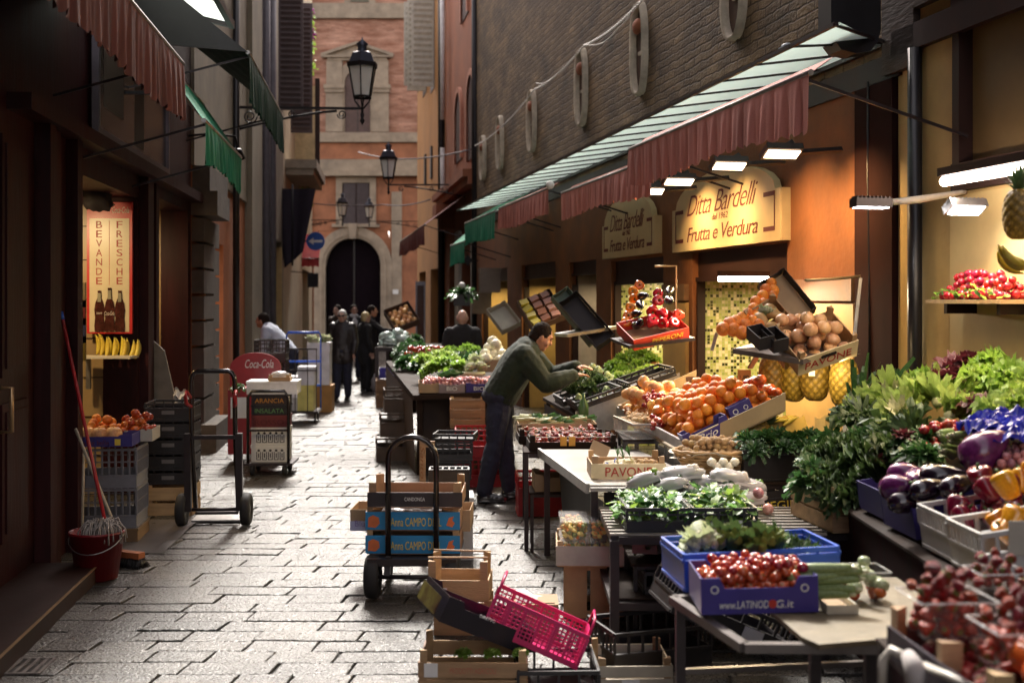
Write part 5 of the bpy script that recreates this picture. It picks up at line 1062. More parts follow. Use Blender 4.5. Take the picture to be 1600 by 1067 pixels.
for q in range(8): put('onion', .043, 'onion', 'golden onion spilling beside the tilted lettered crate', 'onion', P(1222+ (q%4)*13, 500+(q//4)*22, 7.25+.02*q), (rr(-.4,.4), rr(-.4,.4), rr(0,6)), 'golden onions beside the tilted crate')
r2 = wcrate('wooden_crate', 'slim wooden crate steeply tilted behind the onions holding squash', P(1218, 525, 7.45), (R(50), R(-30), R(8)), .24, .44, .08, slats=1)
A = TM(r2)
for q, (x, y) in enumerate(((-.05,.10),(.05,.12),(-.02,.0),(.06,-.02))): inst(ME['squash'], 'squash', 'tan pear shaped squash in the steep crate above the onions', 'squash', A @ MX((x, y, .06), (R(95), rr(-.2,.2), rr(-.3,.3)), .085), 'squashes in the steep crate')
r3 = carton('carton', 'black carton standing steeply at the top of the high shelf', P(1228, 470, 7.7), (R(60), R(-30), R(10)), .20, .34, .09, blkt, notch=.2)
pts = [(1205,443),(1196,452),(1209,454),(1192,462),(1206,463),(1181,471),(1193,474),(1178,482),(1190,485),(1169,490),(1183,495),(1160,498),(1175,503),(1150,503),(1164,509),(1140,506),(1130,514),(1146,515),(1160,520),(1185,508)]
for q, (px, py) in enumerate(pts): put('orange', .046 if py > 495 else .038, 'orange', 'orange in the long tilted row climbing to the top of the high shelf', 'orange', P(px, py, 7.4+(520-py)*.004), (rr(0,3), rr(0,3), 0), 'oranges climbing the high shelf')
put('cauli', .06, 'cauliflower', 'small white netted ball between oranges and onions on the high shelf', 'cauliflower', P(1196, 492, 7.15))
for q, (px, py) in enumerate(((1188,524),(1210,528))):
    r = carton('carton', ['small dark open carton end on the high shelf beside the oranges', 'second small dark carton end on the high shelf by the onions'][q], P(px, py+12, 7.15), (R(25), R(-12), R(14)), .10, .16, .085, blkt, notch=0)
# ---- fluorescent light inside the second shop
def tube_in(px, py, Y, L, lab, e=10, em=8):
    c = P(px, py, Y); r = T('tube_lamp', lab, 'lamp', c, TR-R(90)+R(96))
    mb = MB(); mb.cyl((-L/2,0,0), (L/2,0,0), .02, n=8); mb.build('tube', M('lit_tube_pink', (1,.8,.8), .4, var=0, emit=8, ecol=(1,.72,.66)), r)
    mb = MB(); mb.box(-L/2,-.03,.02,L/2,.03,.06); mb.build('housing', dkbrw, r)
    area(c - Vector((0, .05, .05)), c - Vector((0, .3, 1)), L, .1, e, (1,.80,.50), spread=170)
tube_in(1162, 436, 9.0, .42, 'short lit tube lamp under the lintel of the mosaic shop with oranges', 13)
c = rw(13.2, -.9, 2.05); area(c, c - Vector((0,0,1)), .3, .3, 22, (1,.80,.42), spread=175)
c = rw(10.3, -.9, 2.1); area(c, c - Vector((0,.2,1)), .4, .4, 26, (1,.78,.42), spread=175)
c = rw(10.3, .25, 1.93); area(c, c + Vector((-.4, -.5, -1)), 1.2, .1, 9, (1,.74,.42), spread=150)
c = rw(13.1, .25, 1.9); area(c, c + Vector((-.3, -.3, -1)), 1.0, .1, 7, (1,.80,.45), spread=150)
c = P(1262, 566, 7.25); area(c, c + Vector((.35, .55, -.45)), .5, .05, 1.1, (1,.72,.36), spread=170)  # added light under the high shelf to brighten the pineapples, no lamp there
c = rw(15.4, -.5, 2.0); area(c, c - Vector((0,0,1)), .3, .3, 3, (1,.80,.5), spread=175)
c = rw(18.6, -.4, 2.0); area(c, c - Vector((0,0,1)), .3, .3, 5, (1,.74,.3), spread=175)
c = rw(22.3, -.4, 2.0); area(c, c - Vector((0,0,1)), .3, .3, 5, (1,.74,.3), spread=175)
# ---- fruit stand with tan side boards
fs = T('fruit_stand', 'sloping tan wooden fruit stand with steel rail and clear front panel', 'stand', (0,0,0))
tanb = M('tan_board', (.34,.25,.13), .55, var=.12)
f0, f1, f2, f3 = Vector((1.06,7.2,.80)), Vector((1.66,7.2,1.08)), Vector((1.48,9.5,1.08)), Vector((.86,9.5,.80))
mb = MB(); poly3(mb, [f0, f1, f2, f3]); mb.build('bed', tanb, fs)
mb = MB(); U = Vector((0,0,.105)); mb.add([f0, f1, f1+U, f0+U, f0+Vector((0,-.015,0)), f1+Vector((0,-.015,0)), f1+U+Vector((0,-.015,0)), f0+U+Vector((0,-.015,0))], [(0,1,2,3),(7,6,5,4),(3,2,6,7),(0,4,5,1),(1,5,6,2),(0,3,7,4)]); mb.build('side_board', tanb, fs)
mb = MB(); mb.add([f3, f2, f2+U, f3+U, f3+Vector((0,.015,0)), f2+Vector((0,.015,0)), f2+U+Vector((0,.015,0)), f3+U+Vector((0,.015,0))], [(0,1,2,3),(7,6,5,4),(3,2,6,7),(0,4,5,1),(1,5,6,2),(0,3,7,4)]); mb.build('side_board', tanb, fs)
mb = MB(); mb.bar(f0+Vector((-.012,-.02,.06)), f3+Vector((-.012,.02,.06)), .02, .06); mb.build('steel_rail', metal, fs)
mb = MB(); mb.bar(f0+Vector((-.01,0,.0)), (1.06,7.2,.46), .025); mb.bar(f3+Vector((0,0,0)), (.86,9.5,.46), .025); mb.bar((1.05,7.2,.47), (.86,9.5,.47), .025); mb.build('steel_frame', metal, fs)
mb = MB(); mb.add([(1.045,7.22,.48),(.85,9.48,.48),(.85,9.48,.80),(1.045,7.22,.80)], [(0,1,2,3)]); mb.build('clear_panel', glassp, fs)
for x, y in ((1.08,7.25),(1.64,7.25),(.9,9.45),(1.45,9.45)): mb = MB(); mb.box(x-.02,y-.02,0,x+.02,y+.02,.79); mb.build('leg', metaldk, fs)
ang = math.atan2(.28, .60); yaw = math.atan2(-(.86-1.06), 2.3)
FS = Matrix.Translation(f0) @ Matrix.Rotation(yaw, 4, 'Z') @ Matrix.Rotation(-ang, 4, 'Y')
def fsl(x, y, z=0): return FS @ Matrix.Translation((x, y, z))
heap('orange', .0385, 'orange', 'bright orange piled at the near end of the tan fruit stand', 'orange', fsl(.36, .52, .0), .60, .86, 'oranges on the tan stand', 4, .12, .06, 'free', .8, .9, 16)
heap('apple', .037, 'apple', 'red and yellow apple in the middle of the tan fruit stand', 'apple', fsl(.30, 1.2, .0), .56, .42, 'apples on the tan stand', 3, .2, .08, 'any', .8, .9, 17)
heap('peach', .047, 'peach', 'large pale peach at the far end of the tan fruit stand', 'peach', fsl(.22, 1.85, .0), .40, .75, 'peaches on the tan stand', 3, .2, .12, 'any', .8, .9, 18)
heap('tomato', .019, 'cherry', 'dark cherry in a punnet among the apples on the stand', 'cherry', fsl(.18, 1.36, .12), .18, .26, 'cherries among the apples', 3, .3, .2, 'any', .8, .9, 19)
heap('tomato', .019, 'cherry', 'dark cherry scattered at the lower rail of the tan stand', 'cherry', fsl(.05, .98, .06), .12, .34, 'cherries at the steel rail', 2, .3, .2, 'any', .8, .9, 20)
heap('apple', .03, 'nectarine', 'small red nectarine along the lower rail of the tan stand', 'nectarine', fsl(.06, 1.5, .05), .12, .9, 'nectarines at the lower rail', 1, .3, .2, 'any', .8, .9, 21)
heap('otomato', .036, 'tomato', 'orange red tomato at the top end of the tan stand by the pineapples', 'tomato', fsl(.66, .35, .06), .16, .5, 'tomatoes at the top of the stand', 2, .3, .1, 'any', .8, .9, 22)
for q in range(4): 
    o = MB(); o.cb((0,0,0), (.02,.09,.035)); o = o.build('wooden_peg', wood); o.matrix_world = fsl(.015, .95+q*.36, .12); tag(o, 'short pale wooden crate peg along the stand rail', 'peg', 'pegs along the stand rail')
r = carton('carton', 'dark violet carton with white scribble print at the near corner of the orange heap', fsl(.17,.03,.03).translation, (R(0), -ang, yaw), .30, .12, .10, navy, notch=.4, texts=[('Brio', .0, .035, .13, .04, wht, .4)])
r = carton('carton', 'small dark violet carton tab with ring print among the oranges', fsl(.43,.06,.06).translation, (0, -ang, yaw), .15, .06, .085, navy, notch=0, texts=[('O', -.035, .045, .035, .035, wht, 0), ('O', .035, .045, .03, .03, wht, 0)])
mb = MB(); mb.cb((0,0,0), (.17,.14,.004)); o = mb.build('price_sheet', paper); o.matrix_world = MX(P(1113, 600, 8.3), (R(22), R(-12), R(10))); tag(o, 'white paper sheet lying on top of the apples', 'paper')
mb = MB(); mb.cb((0,0,0), (.10,.004,.09)); mb.text('K 2,50', .07, .03, FR((0,-.003,0)), mi=1); o = mb.build('price_card', [M('brown_card', (.30,.20,.10), .6), wht]); o.matrix_world = MX(P(1083, 598, 8.45), (R(-20), 0, R(5))); tag(o, 'small brown price card beside the white sheet on the fruit', 'card')
mb = MB(); mb.cb((0,0,0), (.09,.004,.11)); mb.text('1,80', .06, .03, FR((0,-.003,0)), mi=1); o = mb.build('price_card', [M('tan_card', (.45,.26,.08), .6), blkt]); o.matrix_world = MX(P(1163, 590, 8.0), (R(-20), 0, R(-10))); tag(o, 'tan price card with dark figures behind the oranges', 'card')
# ---- walnut basket
r = T('wicker_basket', 'wide wicker basket lined with white cloth holding walnuts', 'basket', P(1118, 745, 7.0), R(10))
mb = MB()
for q in range(9): f = q/8; rad = .13+.09*f; mb.tube([(rad*1.15*math.cos(t), rad*.8*math.sin(t), f*.16+.004*math.sin(t*14+q*3.1)) for t in [i*2*math.pi/30 for i in range(31)]], .011, 5)
mb.build('wicker_body', M('wicker', (.40,.24,.10), .6, var=.3, scale=20), r)
mb = MB(); mb.grid(lambda U, V: ((.245+.03*math.sin(U*50))*1.1*(1-.45*V)*math.cos(6.283*U), (.20+.02*math.sin(U*37))*(1-.45*V)*math.sin(6.283*U), .175-.05*V-.05*abs(math.sin(U*9))*(1-V)), 60, 6); mb.build('cloth_lining', M('cream_cloth', (.72,.66,.54), .8, var=.1), r)
frame_table('basket_stand', 'low dark stand under the walnut basket', 1.0, 6.85, 1.30, 7.15, .70, top=wooddk, leg=.02)
heap('walnut', .021, 'walnut', 'tan walnut heaped in the cloth lined wicker basket', 'walnut', TM(r) @ LM((0,.03,.13)), .38, .30, 'walnuts in the basket', 3, .3, .1, 'free', .75, 1.2, 23)
for q in range(5): put('wonion', .028, 'garlic', 'white garlic bulb on the cloth at the basket front', 'garlic', P(1112+q*9, 722+(q%2)*7, 6.75), (rr(-.5,.5),rr(-.5,.5),0), 'garlic bulbs at the basket')

cb0 = T('shade_backing', 'long dark counter added as the shade beneath the fruit and leaf displays', 'backing', (0,0,0))
mb = MB(); mb.add([(1.72,6.5,0),(2.5,6.5,0),(1.95,9.4,0),(1.15,9.4,0),(1.72,6.5,.6),(2.5,6.5,.6),(1.95,9.4,.6),(1.15,9.4,.6)], [(0,1,5,4),(1,2,6,5),(2,3,7,6),(3,0,4,7),(4,5,6,7)]); mb.build('backing_block', M('black_sheet', (.012,.010,.012), .6), cb0)  # dark block added to stand in for the shade under the displays
# ================================================================ RACK WITH GREENS (centre right)
rk = T('display_rack', 'dark steel rack with slatted top and lower shelves under two black crates of greens', 'rack', (0,0,0))
X0, X1, Y0, Y1, ZT = .50, 1.52, 5.78, 6.55, .595
for x in (X0, X1):
    for y in (Y0, Y1): mb = MB(); mb.box(x-.022, y-.022, 0, x+.022, y+.022, ZT-.02); mb.build('leg', metaldk, rk)
for z in (ZT-.019, .255):
    mb = MB(); [mb.box(X0+.022, y-.018, z-.018, X1-.022, y+.018, z+.018) for y in (Y0, Y1)]; [mb.box(x-.018, Y0+.023, z-.017, x+.018, Y1-.023, z+.017) for x in (X0, X1)]; mb.build('frame_rail', metaldk, rk)
mb = MB()
for q in range(10): y = Y0+.02+q*(Y1-Y0-.04)/9; mb.box(X0-.02, y-.012, ZT+.001, X1+.02, y+.012, ZT+.012)
mb.build('slat_top', M('pale_slats', (.34,.30,.25), .5), rk)
mb = MB(); mb.box(X0+.02, Y0+.03, .275, X1-.02, Y1-.03, .285); mb.build('lower_shelf', wooddk, rk)
for q, x in enumerate((.715, 1.04)):
    r = pcrate('plastic_crate', ['black plastic crate of flat green leaves on the rack, alley side', 'black plastic crate of flat green leaves with a white label on the rack'][q], (x, 6.06, ZT+.014), R(1), .315, .50, .12, nx=5, nz=2, solid=.45, tag_=q == 1)
    loose('salad_leaves', ['loose flat green leaves filling the alley side black crate on the rack', 'loose flat green leaves filling the labelled black crate on the rack'][q], 'leaves', [m_spin, leafmat('mid_green_leaf', (.06,.16,.03), (.16,.32,.09)), m_let], LM((x, 6.06, ZT+.07)), .29, .46, .09, 190, .10, .03, 30+q)
pk = M('shiny_wrap', (.55,.54,.55), .16, var=.1, coat=.6)
def packet(lab, loc, rot, L, W_, H, mat=pk, inner=None, group=None):
    r = T('wrapped_pack', lab, 'pack', loc, rot, group); mb = MB(); s = rr(0, 9)
    mb.ell((0,0,H/2), (L/2, W_/2, H*.62), 18, 10, wob=.25); mb.box(-L/2*.85, -W_/2*.8, -.004, L/2*.85, W_/2*.8, .012); mb.build('wrap', mat, r)
    if inner:
        mb = MB()
        for q in range(7): mb.ell((-L*.3+q*L*.1, rr(-.2,.2)*W_, H*.72), (L*.10, W_*.2, H*.42), 8, 6)
        mb.build('contents', inner, r)
    return r
for q, (px, py, ro, L) in enumerate(((1010,752,-28,.25),(1065,742,-10,.26),(1050,760,-25,.2),(1105,758,20,.22),(1140,748,14,.24),(1125,770,-20,.24),(1170,762,8,.2),(1168,782,-12,.22),(1090,772,12,.18))):
    packet(['white wrapped pack with green tips at the alley end above the greens', 'long white wrapped pack with pale sprouts inside above the greens', 'white wrapped pack half under the two long ones', 'glossy pinkish white pack behind the centre of the leaf crates', 'white wrapped pack standing up beside the centre of the leaf crates', 'white wrapped pack lying low on the centre leaves', 'glossy white pack at the wall end above the labelled crate', 'white pack drooping over the wall end of the labelled crate', 'small white pack between the wrapped packs and leaves'][q],
        P(px, py+8, 6.45-.05*(q%3)), (R(-14), R(ro*.8), R(ro)), L, .11, .07, pk, [m_par, m_gar, m_spin][q%3])
for q, (px, py) in enumerate(((1115,775),(1150,785),(1185,770),(1200,795))): put('smallradish', .03, 'turnip', 'pinkish white turnip tucked among the wrapped packs', 'turnip', P(px, py, 6.3), (1, q, 0), 'turnips among the packs')
for q in range(5):
    r = carton('tray', ['shallow vegetable tray in front on the lower rack shelf', 'second shallow tray slanting on the lower rack shelf', 'third shallow slanting tray on the lower rack shelf', 'fourth shallow slanting tray on the lower rack shelf', 'last shallow tray at the wall end of the lower rack shelf'][q], P(1035+q*42, 858-q*3, 6.2), (R(-4), R(-4), R(-32)), .14, .42, .045, M('tray_grey', (.20,.16,.14), .5), notch=0, cat='tray')
    loose('packed_leaves', 'leaves and cellophane filling shallow tray %s on the lower shelf' % ['one','two','three','four','five'][q], 'leaves', [pk, m_bok, m_spin], TM(r) @ LM((0,0,.02)), .12, .38, .03, 40, .08, .025, 50+q)
frame_table('tray_stand', 'low inner stand carrying the slanting trays inside the rack', .62, 5.95, 1.44, 6.45, .425, top=wooddk, leg=.02)
pcrate('plastic_crate', 'empty black crate lying on the bottom shelf inside the rack', (.95, 6.1, .287), R(3), .6, .4, .11, nx=14, solid=.3)
r = pcrate('plastic_crate', 'black plastic crate tipped over on the ground under the rack end', (.90, 5.28, .30), (R(0), R(24), R(8)), .55, .36, .15, nx=7, solid=.5, tag_=True)
pcrate('plastic_crate', 'second black crate on the ground half under the rack legs', (.66, 5.72, .004), (0, 0, R(18)), .5, .34, .2, nx=7, solid=.5)
# crate of dried fruit tubs standing on end
r = wcrate('wooden_crate', 'wooden crate standing on its end with red lettering, under the fruit tub tray', (.30, 6.70, .15), (0, R(90), R(-4)), .30, .36, .28, mat=M('tan_crate_wood', (.36,.22,.12), .7, var=.25, scale=4, bump=.2), slats=2)
r = wcrate('wooden_crate', 'whitish shallow crate holding stacked tubs of cut fruit', (.43, 6.62, .302), R(-2), .37, .38, .105, front=M('whitewashed_board', (.42,.39,.35), .7), slats=1, base=True, post=.03)
tubm = M('tub_plastic', (.85,.85,.82), .1, var=0, alpha=.10)
for q in range(8):
    x, y, z = (q%2)*.165-.085, ((q//2)%2)*.17-.09, (q//4)*.112
    t_ = T('fruit_tub', ['clear tub of dried fruit in the lower layer of the whitish crate', 'clear tub of dried fruit in the upper layer above the whitish crate'][q//4], 'tub', (.43+x, 6.62+y, .322+z), R(-2), ['lower fruit tubs', 'upper fruit tubs'][q//4])
    mb = MB(); mb.box(-.078,-.078,0,.078,.078,.10); mb.build('tub_shell', tubm, t_)
    mb = MB(); mb.box(-.081,-.081,.1005,.081,.081,.108); mb.build('lid', M('clear_lid', (.9,.9,.9), .08, var=0, alpha=.14), t_)
    mb = MB(); rs = random.Random(q); mats_ = [M('dried_orange', (.70,.26,.03), .5), M('dried_yellow', (.70,.55,.15), .5), M('dried_green', (.20,.26,.06), .5)]
    for w in range(90): mb.ell((rs.uniform(-.06,.06), rs.uniform(-.06,.06), rs.uniform(.012,.088)), (.016,.013,.010), 6, 4, (rs.random(), rs.random(), 0), mi=(q + rs.randrange(4)//3 + int(w/20)) % 3)
    mb.build('dried_fruit', mats_, t_)
# ---- white topped table with the PAVONE crate
pt = T('market_table', 'white topped steel edged table carrying the flat lettered crate', 'table', (0,0,0))
ta, tb, tc_, td = (.435,6.58,.72), (1.12,6.58,.72), (.86,8.15,.72), (.20,8.15,.72)
mb = MB(); poly3(mb, [ta, tb, tc_, td], .012); mb.build('table_top', M('white_laminate', (.36,.34,.31), .35, var=.15), pt)
mb = MB(); mb.bar(Vector(ta)+Vector((-.014,0,-.02)), Vector(td)+Vector((-.014,0,-.02)), .02, .055); mb.bar(Vector(ta)+Vector((0,-.014,-.02)), Vector(tb)+Vector((0,-.014,-.02)), .05, .02); mb.build('steel_edge', metal, pt)
for x, y in ((.46,6.62),(1.08,6.62),(.84,8.1),(.24,8.1)): mb = MB(); mb.box(x-.02,y-.02,0,x+.02,y+.02,.70); mb.build('leg', metaldk, pt)
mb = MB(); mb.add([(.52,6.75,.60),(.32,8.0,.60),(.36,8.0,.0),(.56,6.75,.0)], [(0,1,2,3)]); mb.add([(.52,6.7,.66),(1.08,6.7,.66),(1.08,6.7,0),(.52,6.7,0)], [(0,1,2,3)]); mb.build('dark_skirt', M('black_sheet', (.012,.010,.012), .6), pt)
r = wcrate('wooden_crate', 'shallow wooden crate with big red lettering on the white topped table', (.665, 6.93, .722), R(1), .43, .30, .085, front=M('cream_print_board', (0,0,0)), endmat=cardb, text='PAVONE', tw=.62, thh=.62, slats=1, post=.045)
A = TM(r)
for q in range(2): inst(ME['asparagus'], 'asparagus', 'white asparagus bundle lying in the flat lettered crate', 'asparagus', A @ MX((-.09+q*.06, .0+q*.03, .05+.02*q), (R(80), 0, R(50)), .11), 'asparagus bundles in the flat crate')
heap('walnut', .014, 'mushroom', 'small dusky mushroom in the flat lettered crate', 'mushroom', A @ LM((.12,.03,.02)), .16, .2, 'mushrooms in the flat crate', 3, .3, .2, 'free', .8, .9, 60)
scatter('leek', .07, 'spring_onion', 'tiny pale spring onion in the middle of the flat lettered crate', 'spring onion', 'spring onions in the flat crate', [(965,715,6.9),(975,718,6.9),(985,714,6.85)], 61, 1)
mb = MB(); mb.cb((0,0,0), (.12,.004,.085)); o = mb.build('price_card', cardb); o.matrix_world = MX(P(937, 702, 7.5), (R(-25), R(25), 0)); tag(o, 'brown card leaning behind the flat lettered crate', 'card')
# scale-like clear box with dates
r = T('clear_box', 'low clear plastic box with brown dates and chestnuts by the steel rail', 'box', (.92, 8.35, .80), R(8)); mb = MB(); mb.box(-.14,-.3,0,.14,.3,.10); mb.build('box_shell', glassp, r); mb = MB(); mb.bar((-.14,-.3,.1),(-.14,.3,.1),.012); mb.bar((-.14,-.3,.1),(.14,-.3,.1),.012); mb.build('rim', metal, r)
heap('walnut', .017, 'date', 'dark brown date in the low clear box', 'date', TM(r) @ LM((0,0,.07)), .22, .5, 'dates in the clear box', 2, .3, .2, 'free', .8, .9, 62)
frame_table('box_stand', 'thin stand holding the clear box of dates', .78, 8.1, 1.05, 8.6, .795, leg=.02, top=wooddk)
# ---- strawberry trays on the next table
frame_table('market_table', 'dark table of strawberry trays beside the man in the green jumper', .10, 8.25, .78, 9.45, .69, top=wooddk)
punm = M('punnet_plastic', (.9,.9,.9), .1, var=0, alpha=.05)
def punnet(lab, M_, w, d, h, key, r_, layers, item, ilab, g, seed, group=None, st=None):
    p = T('punnet', lab, 'punnet', (0,0,0), 0, group); p.matrix_world = M_
    mb = MB(); t = .003; a, b = w/2, d/2; k_ = .82
    for P4 in ([(-a*k_,-b*k_,0),(a*k_,-b*k_,0),(a,-b,h),(-a,-b,h)], [(a*k_,-b*k_,0),(a*k_,b*k_,0),(a,b,h),(a,-b,h)], [(a*k_,b*k_,0),(-a*k_,b*k_,0),(-a,b,h),(a,b,h)], [(-a*k_,b*k_,0),(-a*k_,-b*k_,0),(-a,-b,h),(-a,b,h)], [(-a*k_,-b*k_,0),(-a*k_,b*k_,0),(a*k_,b*k_,0),(a*k_,-b*k_,0)]): mb.add(P4, [(0,1,2,3)])
    mb.build('shell', punm, p)
    mb = MB(); mb.tube([(-a,-b,h),(a,-b,h),(a,b,h),(-a,b,h),(-a,-b,h)], .003, 5); mb.build('rim', M('clear_rim', (.85,.85,.85), .15, var=0, alpha=.35), p)
    heap(key, r_, item, ilab, item, M_ @ LM((0,0,.004)), w*.93, d*.93, g, layers, .35, .18, 'free', .8, .35, seed, st=layers-2 if st is None else st)
for ti, (cy, lab) in enumerate(((8.45, 'wooden tray of strawberry punnets at the near edge of the dark table'), (8.83, 'wooden tray of strawberry punnets behind the first tray'))):
    r = wcrate('wooden_tray', lab, (.42-.07*ti, cy, .695), R(3), .62, .33, .055, mat=wooddk, slats=1, post=.05, pw=.035)
    A = TM(r)
    for q in range(4): punnet(['clear punnet of strawberries in the near tray', 'clear punnet of strawberries in the second tray'][ti], A @ LM((-.225+q*.15, .03, .008)), .14, .2, .075, 'strawberry', .0185, 3, 'strawberry', ['small strawberry in the near tray', 'small strawberry in the second tray'][ti], ['strawberries near tray', 'strawberries second tray'][ti], 70+q+ti*9, ['punnets in the near tray', 'punnets in the second tray'][ti], st=[2,3][ti])
    heap('strawberry', .016, 'strawberry', 'loose strawberry along the front of the %s tray' % ['near', 'second'][ti], 'strawberry', A @ LM((0,-.12,.01)), .58, .07, ['loose strawberries near', 'loose strawberries second'][ti], 2, .3, .2, 'free', .8, .9, 90+ti)
for q in range(2): mb = MB(); mb.cb((0,0,0), (.045,.004,.065)); o = mb.build('card', M('orange_card', (.75,.36,.05), .6)); o.matrix_world = MX((.36+q*.06, 8.275, .76), (0,0,.05)); tag(o, 'orange card clipped on the front of the near strawberry tray', 'card', 'orange cards on the tray')
for q in range(22): put('leek', .10, 'spring_onion', 'thin green spring onion lying in the heap behind the strawberries', 'spring onion', (.22+rr(-.12,.38), 9.2+rr(-.12,.14), .82+rr(-.02,.03)), (R(86)+rr(-.1,.1), 0, R(70)+rr(-.5,.5)), 'spring onions heap')
r = carton('carton', 'plain carton under the heap of thin spring onions', (.34, 9.2, .695), R(3), .6, .34, .11, cardb, notch=0)
r = carton('carton', 'small open carton on the lower shelf beneath the strawberry trays', (.30, 8.35, .42), R(3), .3, .3, .12, cardb, notch=.2)
frame_table('low_stand', 'low stand for a carton beneath the strawberry trays', .14, 8.2, .5, 8.5, .415, top=wooddk, leg=.02)
pcrate('plastic_crate', 'red plastic crate on the ground beneath the strawberry table', (.22, 9.75, .002), R(3), .36, .4, .32, redp, nx=6, solid=.7)
# ---- lettuce display in front of the first mosaic shop
ls = T('vegetable_stand', 'sloping dark vegetable stand with steel sides by the reaching man', 'stand', (0,0,0))
g0, g1, g2, g3 = Vector((.52,9.75,.80)), Vector((1.38,9.75,1.12)), Vector((1.22,11.5,1.12)), Vector((.30,11.5,.80))
mb = MB(); poly3(mb, [g0, g1, g2, g3], .03); mb.build('bed', wooddk, ls)
mb = MB(); mb.add([g0+Vector((0,-.01,-.2)), g1+Vector((0,-.01,-.3)), g1+Vector((0,-.01,.03)), g0+Vector((0,-.01,.03))], [(0,1,2,3)]); mb.build('steel_side', metal, ls)
for x, y, z in ((.55,9.8,.77),(1.35,9.8,1.07),(.35,11.4,.77),(1.2,11.4,1.07)): mb = MB(); mb.box(x-.02,y-.02,0,x+.02,y+.02,z); mb.build('leg', metaldk, ls)
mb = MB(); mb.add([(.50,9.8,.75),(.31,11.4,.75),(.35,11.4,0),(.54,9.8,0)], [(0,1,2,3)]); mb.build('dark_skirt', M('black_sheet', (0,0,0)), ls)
for q, (x, y, lab) in enumerate(((.70,10.0,'black crate of artichokes at the near low corner of the vegetable stand'), (.62,10.75,'black crate of kale in the middle of the vegetable stand under the hands'), (1.14,10.0,'black crate of courgettes at the upper side of the vegetable stand'), (1.05,10.75,'black crate of curly parsley at the mosaic wall'))):
    pcrate('plastic_crate', lab, (x, y, .83+(x-.5)*.36), (0, R(-19), R(6)), .40, .55, .075, nx=6, solid=.5)
scatter('kaleleaf', .12, 'kale', 'pale kale head beneath the reaching hands', 'kale', 'kale heads under the hands', [(905,598,10.5),(925,590,10.6),(915,610,10.3),(895,612,10.3),(935,600,10.5),(890,600,10.7)], 40)
scatter('cabbage', .085, 'lettuce', 'round pale lettuce head beneath the reaching hand', 'lettuce', 'round lettuces under the hand', [(915,585,10.8),(935,582,10.8),(950,592,10.6),(925,577,11.0)], 41)
scatter('cabbage', .055, 'artichoke', 'small green artichoke in the near low crate', 'artichoke', 'artichokes in the near crate', [(915,630,9.9),(930,625,9.9),(945,620,9.95),(925,640,9.8),(940,635,9.8),(958,628,9.85),(965,615,10.0),(905,622,10.0),(948,610,10.1)], 42)
scatter('herbs', .15, 'parsley', 'bright curly parsley bunch against the mosaic wall', 'parsley', 'parsley bunches', [(960,575,11.0),(975,565,11.1),(990,560,11.2),(1005,558,11.1),(1018,565,10.9),(970,585,10.9),(998,572,10.9)], 43)
scatter('lettuce', .12, 'lettuce', 'bright yellow green lettuce in front of the parsley', 'lettuce', 'bright lettuces by the parsley', [(968,592,10.7),(985,590,10.6),(1003,588,10.6),(1018,582,10.6)], 44)
for q in range(11): put('courgette', .10, 'courgette', 'pale courgette in the upper crate before the bright lettuce', 'courgette', P(985+rr(0,42), 612-rr(0,14), 10.1+rr(-.1,.2)), (R(85)+rr(-.2,.2), 0, R(-75)+rr(-.4,.4)), 'courgettes by the lettuce')
put('apple', .05, 'apple', 'single red round fruit against the pier beside the parsley', 'apple', P(1024, 570, 10.9))
mb = MB(); mb.lathe([(0,0),(.04,0),(.042,.11),(.03,.15),(.013,.18),(.013,.22),(0,.22)], 16); o = mb.build('bottle', M('green_bottle', (.08,.16,.06), .2)); o.location = (.58, 9.6, .77); tag(o, 'squat dark green bottle near the spring onions', 'bottle')
# ---- hanging box of peppers
r = T('hanging_shelf', 'steel arm shelf on the pier holding the box of peppers', 'shelf', P(1020, 527, 9.2), (R(6), R(-6), R(14)))
mb = MB(); mb.box(-.27,-.2,-.03,.27,.22,-.006); mb.build('shelf_board', metaldk, r); mb = MB(); mb.bar((.15,.1,-.01), (.42,.4,-.01), .02); mb.tube([(.2,.2,-.01),(.3,.25,.1),(.35,.3,.5),(.15,.25,.52)], .01, 6); mb.build('bracket', M('brass_rail', (0,0,0)), r)
r = carton('carton', 'red printed open box of peppers hanging out from the pier', P(1020, 524, 9.2), (R(22), R(-12), R(14)), .46, .34, .09, M('red_carton', (.55,.05,.03), .5), notch=0, texts=[('PEPERONI', .05, .045, .26, .035, yelt, .2)])
for q, (px, py, key, s) in enumerate(((1028,458,'rpepper',.05),(1026,470,'rpepper',.055),(1020,485,'rpepper',.06),(1035,490,'rpepper',.06),(1018,503,'rpepper',.06),(1038,505,'rpepper',.055),(1058,492,'rpepper',.055),(1050,505,'rpepper',.055))): put(key, s, 'pepper', 'shiny red pepper stacked in the hanging red box', 'pepper', P(px, py, 9.15+(510-py)*.006), (rr(1,2), rr(-.4,.4), rr(-.5,.5)), 'red peppers in the hanging box')
for q, (px, py) in enumerate(((998,447),(990,465),(985,480),(980,495),(990,455),(977,505))): put('opepper', .05, 'pepper', 'orange pepper on the alley side of the hanging red box', 'pepper', P(px, py, 9.3+(510-py)*.006), (rr(1,2), rr(-.4,.4), rr(-.5,.5)), 'orange peppers in the hanging box')
for q, (px, py) in enumerate(((1005,462),(1000,477),(995,490),(1000,503),(1046,470),(1045,455),(992,508))): put('aubergine', .075, 'aubergine', 'slim dark aubergine between the peppers in the hanging box', 'aubergine', P(px, py, 9.2+(510-py)*.006), (rr(1.2,1.9), rr(-.4,.4), rr(-.8,.8)), 'aubergines in the hanging box')
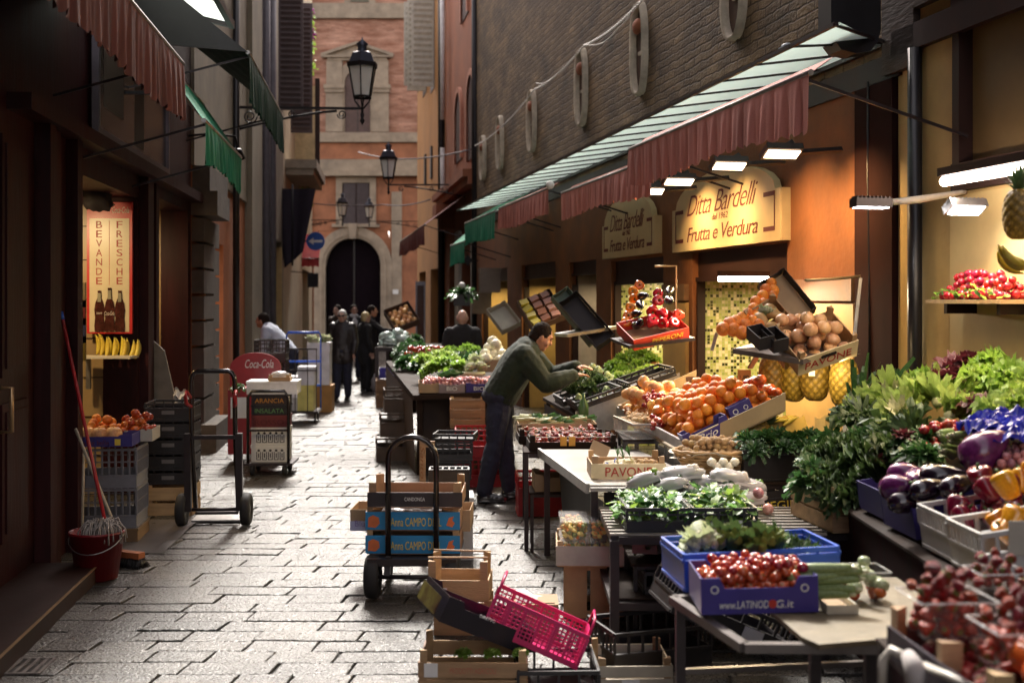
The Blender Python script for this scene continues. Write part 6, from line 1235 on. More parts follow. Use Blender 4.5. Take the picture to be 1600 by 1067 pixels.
# ---- other wall boxes further along
for q, (px, py, Y, ro, w, d, h, m_, lab) in enumerate(((787,488,16.5,(R(48),R(-25),R(20)),.30,.42,.12,'greycard','pale striped carton tipped forward on the far pier, alone'), (918,492,11.6,(R(55),R(-35),R(10)),.22,.62,.10,'blk','tall dark carton leaning steeply on the zinc wall shelf'), (902,486,11.8,(R(60),R(-30),R(25)),.20,.62,.10,'gr','grey green carton leaning beside the tall dark carton'), (845,478,13.6,(R(50),R(-20),R(16)),.42,.40,.12,'br','dim brown box with packets tipped out between two lit doorways'))):
    m_ = dict(greycard=cardgrey, blk=blkt, gr=M('grey_green_card', (.12,.17,.13), .6), br=M('dim_brown', (.09,.045,.03), .6))[m_]
    r = carton('carton', lab, P(px, py+12, Y), ro, w, d, h, m_, notch=.15, inner=m_)
    if q == 3:
        for w_ in range(12): o = MB(); o.cb((0,0,0), (.10,.07,.05)); o = o.build('snack_pack', [M('pack_yellow', (.36,.30,.03), .4), M('pack_brown', (.20,.08,.05), .4), M('pack_rose', (.25,.12,.10), .4)][w_%3]); o.matrix_world = TM(r) @ MX((-.14+(w_%3)*.13, -.14+(w_//3)*.1, .09), (rr(-.3,.3), rr(-.3,.3), rr(-.3,.3))); tag(o, ['yellow', 'brown', 'rose'][w_%3] + ' packet in the dim brown tipped box', 'packet', ['yellow', 'brown', 'rose'][w_%3] + ' packets')
r = T('wall_shelf', 'pale zinc shelf jutting from the wall under the steep dark cartons', 'shelf', P(915, 520, 11.6), (0, R(-8), R(18))); mb = MB(); mb.box(-.26,-.18,0,.26,.18,.03); mb.build('shelf_board', metal, r); mb = MB(); mb.bar((.2,0,0), (.45,.2,0), .02); mb.build('bracket', metaldk, r)
for q, (px, py, Y) in enumerate(((765,437,17.5),(752,470,19))): r = solidbox('wall_box', ['dull metal box fixed high beside the second doorway', 'small dull box on the wall beneath the green awning'][q], P(px, py+20, Y), TR, .30, .16, .36, M('dull_box', (.13,.10,.08), .5), cat='box')
# ================================================================ MIDDLE PRODUCE STALL behind the man
ms = T('market_stall', 'long produce stall on dark legs between the man in green and the bald man', 'stall', (0,0,0))
mb = MB(); poly3(mb, [(-.98,11.75,.80),(.10,11.75,.84),(-.25,15.2,1.02),(-1.62,15.2,.96)], .05); mb.build('table_top', wooddk, ms)
for x, y in ((-.92,11.85),(-.02,11.85),(-1.5,15.1),(-.35,15.1),(-1.2,13.4)): mb = MB(); mb.box(x-.03,y-.03,0,x+.03,y+.03,.77); mb.build('leg', wooddk, ms)
mb = MB(); mb.add([(-1.0,11.9,.74),(-1.62,15.2,.9),(-1.6,15.2,0),(-.97,11.9,0)], [(0,1,2,3)]); mb.add([(-.97,12.1,0),(-.05,12.1,0),(-.05,12.1,.76),(-.97,12.1,.74)], [(0,1,2,3)]); mb.build('side_boarding', M('dark_boarding', (.05,.03,.022), .7, var=.3, scale=4), ms)  # front panel added as dark fill for the shade under the stall
A0 = Matrix.Translation((-.93,11.8,.82)) @ Matrix.Rotation(R(5), 4, 'Z') @ Matrix.Rotation(R(3.5), 4, 'X')
def mscr(fn, *a, **k): return fn(*a, **k)
specs = [('brown open carton with round yellow emblem at the alley corner of the produce stall', .10, .12, .20, .26, .10, cardb), ('grey printed carton of radishes second from the alley corner', .33, .10, .26, .26, .09, M('grey_red_print', (.22,.17,.18), .6)), ('dark blue carton of radishes third from the alley corner', .60, .10, .26, .26, .10, navy), ('royal blue carton of red fruit nearest the man in green', .88, .12, .26, .28, .10, M('royal_blue_card', (.03,.02,.28), .45))]
for lab, x, y, w, d, h, m_ in specs:
    o_ = A0 @ LM((x, y, 0)); r = carton('carton', lab, o_.translation, o_.to_euler(), w, d, h, m_, notch=.1, texts=[('BIO', 0, .045, w*.4, .04, wht, 0)] if m_ is not cardb else ())
heap('smallradish', .019, 'radish', 'pink and white radish along the front of the produce stall', 'radish', A0 @ LM((.42, .13, .07)), .78, .24, 'radishes on the produce stall', 2, .3, .15, 'any', .8, 1, 101)
heap('tomato', .024, 'tomato', 'small red tomato in the blue carton nearest the man in green', 'tomato', A0 @ LM((.88, .14, .07)), .24, .24, 'red tomatoes on the produce stall', 2, .3, .15, 'any', .8, 1, 102, st=1)
scatter('lettuce', .17, 'lettuce', 'light green lettuce in the middle of the produce stall', 'lettuce', 'lettuces on the produce stall', [(690,575,12.4),(710,570,12.5),(700,562,12.9),(720,578,12.3),(675,580,12.4),(665,570,12.8),(685,563,13.2)], 103)
scatter('cauli', .11, 'cauliflower', 'white cauliflower on the produce stall before the onions', 'cauliflower', 'cauliflowers on the produce stall', [(738,580,12.2),(750,578,12.2),(745,572,12.5)], 104)
scatter('spinach', .17, 'spinach', 'dark leafy bunch at the alley end of the produce stall', 'spinach', 'leafy bunches at the alley end', [(632,568,14.0),(645,560,14.2),(655,572,13.8),(638,558,14.4),(660,562,14.0),(628,552,14.6),(640,548,14.8),(735,565,13.2),(725,562,13.4),(752,560,13.0)], 105)
scatter('herbs', .16, 'herb_bunch', 'fine green herb bunch on the back of the produce stall', 'herbs', 'herb bunches on the produce stall', [(715,556,13.8),(730,550,14),(700,552,14),(742,552,13.6),(668,555,14.3),(648,568,14)], 106)
heap('tomato', .033, 'tomato', 'orange red tomato at the back of the produce stall before the bald man', 'tomato', MX(P(665, 556, 14.4), (0,0,0)), .5, .4, 'back tomatoes', 2, .3, .2, 'any', .8, 1, 107, st=1)
for q, (px, py) in enumerate(((770,533),(764,543),(778,545),(758,553),(772,555),(785,553),(753,563),(766,565),(780,563),(790,560),(775,538),(760,560))): put('wonion', .062, 'onion', 'large white onion in the pyramid above the produce stall', 'onion', P(px, py, 12.8-(q//3)*.08), (rr(-.4,.4), rr(-.4,.4), 0), 'white onions pyramid')
r = carton('carton', 'open carton under the pyramid of white onions', P(772, 580, 12.7), R(6), .36, .3, .13, cardb, notch=0)
for q in range(7): put('leek', .2, 'leek', 'long leek lying across the produce stall below the lettuces', 'leek', P(705+q*4, 589-q, 12.1), (R(88), 0, R(-75)+rr(-.1,.1)), 'leeks across the produce stall')
wcrate('wooden_crate', 'deep wooden box hung beneath the front edge of the produce stall', (-.44, 11.62, .50), R(4), .34, .26, .29, mat=wood2, slats=3, post=.0)
frame_table('low_stand', 'low dark stand beneath the deep wooden box', -.62, 11.5, -.26, 11.74, .49, top=wooddk, leg=.025)
for q in range(3): pcrate('plastic_crate', ['bottom', 'middle', 'top'][q] + ' crate of the black stack beside the trouser legs', (-.54+.01*q, 10.55, .003+q*.17), R(2+q), .32, .40, .165, nx=5, nz=3, solid=.3)
r = pcrate('plastic_crate', 'black crate with a wide open rim lying on top of the black stack', (-.50, 10.5, .515), (0, 0, R(-5)), .36, .30, .06, nx=5, solid=.3)
for q in range(2): pcrate('plastic_crate', ['lower', 'upper'][q] + ' dark red plastic crate behind the black stack', (-.32, 11.25, .002+q*.27), R(3), .44, .40, .265, redp, nx=8, nz=3, solid=.4)
for q in range(3): pcrate('wooden_crate', ['lowest', 'second', 'third'][q] + ' dark wooden crate in the column under the alley end of the stall', (-1.32+.04*q, 13.0+q*.02, .003+q*.26), R(8), .34, .4, .25, M('dark_crate_wood', (.07,.045,.032), .7, var=.3), nx=3, nz=2, solid=.6)
# boxes and far stall
wcrate('wooden_crate', 'brown wooden box on the ground left of the produce stall, out in the alley', (-2.02, 19.4, .0), R(8), .42, .42, .46, mat=wood2, slats=2, post=0)
solidbox('wooden_box', 'second dark wooden box beside the brown box in the alley', (-1.62, 18.9, 0), R(10), .42, .5, .50, M('dark_crate_wood', (0,0,0)))
carton('carton', 'blue printed carton on top of the brown box in the alley', (-2.0, 19.4, .47), R(5), .34, .26, .16, M('royal_blue_card', (0,0,0)), notch=0, texts=[('BIO', 0, .08, .14, .06, wht, 0)])
fst = frame_table('market_stall', 'far dark stall of bagged salad beside the reaching shopper', -2.35, 20.6, -1.15, 22.4, .92, top=wooddk, leg=.06)
for q in range(16): packet('white cellophane salad bag on the far stall', P(600+rr(0,36), 534+rr(-12,6), 21.3+rr(-.4,.3)), (rr(-.4,.4), rr(-.4,.4), rr(0,3)), .26, .2, .10, M('cellophane', (.50,.60,.56), .2, var=.3, scale=12, coat=.4), None, 'salad bags on the far stall')
scatter('spinach', .22, 'spinach', 'leafy bunch on the far stall near the salad bags', 'spinach', 'far leafy bunches', [(640,538,20.6),(650,530,20.9),(630,545,20.5),(655,545,20.2)], 110)
solidbox('wooden_box', 'dark display box standing under the far salad stall', (-1.75, 21.2, 0), R(6), .9, .8, .85, wooddk)
r = carton('carton', 'tilted brown carton of produce at the far stall against the house', P(628, 500, 22), (R(45), R(-20), R(20)), .5, .5, .16, M('dim_brown', (0,0,0)), notch=0)
heap('peach', .05, 'peach', 'pinkish fruit in the far tilted brown carton', 'peach', TM(r) @ LM((0,0,.05)), .44, .44, 'far pinkish fruit', 1, .3, .2, 'free', .8, 1, 111)
r = T('plant_display', 'dark hanging plant with a pale globe above the bald man', 'plant', P(722, 462, 17.5)); 
o = bpy.data.objects.new('foliage', ME['spinach']); COL.objects.link(o); o.parent = r; o.scale = (.3,.3,.3); mb = MB(); mb.ell((0,-.05,.15), .05); mb.build('globe', wht, r); mb = MB(); mb.box(-.12,-.12,-.15,.12,.12,.02); mb.build('pot', blackp, r)
r = T('shop_door', 'tall grey metal door frame standing open on the far right pavement', 'door', P(657, 540, 24), R(10)); mb = MB(); mb.box(-.10,0,-.9,.10,.03,1.3); mb.build('frame', M('grey_door', (.24,.24,.28), .4), r); mb = MB(); mb.box(-.07,-.004,-.8,.07,-.001,1.22); mb.build('pane', M('dark_pane', (.05,.02,.02), .2), r)
# ================================================================ NEAR RIGHT: tomatoes, cauliflower, strawberries
fr = T('steel_frame_table', 'square steel tube frame table with a worn board, under the blue cartons', 'table', (0,0,0))
ch = M('steel_tube', (.20,.18,.17), .35, metal=.7, var=.2)
mb = MB(); pts = [Vector((.60,4.40,.635)), Vector((.745,3.80,.635)), Vector((1.45,3.78,.635)), Vector((1.40,4.60,.635))]
for q in range(4): mb.bar(pts[q], pts[(q+1)%4], .035, .03)
mb.build('frame_rail', ch, fr)
for x, y in ((.62,4.36),(.98,3.83),(1.16,3.84),(1.40,4.5)): mb = MB(); mb.box(x-.017,y-.017,0,x+.017,y+.017,.618); mb.build('leg', metaldk, fr)
mb = MB(); mb.bar((.64,4.4,.25),(1.35,4.5,.25), .03); mb.bar((.64,4.4,.37),(1.35,4.5,.37), .02); mb.build('cross_rail', ch, fr)
mb = MB(); pb_ = [(.965,3.72),(1.27,3.80),(1.50,4.1),(1.50,4.62),(1.02,4.62),(.90,4.15),(.93,3.80)]; mb.prism(pb_, .652, .668); mb.build('board', M('worn_board', (.16,.13,.08), .55, var=.35, scale=5, bump=.3), fr)
r = carton('carton', 'violet blue carton of small tomatoes with white web address lettering', (.855, 4.22, .67), (0, R(-1.5), R(0)), .405, .28, .125, M('violet_carton', (.03,.018,.20), .4, var=.12), inner=cardb, notch=.30, texts=[('www.LATINOD', -.055, .032, .17, .026, wht, .1), ('G.it', .085, .032, .06, .026, wht, .1), ('O', -.155, .085, .028, .028, wht, 0), ('O', .155, .085, .028, .028, wht, 0)])
mb = MB(); mb.cyl((.043,-.145,.033), (.043,-.147,.033), .015, n=16); mb.build('tomato_emblem', redt, r)
heap('tomato', .0195, 'tomato', 'small glossy dark red tomato in the violet carton', 'tomato', TM(r) @ LM((0,.0,.03)), .39, .26, 'small tomatoes in the violet carton', 4, .3, .15, 'any', .8, .55, 120, st=3)
r = pcrate('plastic_crate', 'bright blue crate of cauliflower and romanesco behind the violet carton', (.93, 4.66, .66), (R(-2), R(-2), R(5)), .60, .40, .14, bluep, nx=7, solid=.8)
put('cauli', .13, 'cauliflower', 'white cauliflower in its leaves at the alley corner of the blue crate', 'cauliflower', P(1115, 872, 4.58), (-.2,-.3,0)); put('cabbage', .16, 'cabbage', 'pale green cabbage at the alley end of the blue crate', 'cabbage', P(1095, 862, 4.75), (-.1,.2,1))
put('roman', .135, 'romanesco', 'yellow green romanesco in the middle of the blue crate', 'romanesco', P(1145, 872, 4.55), (-.4,0,0)); put('roman', .135, 'romanesco', 'second romanesco towards the wall end of the blue crate', 'romanesco', P(1205, 876, 4.5), (-.5,.1,1))
scatter('kaleleaf', .13, 'kale', 'blue green outer leaves rising behind the romanesco', 'kale', 'kale behind the romanesco', [(1125,862,4.8),(1165,858,4.8),(1190,862,4.8),(1225,868,4.7),(1245,875,4.65),(1175,868,4.65)], 121)
r = carton('tray', 'small white tray of green courgettes beside the violet carton', (1.13, 4.2, .67), R(3), .11, .26, .03, M('foam_tray', (.55,.52,.42), .6), notch=0, cat='tray')
for q, (px, py, a) in enumerate(((1288,888,.15),(1300,905,.1),(1295,920,-.05),(1275,900,.3),(1305,893,.1),(1285,928,0))): put('courgette', .10, 'courgette', 'plump green courgette in the small white tray', 'courgette', P(px, py, 4.14), (R(86), 0, R(70)+a), 'plump courgettes on the white tray')
punnet('clear punnet of green and white tomatoes beside the courgettes', LM((1.27, 4.28, .67), R(4)), .15, .15, .11, 'otomato', .024, 1, 'tomato', 'greenish tomato in the clear punnet', 'hidden tomatoes', 122)
m_gt = fm('green_tomato_skin', (.22,.30,.10), .2, .2, col2=(.55,.58,.42)); ME['gtomato'] = fruit_round('tomato', m_gt, .84, .1, 5, .05, sl=.1, calyx=5)
heap('gtomato', .027, 'tomato', 'pale green tomato heaped in the clear punnet beside courgettes', 'tomato', LM((1.27, 4.28, .70), R(4)), .14, .14, 'pale green tomatoes', 3, .3, .15, 'any', .8, .6, 123)
# strawberries crate nearest the camera
frame_table('near_stand', 'dark stand under the nearest crates of strawberries', 1.10, 2.62, 1.9, 3.5, .745, top=wooddk)
r = wcrate('wooden_crate', 'nearest dark wooden crate with pale posts holding strawberry punnets', (1.36, 3.02, .75), R(4), .58, .62, .085, mat=M('dark_print_crate', (.03,.022,.035), .4), slats=1, post=.06, pw=.045)
A = TM(r)
punnet('big clear punnet heaped with strawberries at the alley corner of the nearest crate', A @ LM((-.17, .20, .10)), .21, .18, .10, 'strawberry', .0195, 6, 'strawberry', 'ripe strawberry in the alley corner punnet', 'strawberries of the corner punnet', 130, st=3)
punnet('big clear punnet of strawberries nearest the camera in the crate', A @ LM((-.09, -.06, .09)), .21, .18, .10, 'strawberry', .0195, 6, 'strawberry', 'ripe strawberry in the nearest punnet', 'strawberries of the nearest punnet', 131, st=3)
heap('strawberry', .02, 'strawberry', 'ripe strawberry spread loose in the bottom of the nearest crate', 'strawberry', A @ LM((-.08, -.02, .01)), .40, .54, 'loose strawberries of the nearest crate', 2, .4, .2, 'free', .8, .9, 132, st=1)
for q, (x, y) in enumerate(((-.27, .02),)): 
    mb = MB(); mb.prism([(0,0),(.055,0),(0,.03)], 0, .14); o = mb.build('wooden_post', wood); o.matrix_world = A @ LM((-.285, -.03, .0)); tag(o, 'short triangular wooden post midway along the nearest crate edge', 'post')
frame_table('far_stand', 'dark stand for the small strawberry punnets at the picture edge', 1.42, 3.60, 1.58, 3.72, .86, top=wooddk, leg=.02)
punnet('small clear punnet of small strawberries behind the nearest crate', LM((1.50, 3.66, .865), R(5)), .16, .13, .05, 'strawberry', .0185, 3, 'strawberry', 'strawberry in the small back punnet', 'strawberries of the back punnet', 133)
for q in range(2): put('otomato', .058, 'tomato', ['large ribbed orange tomato at the bottom corner of the near crate', 'second large ribbed orange tomato behind the first'][q], 'tomato', (1.235+q*.02, 2.73+q*.12, .885-.0*q), (.2, .1, q))
tr = T('folded_umbrella', 'pale metal tube and rolled white cloth leaning below the nearest crate', 'umbrella', (0,0,0))
mb = MB(); mb.tube([P(1378,1085,3.15), P(1380,1030,3.15), P(1392,1014,3.15), P(1425,1030,3.1)], .012, 8); mb.tube([P(1445,1040,3.0), P(1480,1055,2.9), P(1530,1080,2.8)], .011, 8); mb.build('frame_tube', M('chalky_tube', (.55,.52,.46), .4), tr)
mb = MB(); mb.tube([P(1418,1022,3.05), P(1432,1045,3.0), P(1428,1085,3.0)], [.018,.03,.022], 10); mb.build('rolled_cloth', M('rolled_cloth', (.38,.35,.34), .8), tr)
# ================================================================ CENTRE: trolley, crates
def wheel(parent, c, r, w, axis='x', nm='wheel'):
    w_ = bpy.data.objects.new(nm, None); COL.objects.link(w_); w_.parent = parent; w_.location = c
    if axis == 'y': w_.rotation_euler = (0, 0, R(90))
    mb = MB(); prof = [(r*.55,-w*.42),(r*.85,-w*.5),(r*.97,-w*.38),(r,-w*.15),(r,w*.15),(r*.97,w*.38),(r*.85,w*.5),(r*.55,w*.42)]
    mb.lathe(prof, 28, rot=(0,R(90),0)); mb.build('tyre', rubber, w_)
    mb = MB(); mb.lathe([(0,-w*.36),(r*.2,-w*.40),(r*.25,-w*.30),(r*.5,-w*.30),(r*.58,-w*.4),(r*.58,w*.4),(r*.5,w*.3),(r*.25,w*.3),(r*.2,w*.4),(0,w*.36)], 20, rot=(0,R(90),0)); mb.build('rim', rubberg, w_)
    return w_
tr = T('hand_trolley', 'black hand trolley with tall curved hoop, loaded with blue printed trays in the alley', 'trolley', (-.58, 7.0, 0), R(-1))
hy = -.10
mb = MB(); hw = .14
pts = [(-hw, hy, .26), (-hw, hy, .82)] + [(-hw*math.cos(math.pi*t/10), hy, .82+.13*math.sin(math.pi*t/10)) for t in range(1, 10)] + [(hw, hy, .82), (hw, hy, .26)]
mb.tube(pts, .017, 10); mb.build('hoop_handle', M('glossy_black_paint', (.02,.014,.014), .22, metal=.2, coat=.5), tr)
mb = MB(); mb.box(-.27, -.06, .21, .27, .50, .235); mb.bar((-.26,-.12,.225),(.26,-.12,.225),.035,.04); mb.bar((-.14,-.1,.24),(-.14,.0,.22),.03); mb.bar((.14,-.1,.24),(.14,.0,.22),.03); mb.build('platform', metaldk, tr)
mb = MB(); mb.cyl((-.25,-.06,.125),(.25,-.06,.125),.014); mb.build('axle', metaldk, tr)
for sx in (-1, 1): wheel(tr, (sx*.235+(.0), -.06, .128), .126, .085); mb = MB(); mb.bar((sx*.15,-.06,.13),(sx*.15,-.04,.21),.035,.05); mb.build('wheel_bracket', metaldk, tr)
mb = MB(); mb.cyl((0,0,-.03),(0,0,.03),.06); 
for sx in (-1, 1): wheel(tr, (sx*.2, .42, .09), .088, .04)
def bluetray(lab, z, w=.56):
    r = wcrate('wooden_tray', lab, (-.585, 7.19, z), R(-1), w, .36, .105, front=cyan, mat=M('tray_wood', (.30,.17,.10), .7), slats=1, post=.035, pw=.035)
    mb = MB(); mb.text('Anna CAMPO DELL', .30, .05, FR((.02,-.1855,.05))); mb.build('lettering', yelt, r)
    mb = MB(); mb.prism([(-.265,.02),(-.22,.015),(-.195,.04),(-.2,.075),(-.235,.09),(-.262,.075)], .1845, .186, XY); mb.build('fruit_print', M('orange_print', (.65,.16,.05), .6), r); mb = MB(); mb.prism([(.20,.03),(.235,.02),(.25,.045),(.235,.06),(.245,.085),(.215,.075)], .1845, .186, XY); mb.build('fruit_print', M('orange_print', (.65,.16,.05), .6), r)
    return r
bluetray('lower sky blue printed tray on the trolley platform', .245); bluetray('upper sky blue printed tray stacked on the trolley', .385)
r = wcrate('wooden_tray', 'top black printed tray with white wording on the trolley', (-.57, 7.17, .525), R(-1), .56, .38, .085, front=M('black_print_board', (.03,.022,.025), .4), mat=M('tray_wood', (0,0,0)), slats=1, post=.06, pw=.045)
mb = MB(); mb.text('CANDONGA', .12, .022, FR((-.0,-.196,.05))); mb.build('lettering', wht, r)
r = carton('carton', 'wide brown carton with violet print sticking out behind the blue trays', (-.62, 7.42, .33), R(-2), .74, .30, .13, cardb, notch=0, texts=[('Blu', -.31, .045, .06, .035, M('violet_print', (.15,.05,.35), .6), 0)])
mb = MB(); mb.box(-.37,-.156,.0,-.24,-.1535,.06); o = mb.build('printed_band', M('lilac_band', (.40,.42,.62), .6), r)
r = T('plastic_film', 'glossy white film folded inside the top of the upper blue tray', 'film', (-.58, 7.17, .475), 0); mb = MB(); mb.grid(lambda U, V: (-.2+.36*U, -.12+.24*V, .012+.02*abs(noise.noise(Vector((U*6,V*5,1))))), 18, 14, sm=False); mb.build('film', pk, r)
r = T('wooden_crate_end', 'pale crate end board with brown script standing behind the trolley', 'board', (-.62, 7.95, .0), R(0)); mb = MB(); mb.box(-.0,-.01,.02,.04,.01,.80); mb.box(.04,-.012,.76,.10,.012,.80); mb.build('board', wood, r); mb = MB(); mb.text('Santo', .22, .028, FR((.02,-.012,.66)) @ Matrix.Rotation(R(-90), 4, 'Z'), shear=.3); mb.build('lettering', M('brown_print', (.25,.10,.03), .6), r)
pcrate('plastic_crate', 'black slatted plastic crate standing upright behind the trolley', (-.42, 7.90, .43), (R(-86), 0, R(2)), .26, .36, .12, nx=6, nz=1, solid=.1)
solidbox('foam_box', 'white foam box carrying the upright black crate behind the trolley', (-.42, 8.1, 0), R(3), .30, .30, .42, M('foam_shadow', (.50,.49,.48), .7))
# front crates
r = wcrate('wooden_crate', 'upper pale wooden crate with high posts and a white sticker, near the trolley', (-.275, 6.28, .185), R(-3), .325, .27, .105, slats=1, post=.10, pw=.04)
mb = MB(); mb.box(-.145,-.1405,.02,-.055,-.139,.07); mb.build('sticker', paper, r); mb = MB(); mb.bar((-.155,-.13,.225),(.155,-.13,.228),.01,.008); mb.bar((-.155,.13,.21),(.155,.13,.205),.01,.008); mb.build('top_wire', wood, r)
wcrate('wooden_crate', 'lower pale wooden crate with high posts under the stickered one', (-.25, 6.30, .0), R(-1), .31, .27, .10, slats=1, post=.08, pw=.04)
r = wcrate('wooden_crate', 'front pale wooden crate with faint red wording at the bottom of the picture', (-.17, 5.40, .0), R(-1), .485, .34, .155, slats=2, post=.045, text='PRODOTTI AGRICOLI', tmat=M('faint_red_print', (.48,.16,.10), .7), tw=.42, thh=.16, endmat=M('reddish_crate_wood', (.25,.13,.08), .7, var=.2))
bpy.data.objects  # lettering sits on the upper slat
[o for o in r.children if o.name.startswith('lettering')][0].location.z = .035
mb = MB(); mb.box(-.215,-.179,.085,-.155,-.1765,.145); mb.build('sticker', paper, r)
r = carton('carton', 'black printed tray with a fruit picture tipped into the front pale crate', (-.19, 5.52, .225), (R(2), R(25), R(20)), .46, .36, .12, M('black_card', (.015,.012,.02), .35), inner=blkt, notch=.25, texts=[('DIRETTO', -.02, .09, .08, .014, wht, 0)])
mb = MB(); mb.box(-.2535,-.15,.015,-.2525,.15,.10); o = mb.build('fruit_picture', M('fruit_picture', (.25,.03,.02), .4, var=.9, scale=12, col2=(.16,.14,.03)), r)
for q in range(3): put('lettuce', .05, 'salad', 'small wilted green heart lying in the front pale crate', 'salad', (-.22+.13*q, 5.36, .14), (0,0,q), 'wilted green hearts')
pcrate('mesh_crate', 'bright pink plastic mesh crate tipped across the black crate', (.085, 5.54, .15), (R(-5), R(23), R(-5)), .46, .30, .165, pinkp, nx=6, fine=True, solid=.12, handle=True)
pcrate('plastic_crate', 'low black plastic crate under the pink mesh crate', (.20, 5.38, .003), R(2), .36, .34, .115, nx=4, solid=.15)
r = wcrate('wooden_crate', 'whitish wooden crate with a torn paper label beside the pink mesh crate', (.545, 5.47, .0), R(2), .34, .34, .115, mat=M('whitish_crate_wood', (.52,.46,.36), .7, var=.15), slats=2, post=.03, text=None)
mb = MB(); mb.box(-.06,-.1755,.02,.02,-.1735,.05); mb.build('sticker', paper, r)
mb = MB(); mb.grid(lambda U, V: (.02+.2*U, 6.1+.16*V, .19+.05*math.sin(U*4+1)*math.sin(V*3)), 10, 8, sm=False); tag(mb.build('paper_sheet', paper), 'crumpled white paper behind the pink mesh crate', 'paper')
mb = MB(); mb.box(.0,6.08,.0,.24,6.3,.185); tag(mb.build('cardboard_block', cardb), 'plain cardboard block under the crumpled paper behind the pink crate', 'box')
# ================================================================ LEFT SIDE
# hand truck
ht = T('hand_truck', 'tall dark two wheeled hand truck with red grips standing by the black crates', 'hand truck', (-2.30, 9.12, 0), R(4))
gl = M('glossy_black_paint', (0,0,0))
mb = MB(); w = .165
mb.tube([(-w,.16,.10),(-w,.10,.35),(-w,.02,.62),(-w,.0,.8),(-w,-.02,1.12)] + [(-w+.05*(1-math.cos(t)), -.02, 1.12+.08*math.sin(t)) for t in (.5,1.0,1.57)] + [(w-.05*(1-math.cos(t)), -.02, 1.12+.08*math.sin(t)) for t in (1.57,1.0,.5)] + [(w,-.02,1.12),(w,.0,.8),(w,.02,.62),(w,.10,.35),(w,.16,.10)], .019, 10)
mb.build('tube_frame', gl, ht)
mb = MB()
mb.bar((-w,.0,.69),(w,.0,.69),.03); mb.bar((-w-.0,.16,.08),(w,.16,.08),.04,.02); mb.build('cross_bar', metaldk, ht)
for sx in (-1, 1):
    mb = MB(); mb.bar((sx*(w+.03),.02,.12),(sx*(w+.03),.0,.72),.05,.05); mb.build('side_post', metaldk, ht)
    mb = MB(); mb.tube([(sx*w,-.03,.93),(sx*(w+.02),-.10,.96),(sx*(w+.02),-.14,1.02),(sx*(w+.02),-.10,1.05),(sx*w,-.04,1.0)], .014, 7); mb.build('red_grip', redp, ht)
    wheel(ht, (sx*.245, .04, .128), .126, .075)
mb = MB(); mb.cyl((-.24,.04,.128),(.24,.04,.128),.014); mb.build('axle', metaldk, ht)
mb = MB(); mb.box(-.2,.16,.012,.2,.42,.024); mb.build('toe_plate', metal, ht)
# floor mat
mb = MB(); mb.grid(lambda U, V: (-3.0+.60*U-.08*V, 8.15+1.25*V, .006+.012*max(0, noise.noise(Vector((U*3,V*4,2))))+.02*max(0,.12-abs(U-.93))*8*abs(math.sin(V*7))), 16, 20); tag(mb.build('floor_mat', M('grey_plastic_sheet', (.10,.09,.09), .35, var=.3)), 'dull grey plastic sheet lying on the paving before the crates', 'mat')
# bucket, mop, broom
bk = T('bucket', 'dark red plastic bucket holding a grey string mop', 'bucket', (-2.60, 7.42, 0), 0)
mb = MB(); mb.lathe([(0,.008),(.125,.008),(.165,.29),(.172,.29),(.172,.305),(.158,.305),(.118,.02),(0,.02)], 28); mb.build('bucket_body', M('dark_red_bucket', (.16,.008,.012), .4), bk)
mb = MB(); mb.tube([(.168*math.cos(t), .168*math.sin(t)-.0, .285-.10*abs(math.sin(t))) for t in [math.pi*i/12+math.pi for i in range(13)]], .004, 5); mb.build('wire_handle', metal, bk)
mp = T('mop', 'grey string mop standing head up in the bucket with a red pole', 'mop', (-2.56, 7.40, .30), 0); random.seed(9); mb = MB()
for q in range(150):
    a = rr(0, 6.28); L = rr(.06,.12); d = rr(.02,.09); x, y = rr(-.06,.06), rr(-.05,.05)
    mb.tube([(x*.4,y*.4,.03+rr(0,.03)), (x+math.cos(a)*d*.6, y+math.sin(a)*d*.6, .06+rr(-.01,.02)), (x+math.cos(a)*d, y+math.sin(a)*d, .045-L*.3), (x+math.cos(a)*d*1.15, y+math.sin(a)*d*1.15, .02-L*.8)], .005, 4)
mb.build('string_head', M('grey_mop_string', (.30,.27,.25), .9, var=.2), mp)
mb = MB(); a_, b_ = P(172,852,7.45), P(98,500,8.0); mb.T = Matrix.Translation((2.56,-7.40,-.30)); mb.tube([a_, b_], .012, 8); mb.T = None; mb.build('red_pole', redp, mp)
mb = MB(); mb.T = Matrix.Translation((2.56,-7.40,-.30)); mb.tube([b_, b_+(b_-a_).normalized()*.06], .014, 8); mb.T = None; mb.build('pole_cap', bluep, mp)
br = T('broom', 'dark bristled broom on the ground with a pale stick leaning on the crates', 'broom', (0,0,0)); mb = MB(); mb.tube([P(186,838,7.75), P(118,670,8.1)], .011, 8); mb.build('broom_stick', M('pale_stick', (.40,.34,.26), .6), br)
mb = MB(); c = G(203, 885); mb.T = Matrix.Translation(c) @ Matrix.Rotation(R(-25), 4, 'Z'); mb.box(-.10,-.03,.06,.10,.03,.10); mb.build('broom_block', M('rust_block', (.30,.09,.03), .6), br)
mb2 = MB(); mb2.T = mb.T; random.seed(4)
for q in range(260): x, y = rr(-.10,.10), rr(-.03,.03); mb2.tube([(x,y,.065),(x*1.25,y*2.2,.003)], .003, 3)
mb2.build('bristle_brush', blackp, br)
mb = MB(); mb.tube([P(128,845,8.0), P(131,700,8.1)], .010, 8); tag(mb.build('stick', M('pale_stick', (0,0,0))), 'thin upright pale stick against the grey crates by the bucket', 'stick')
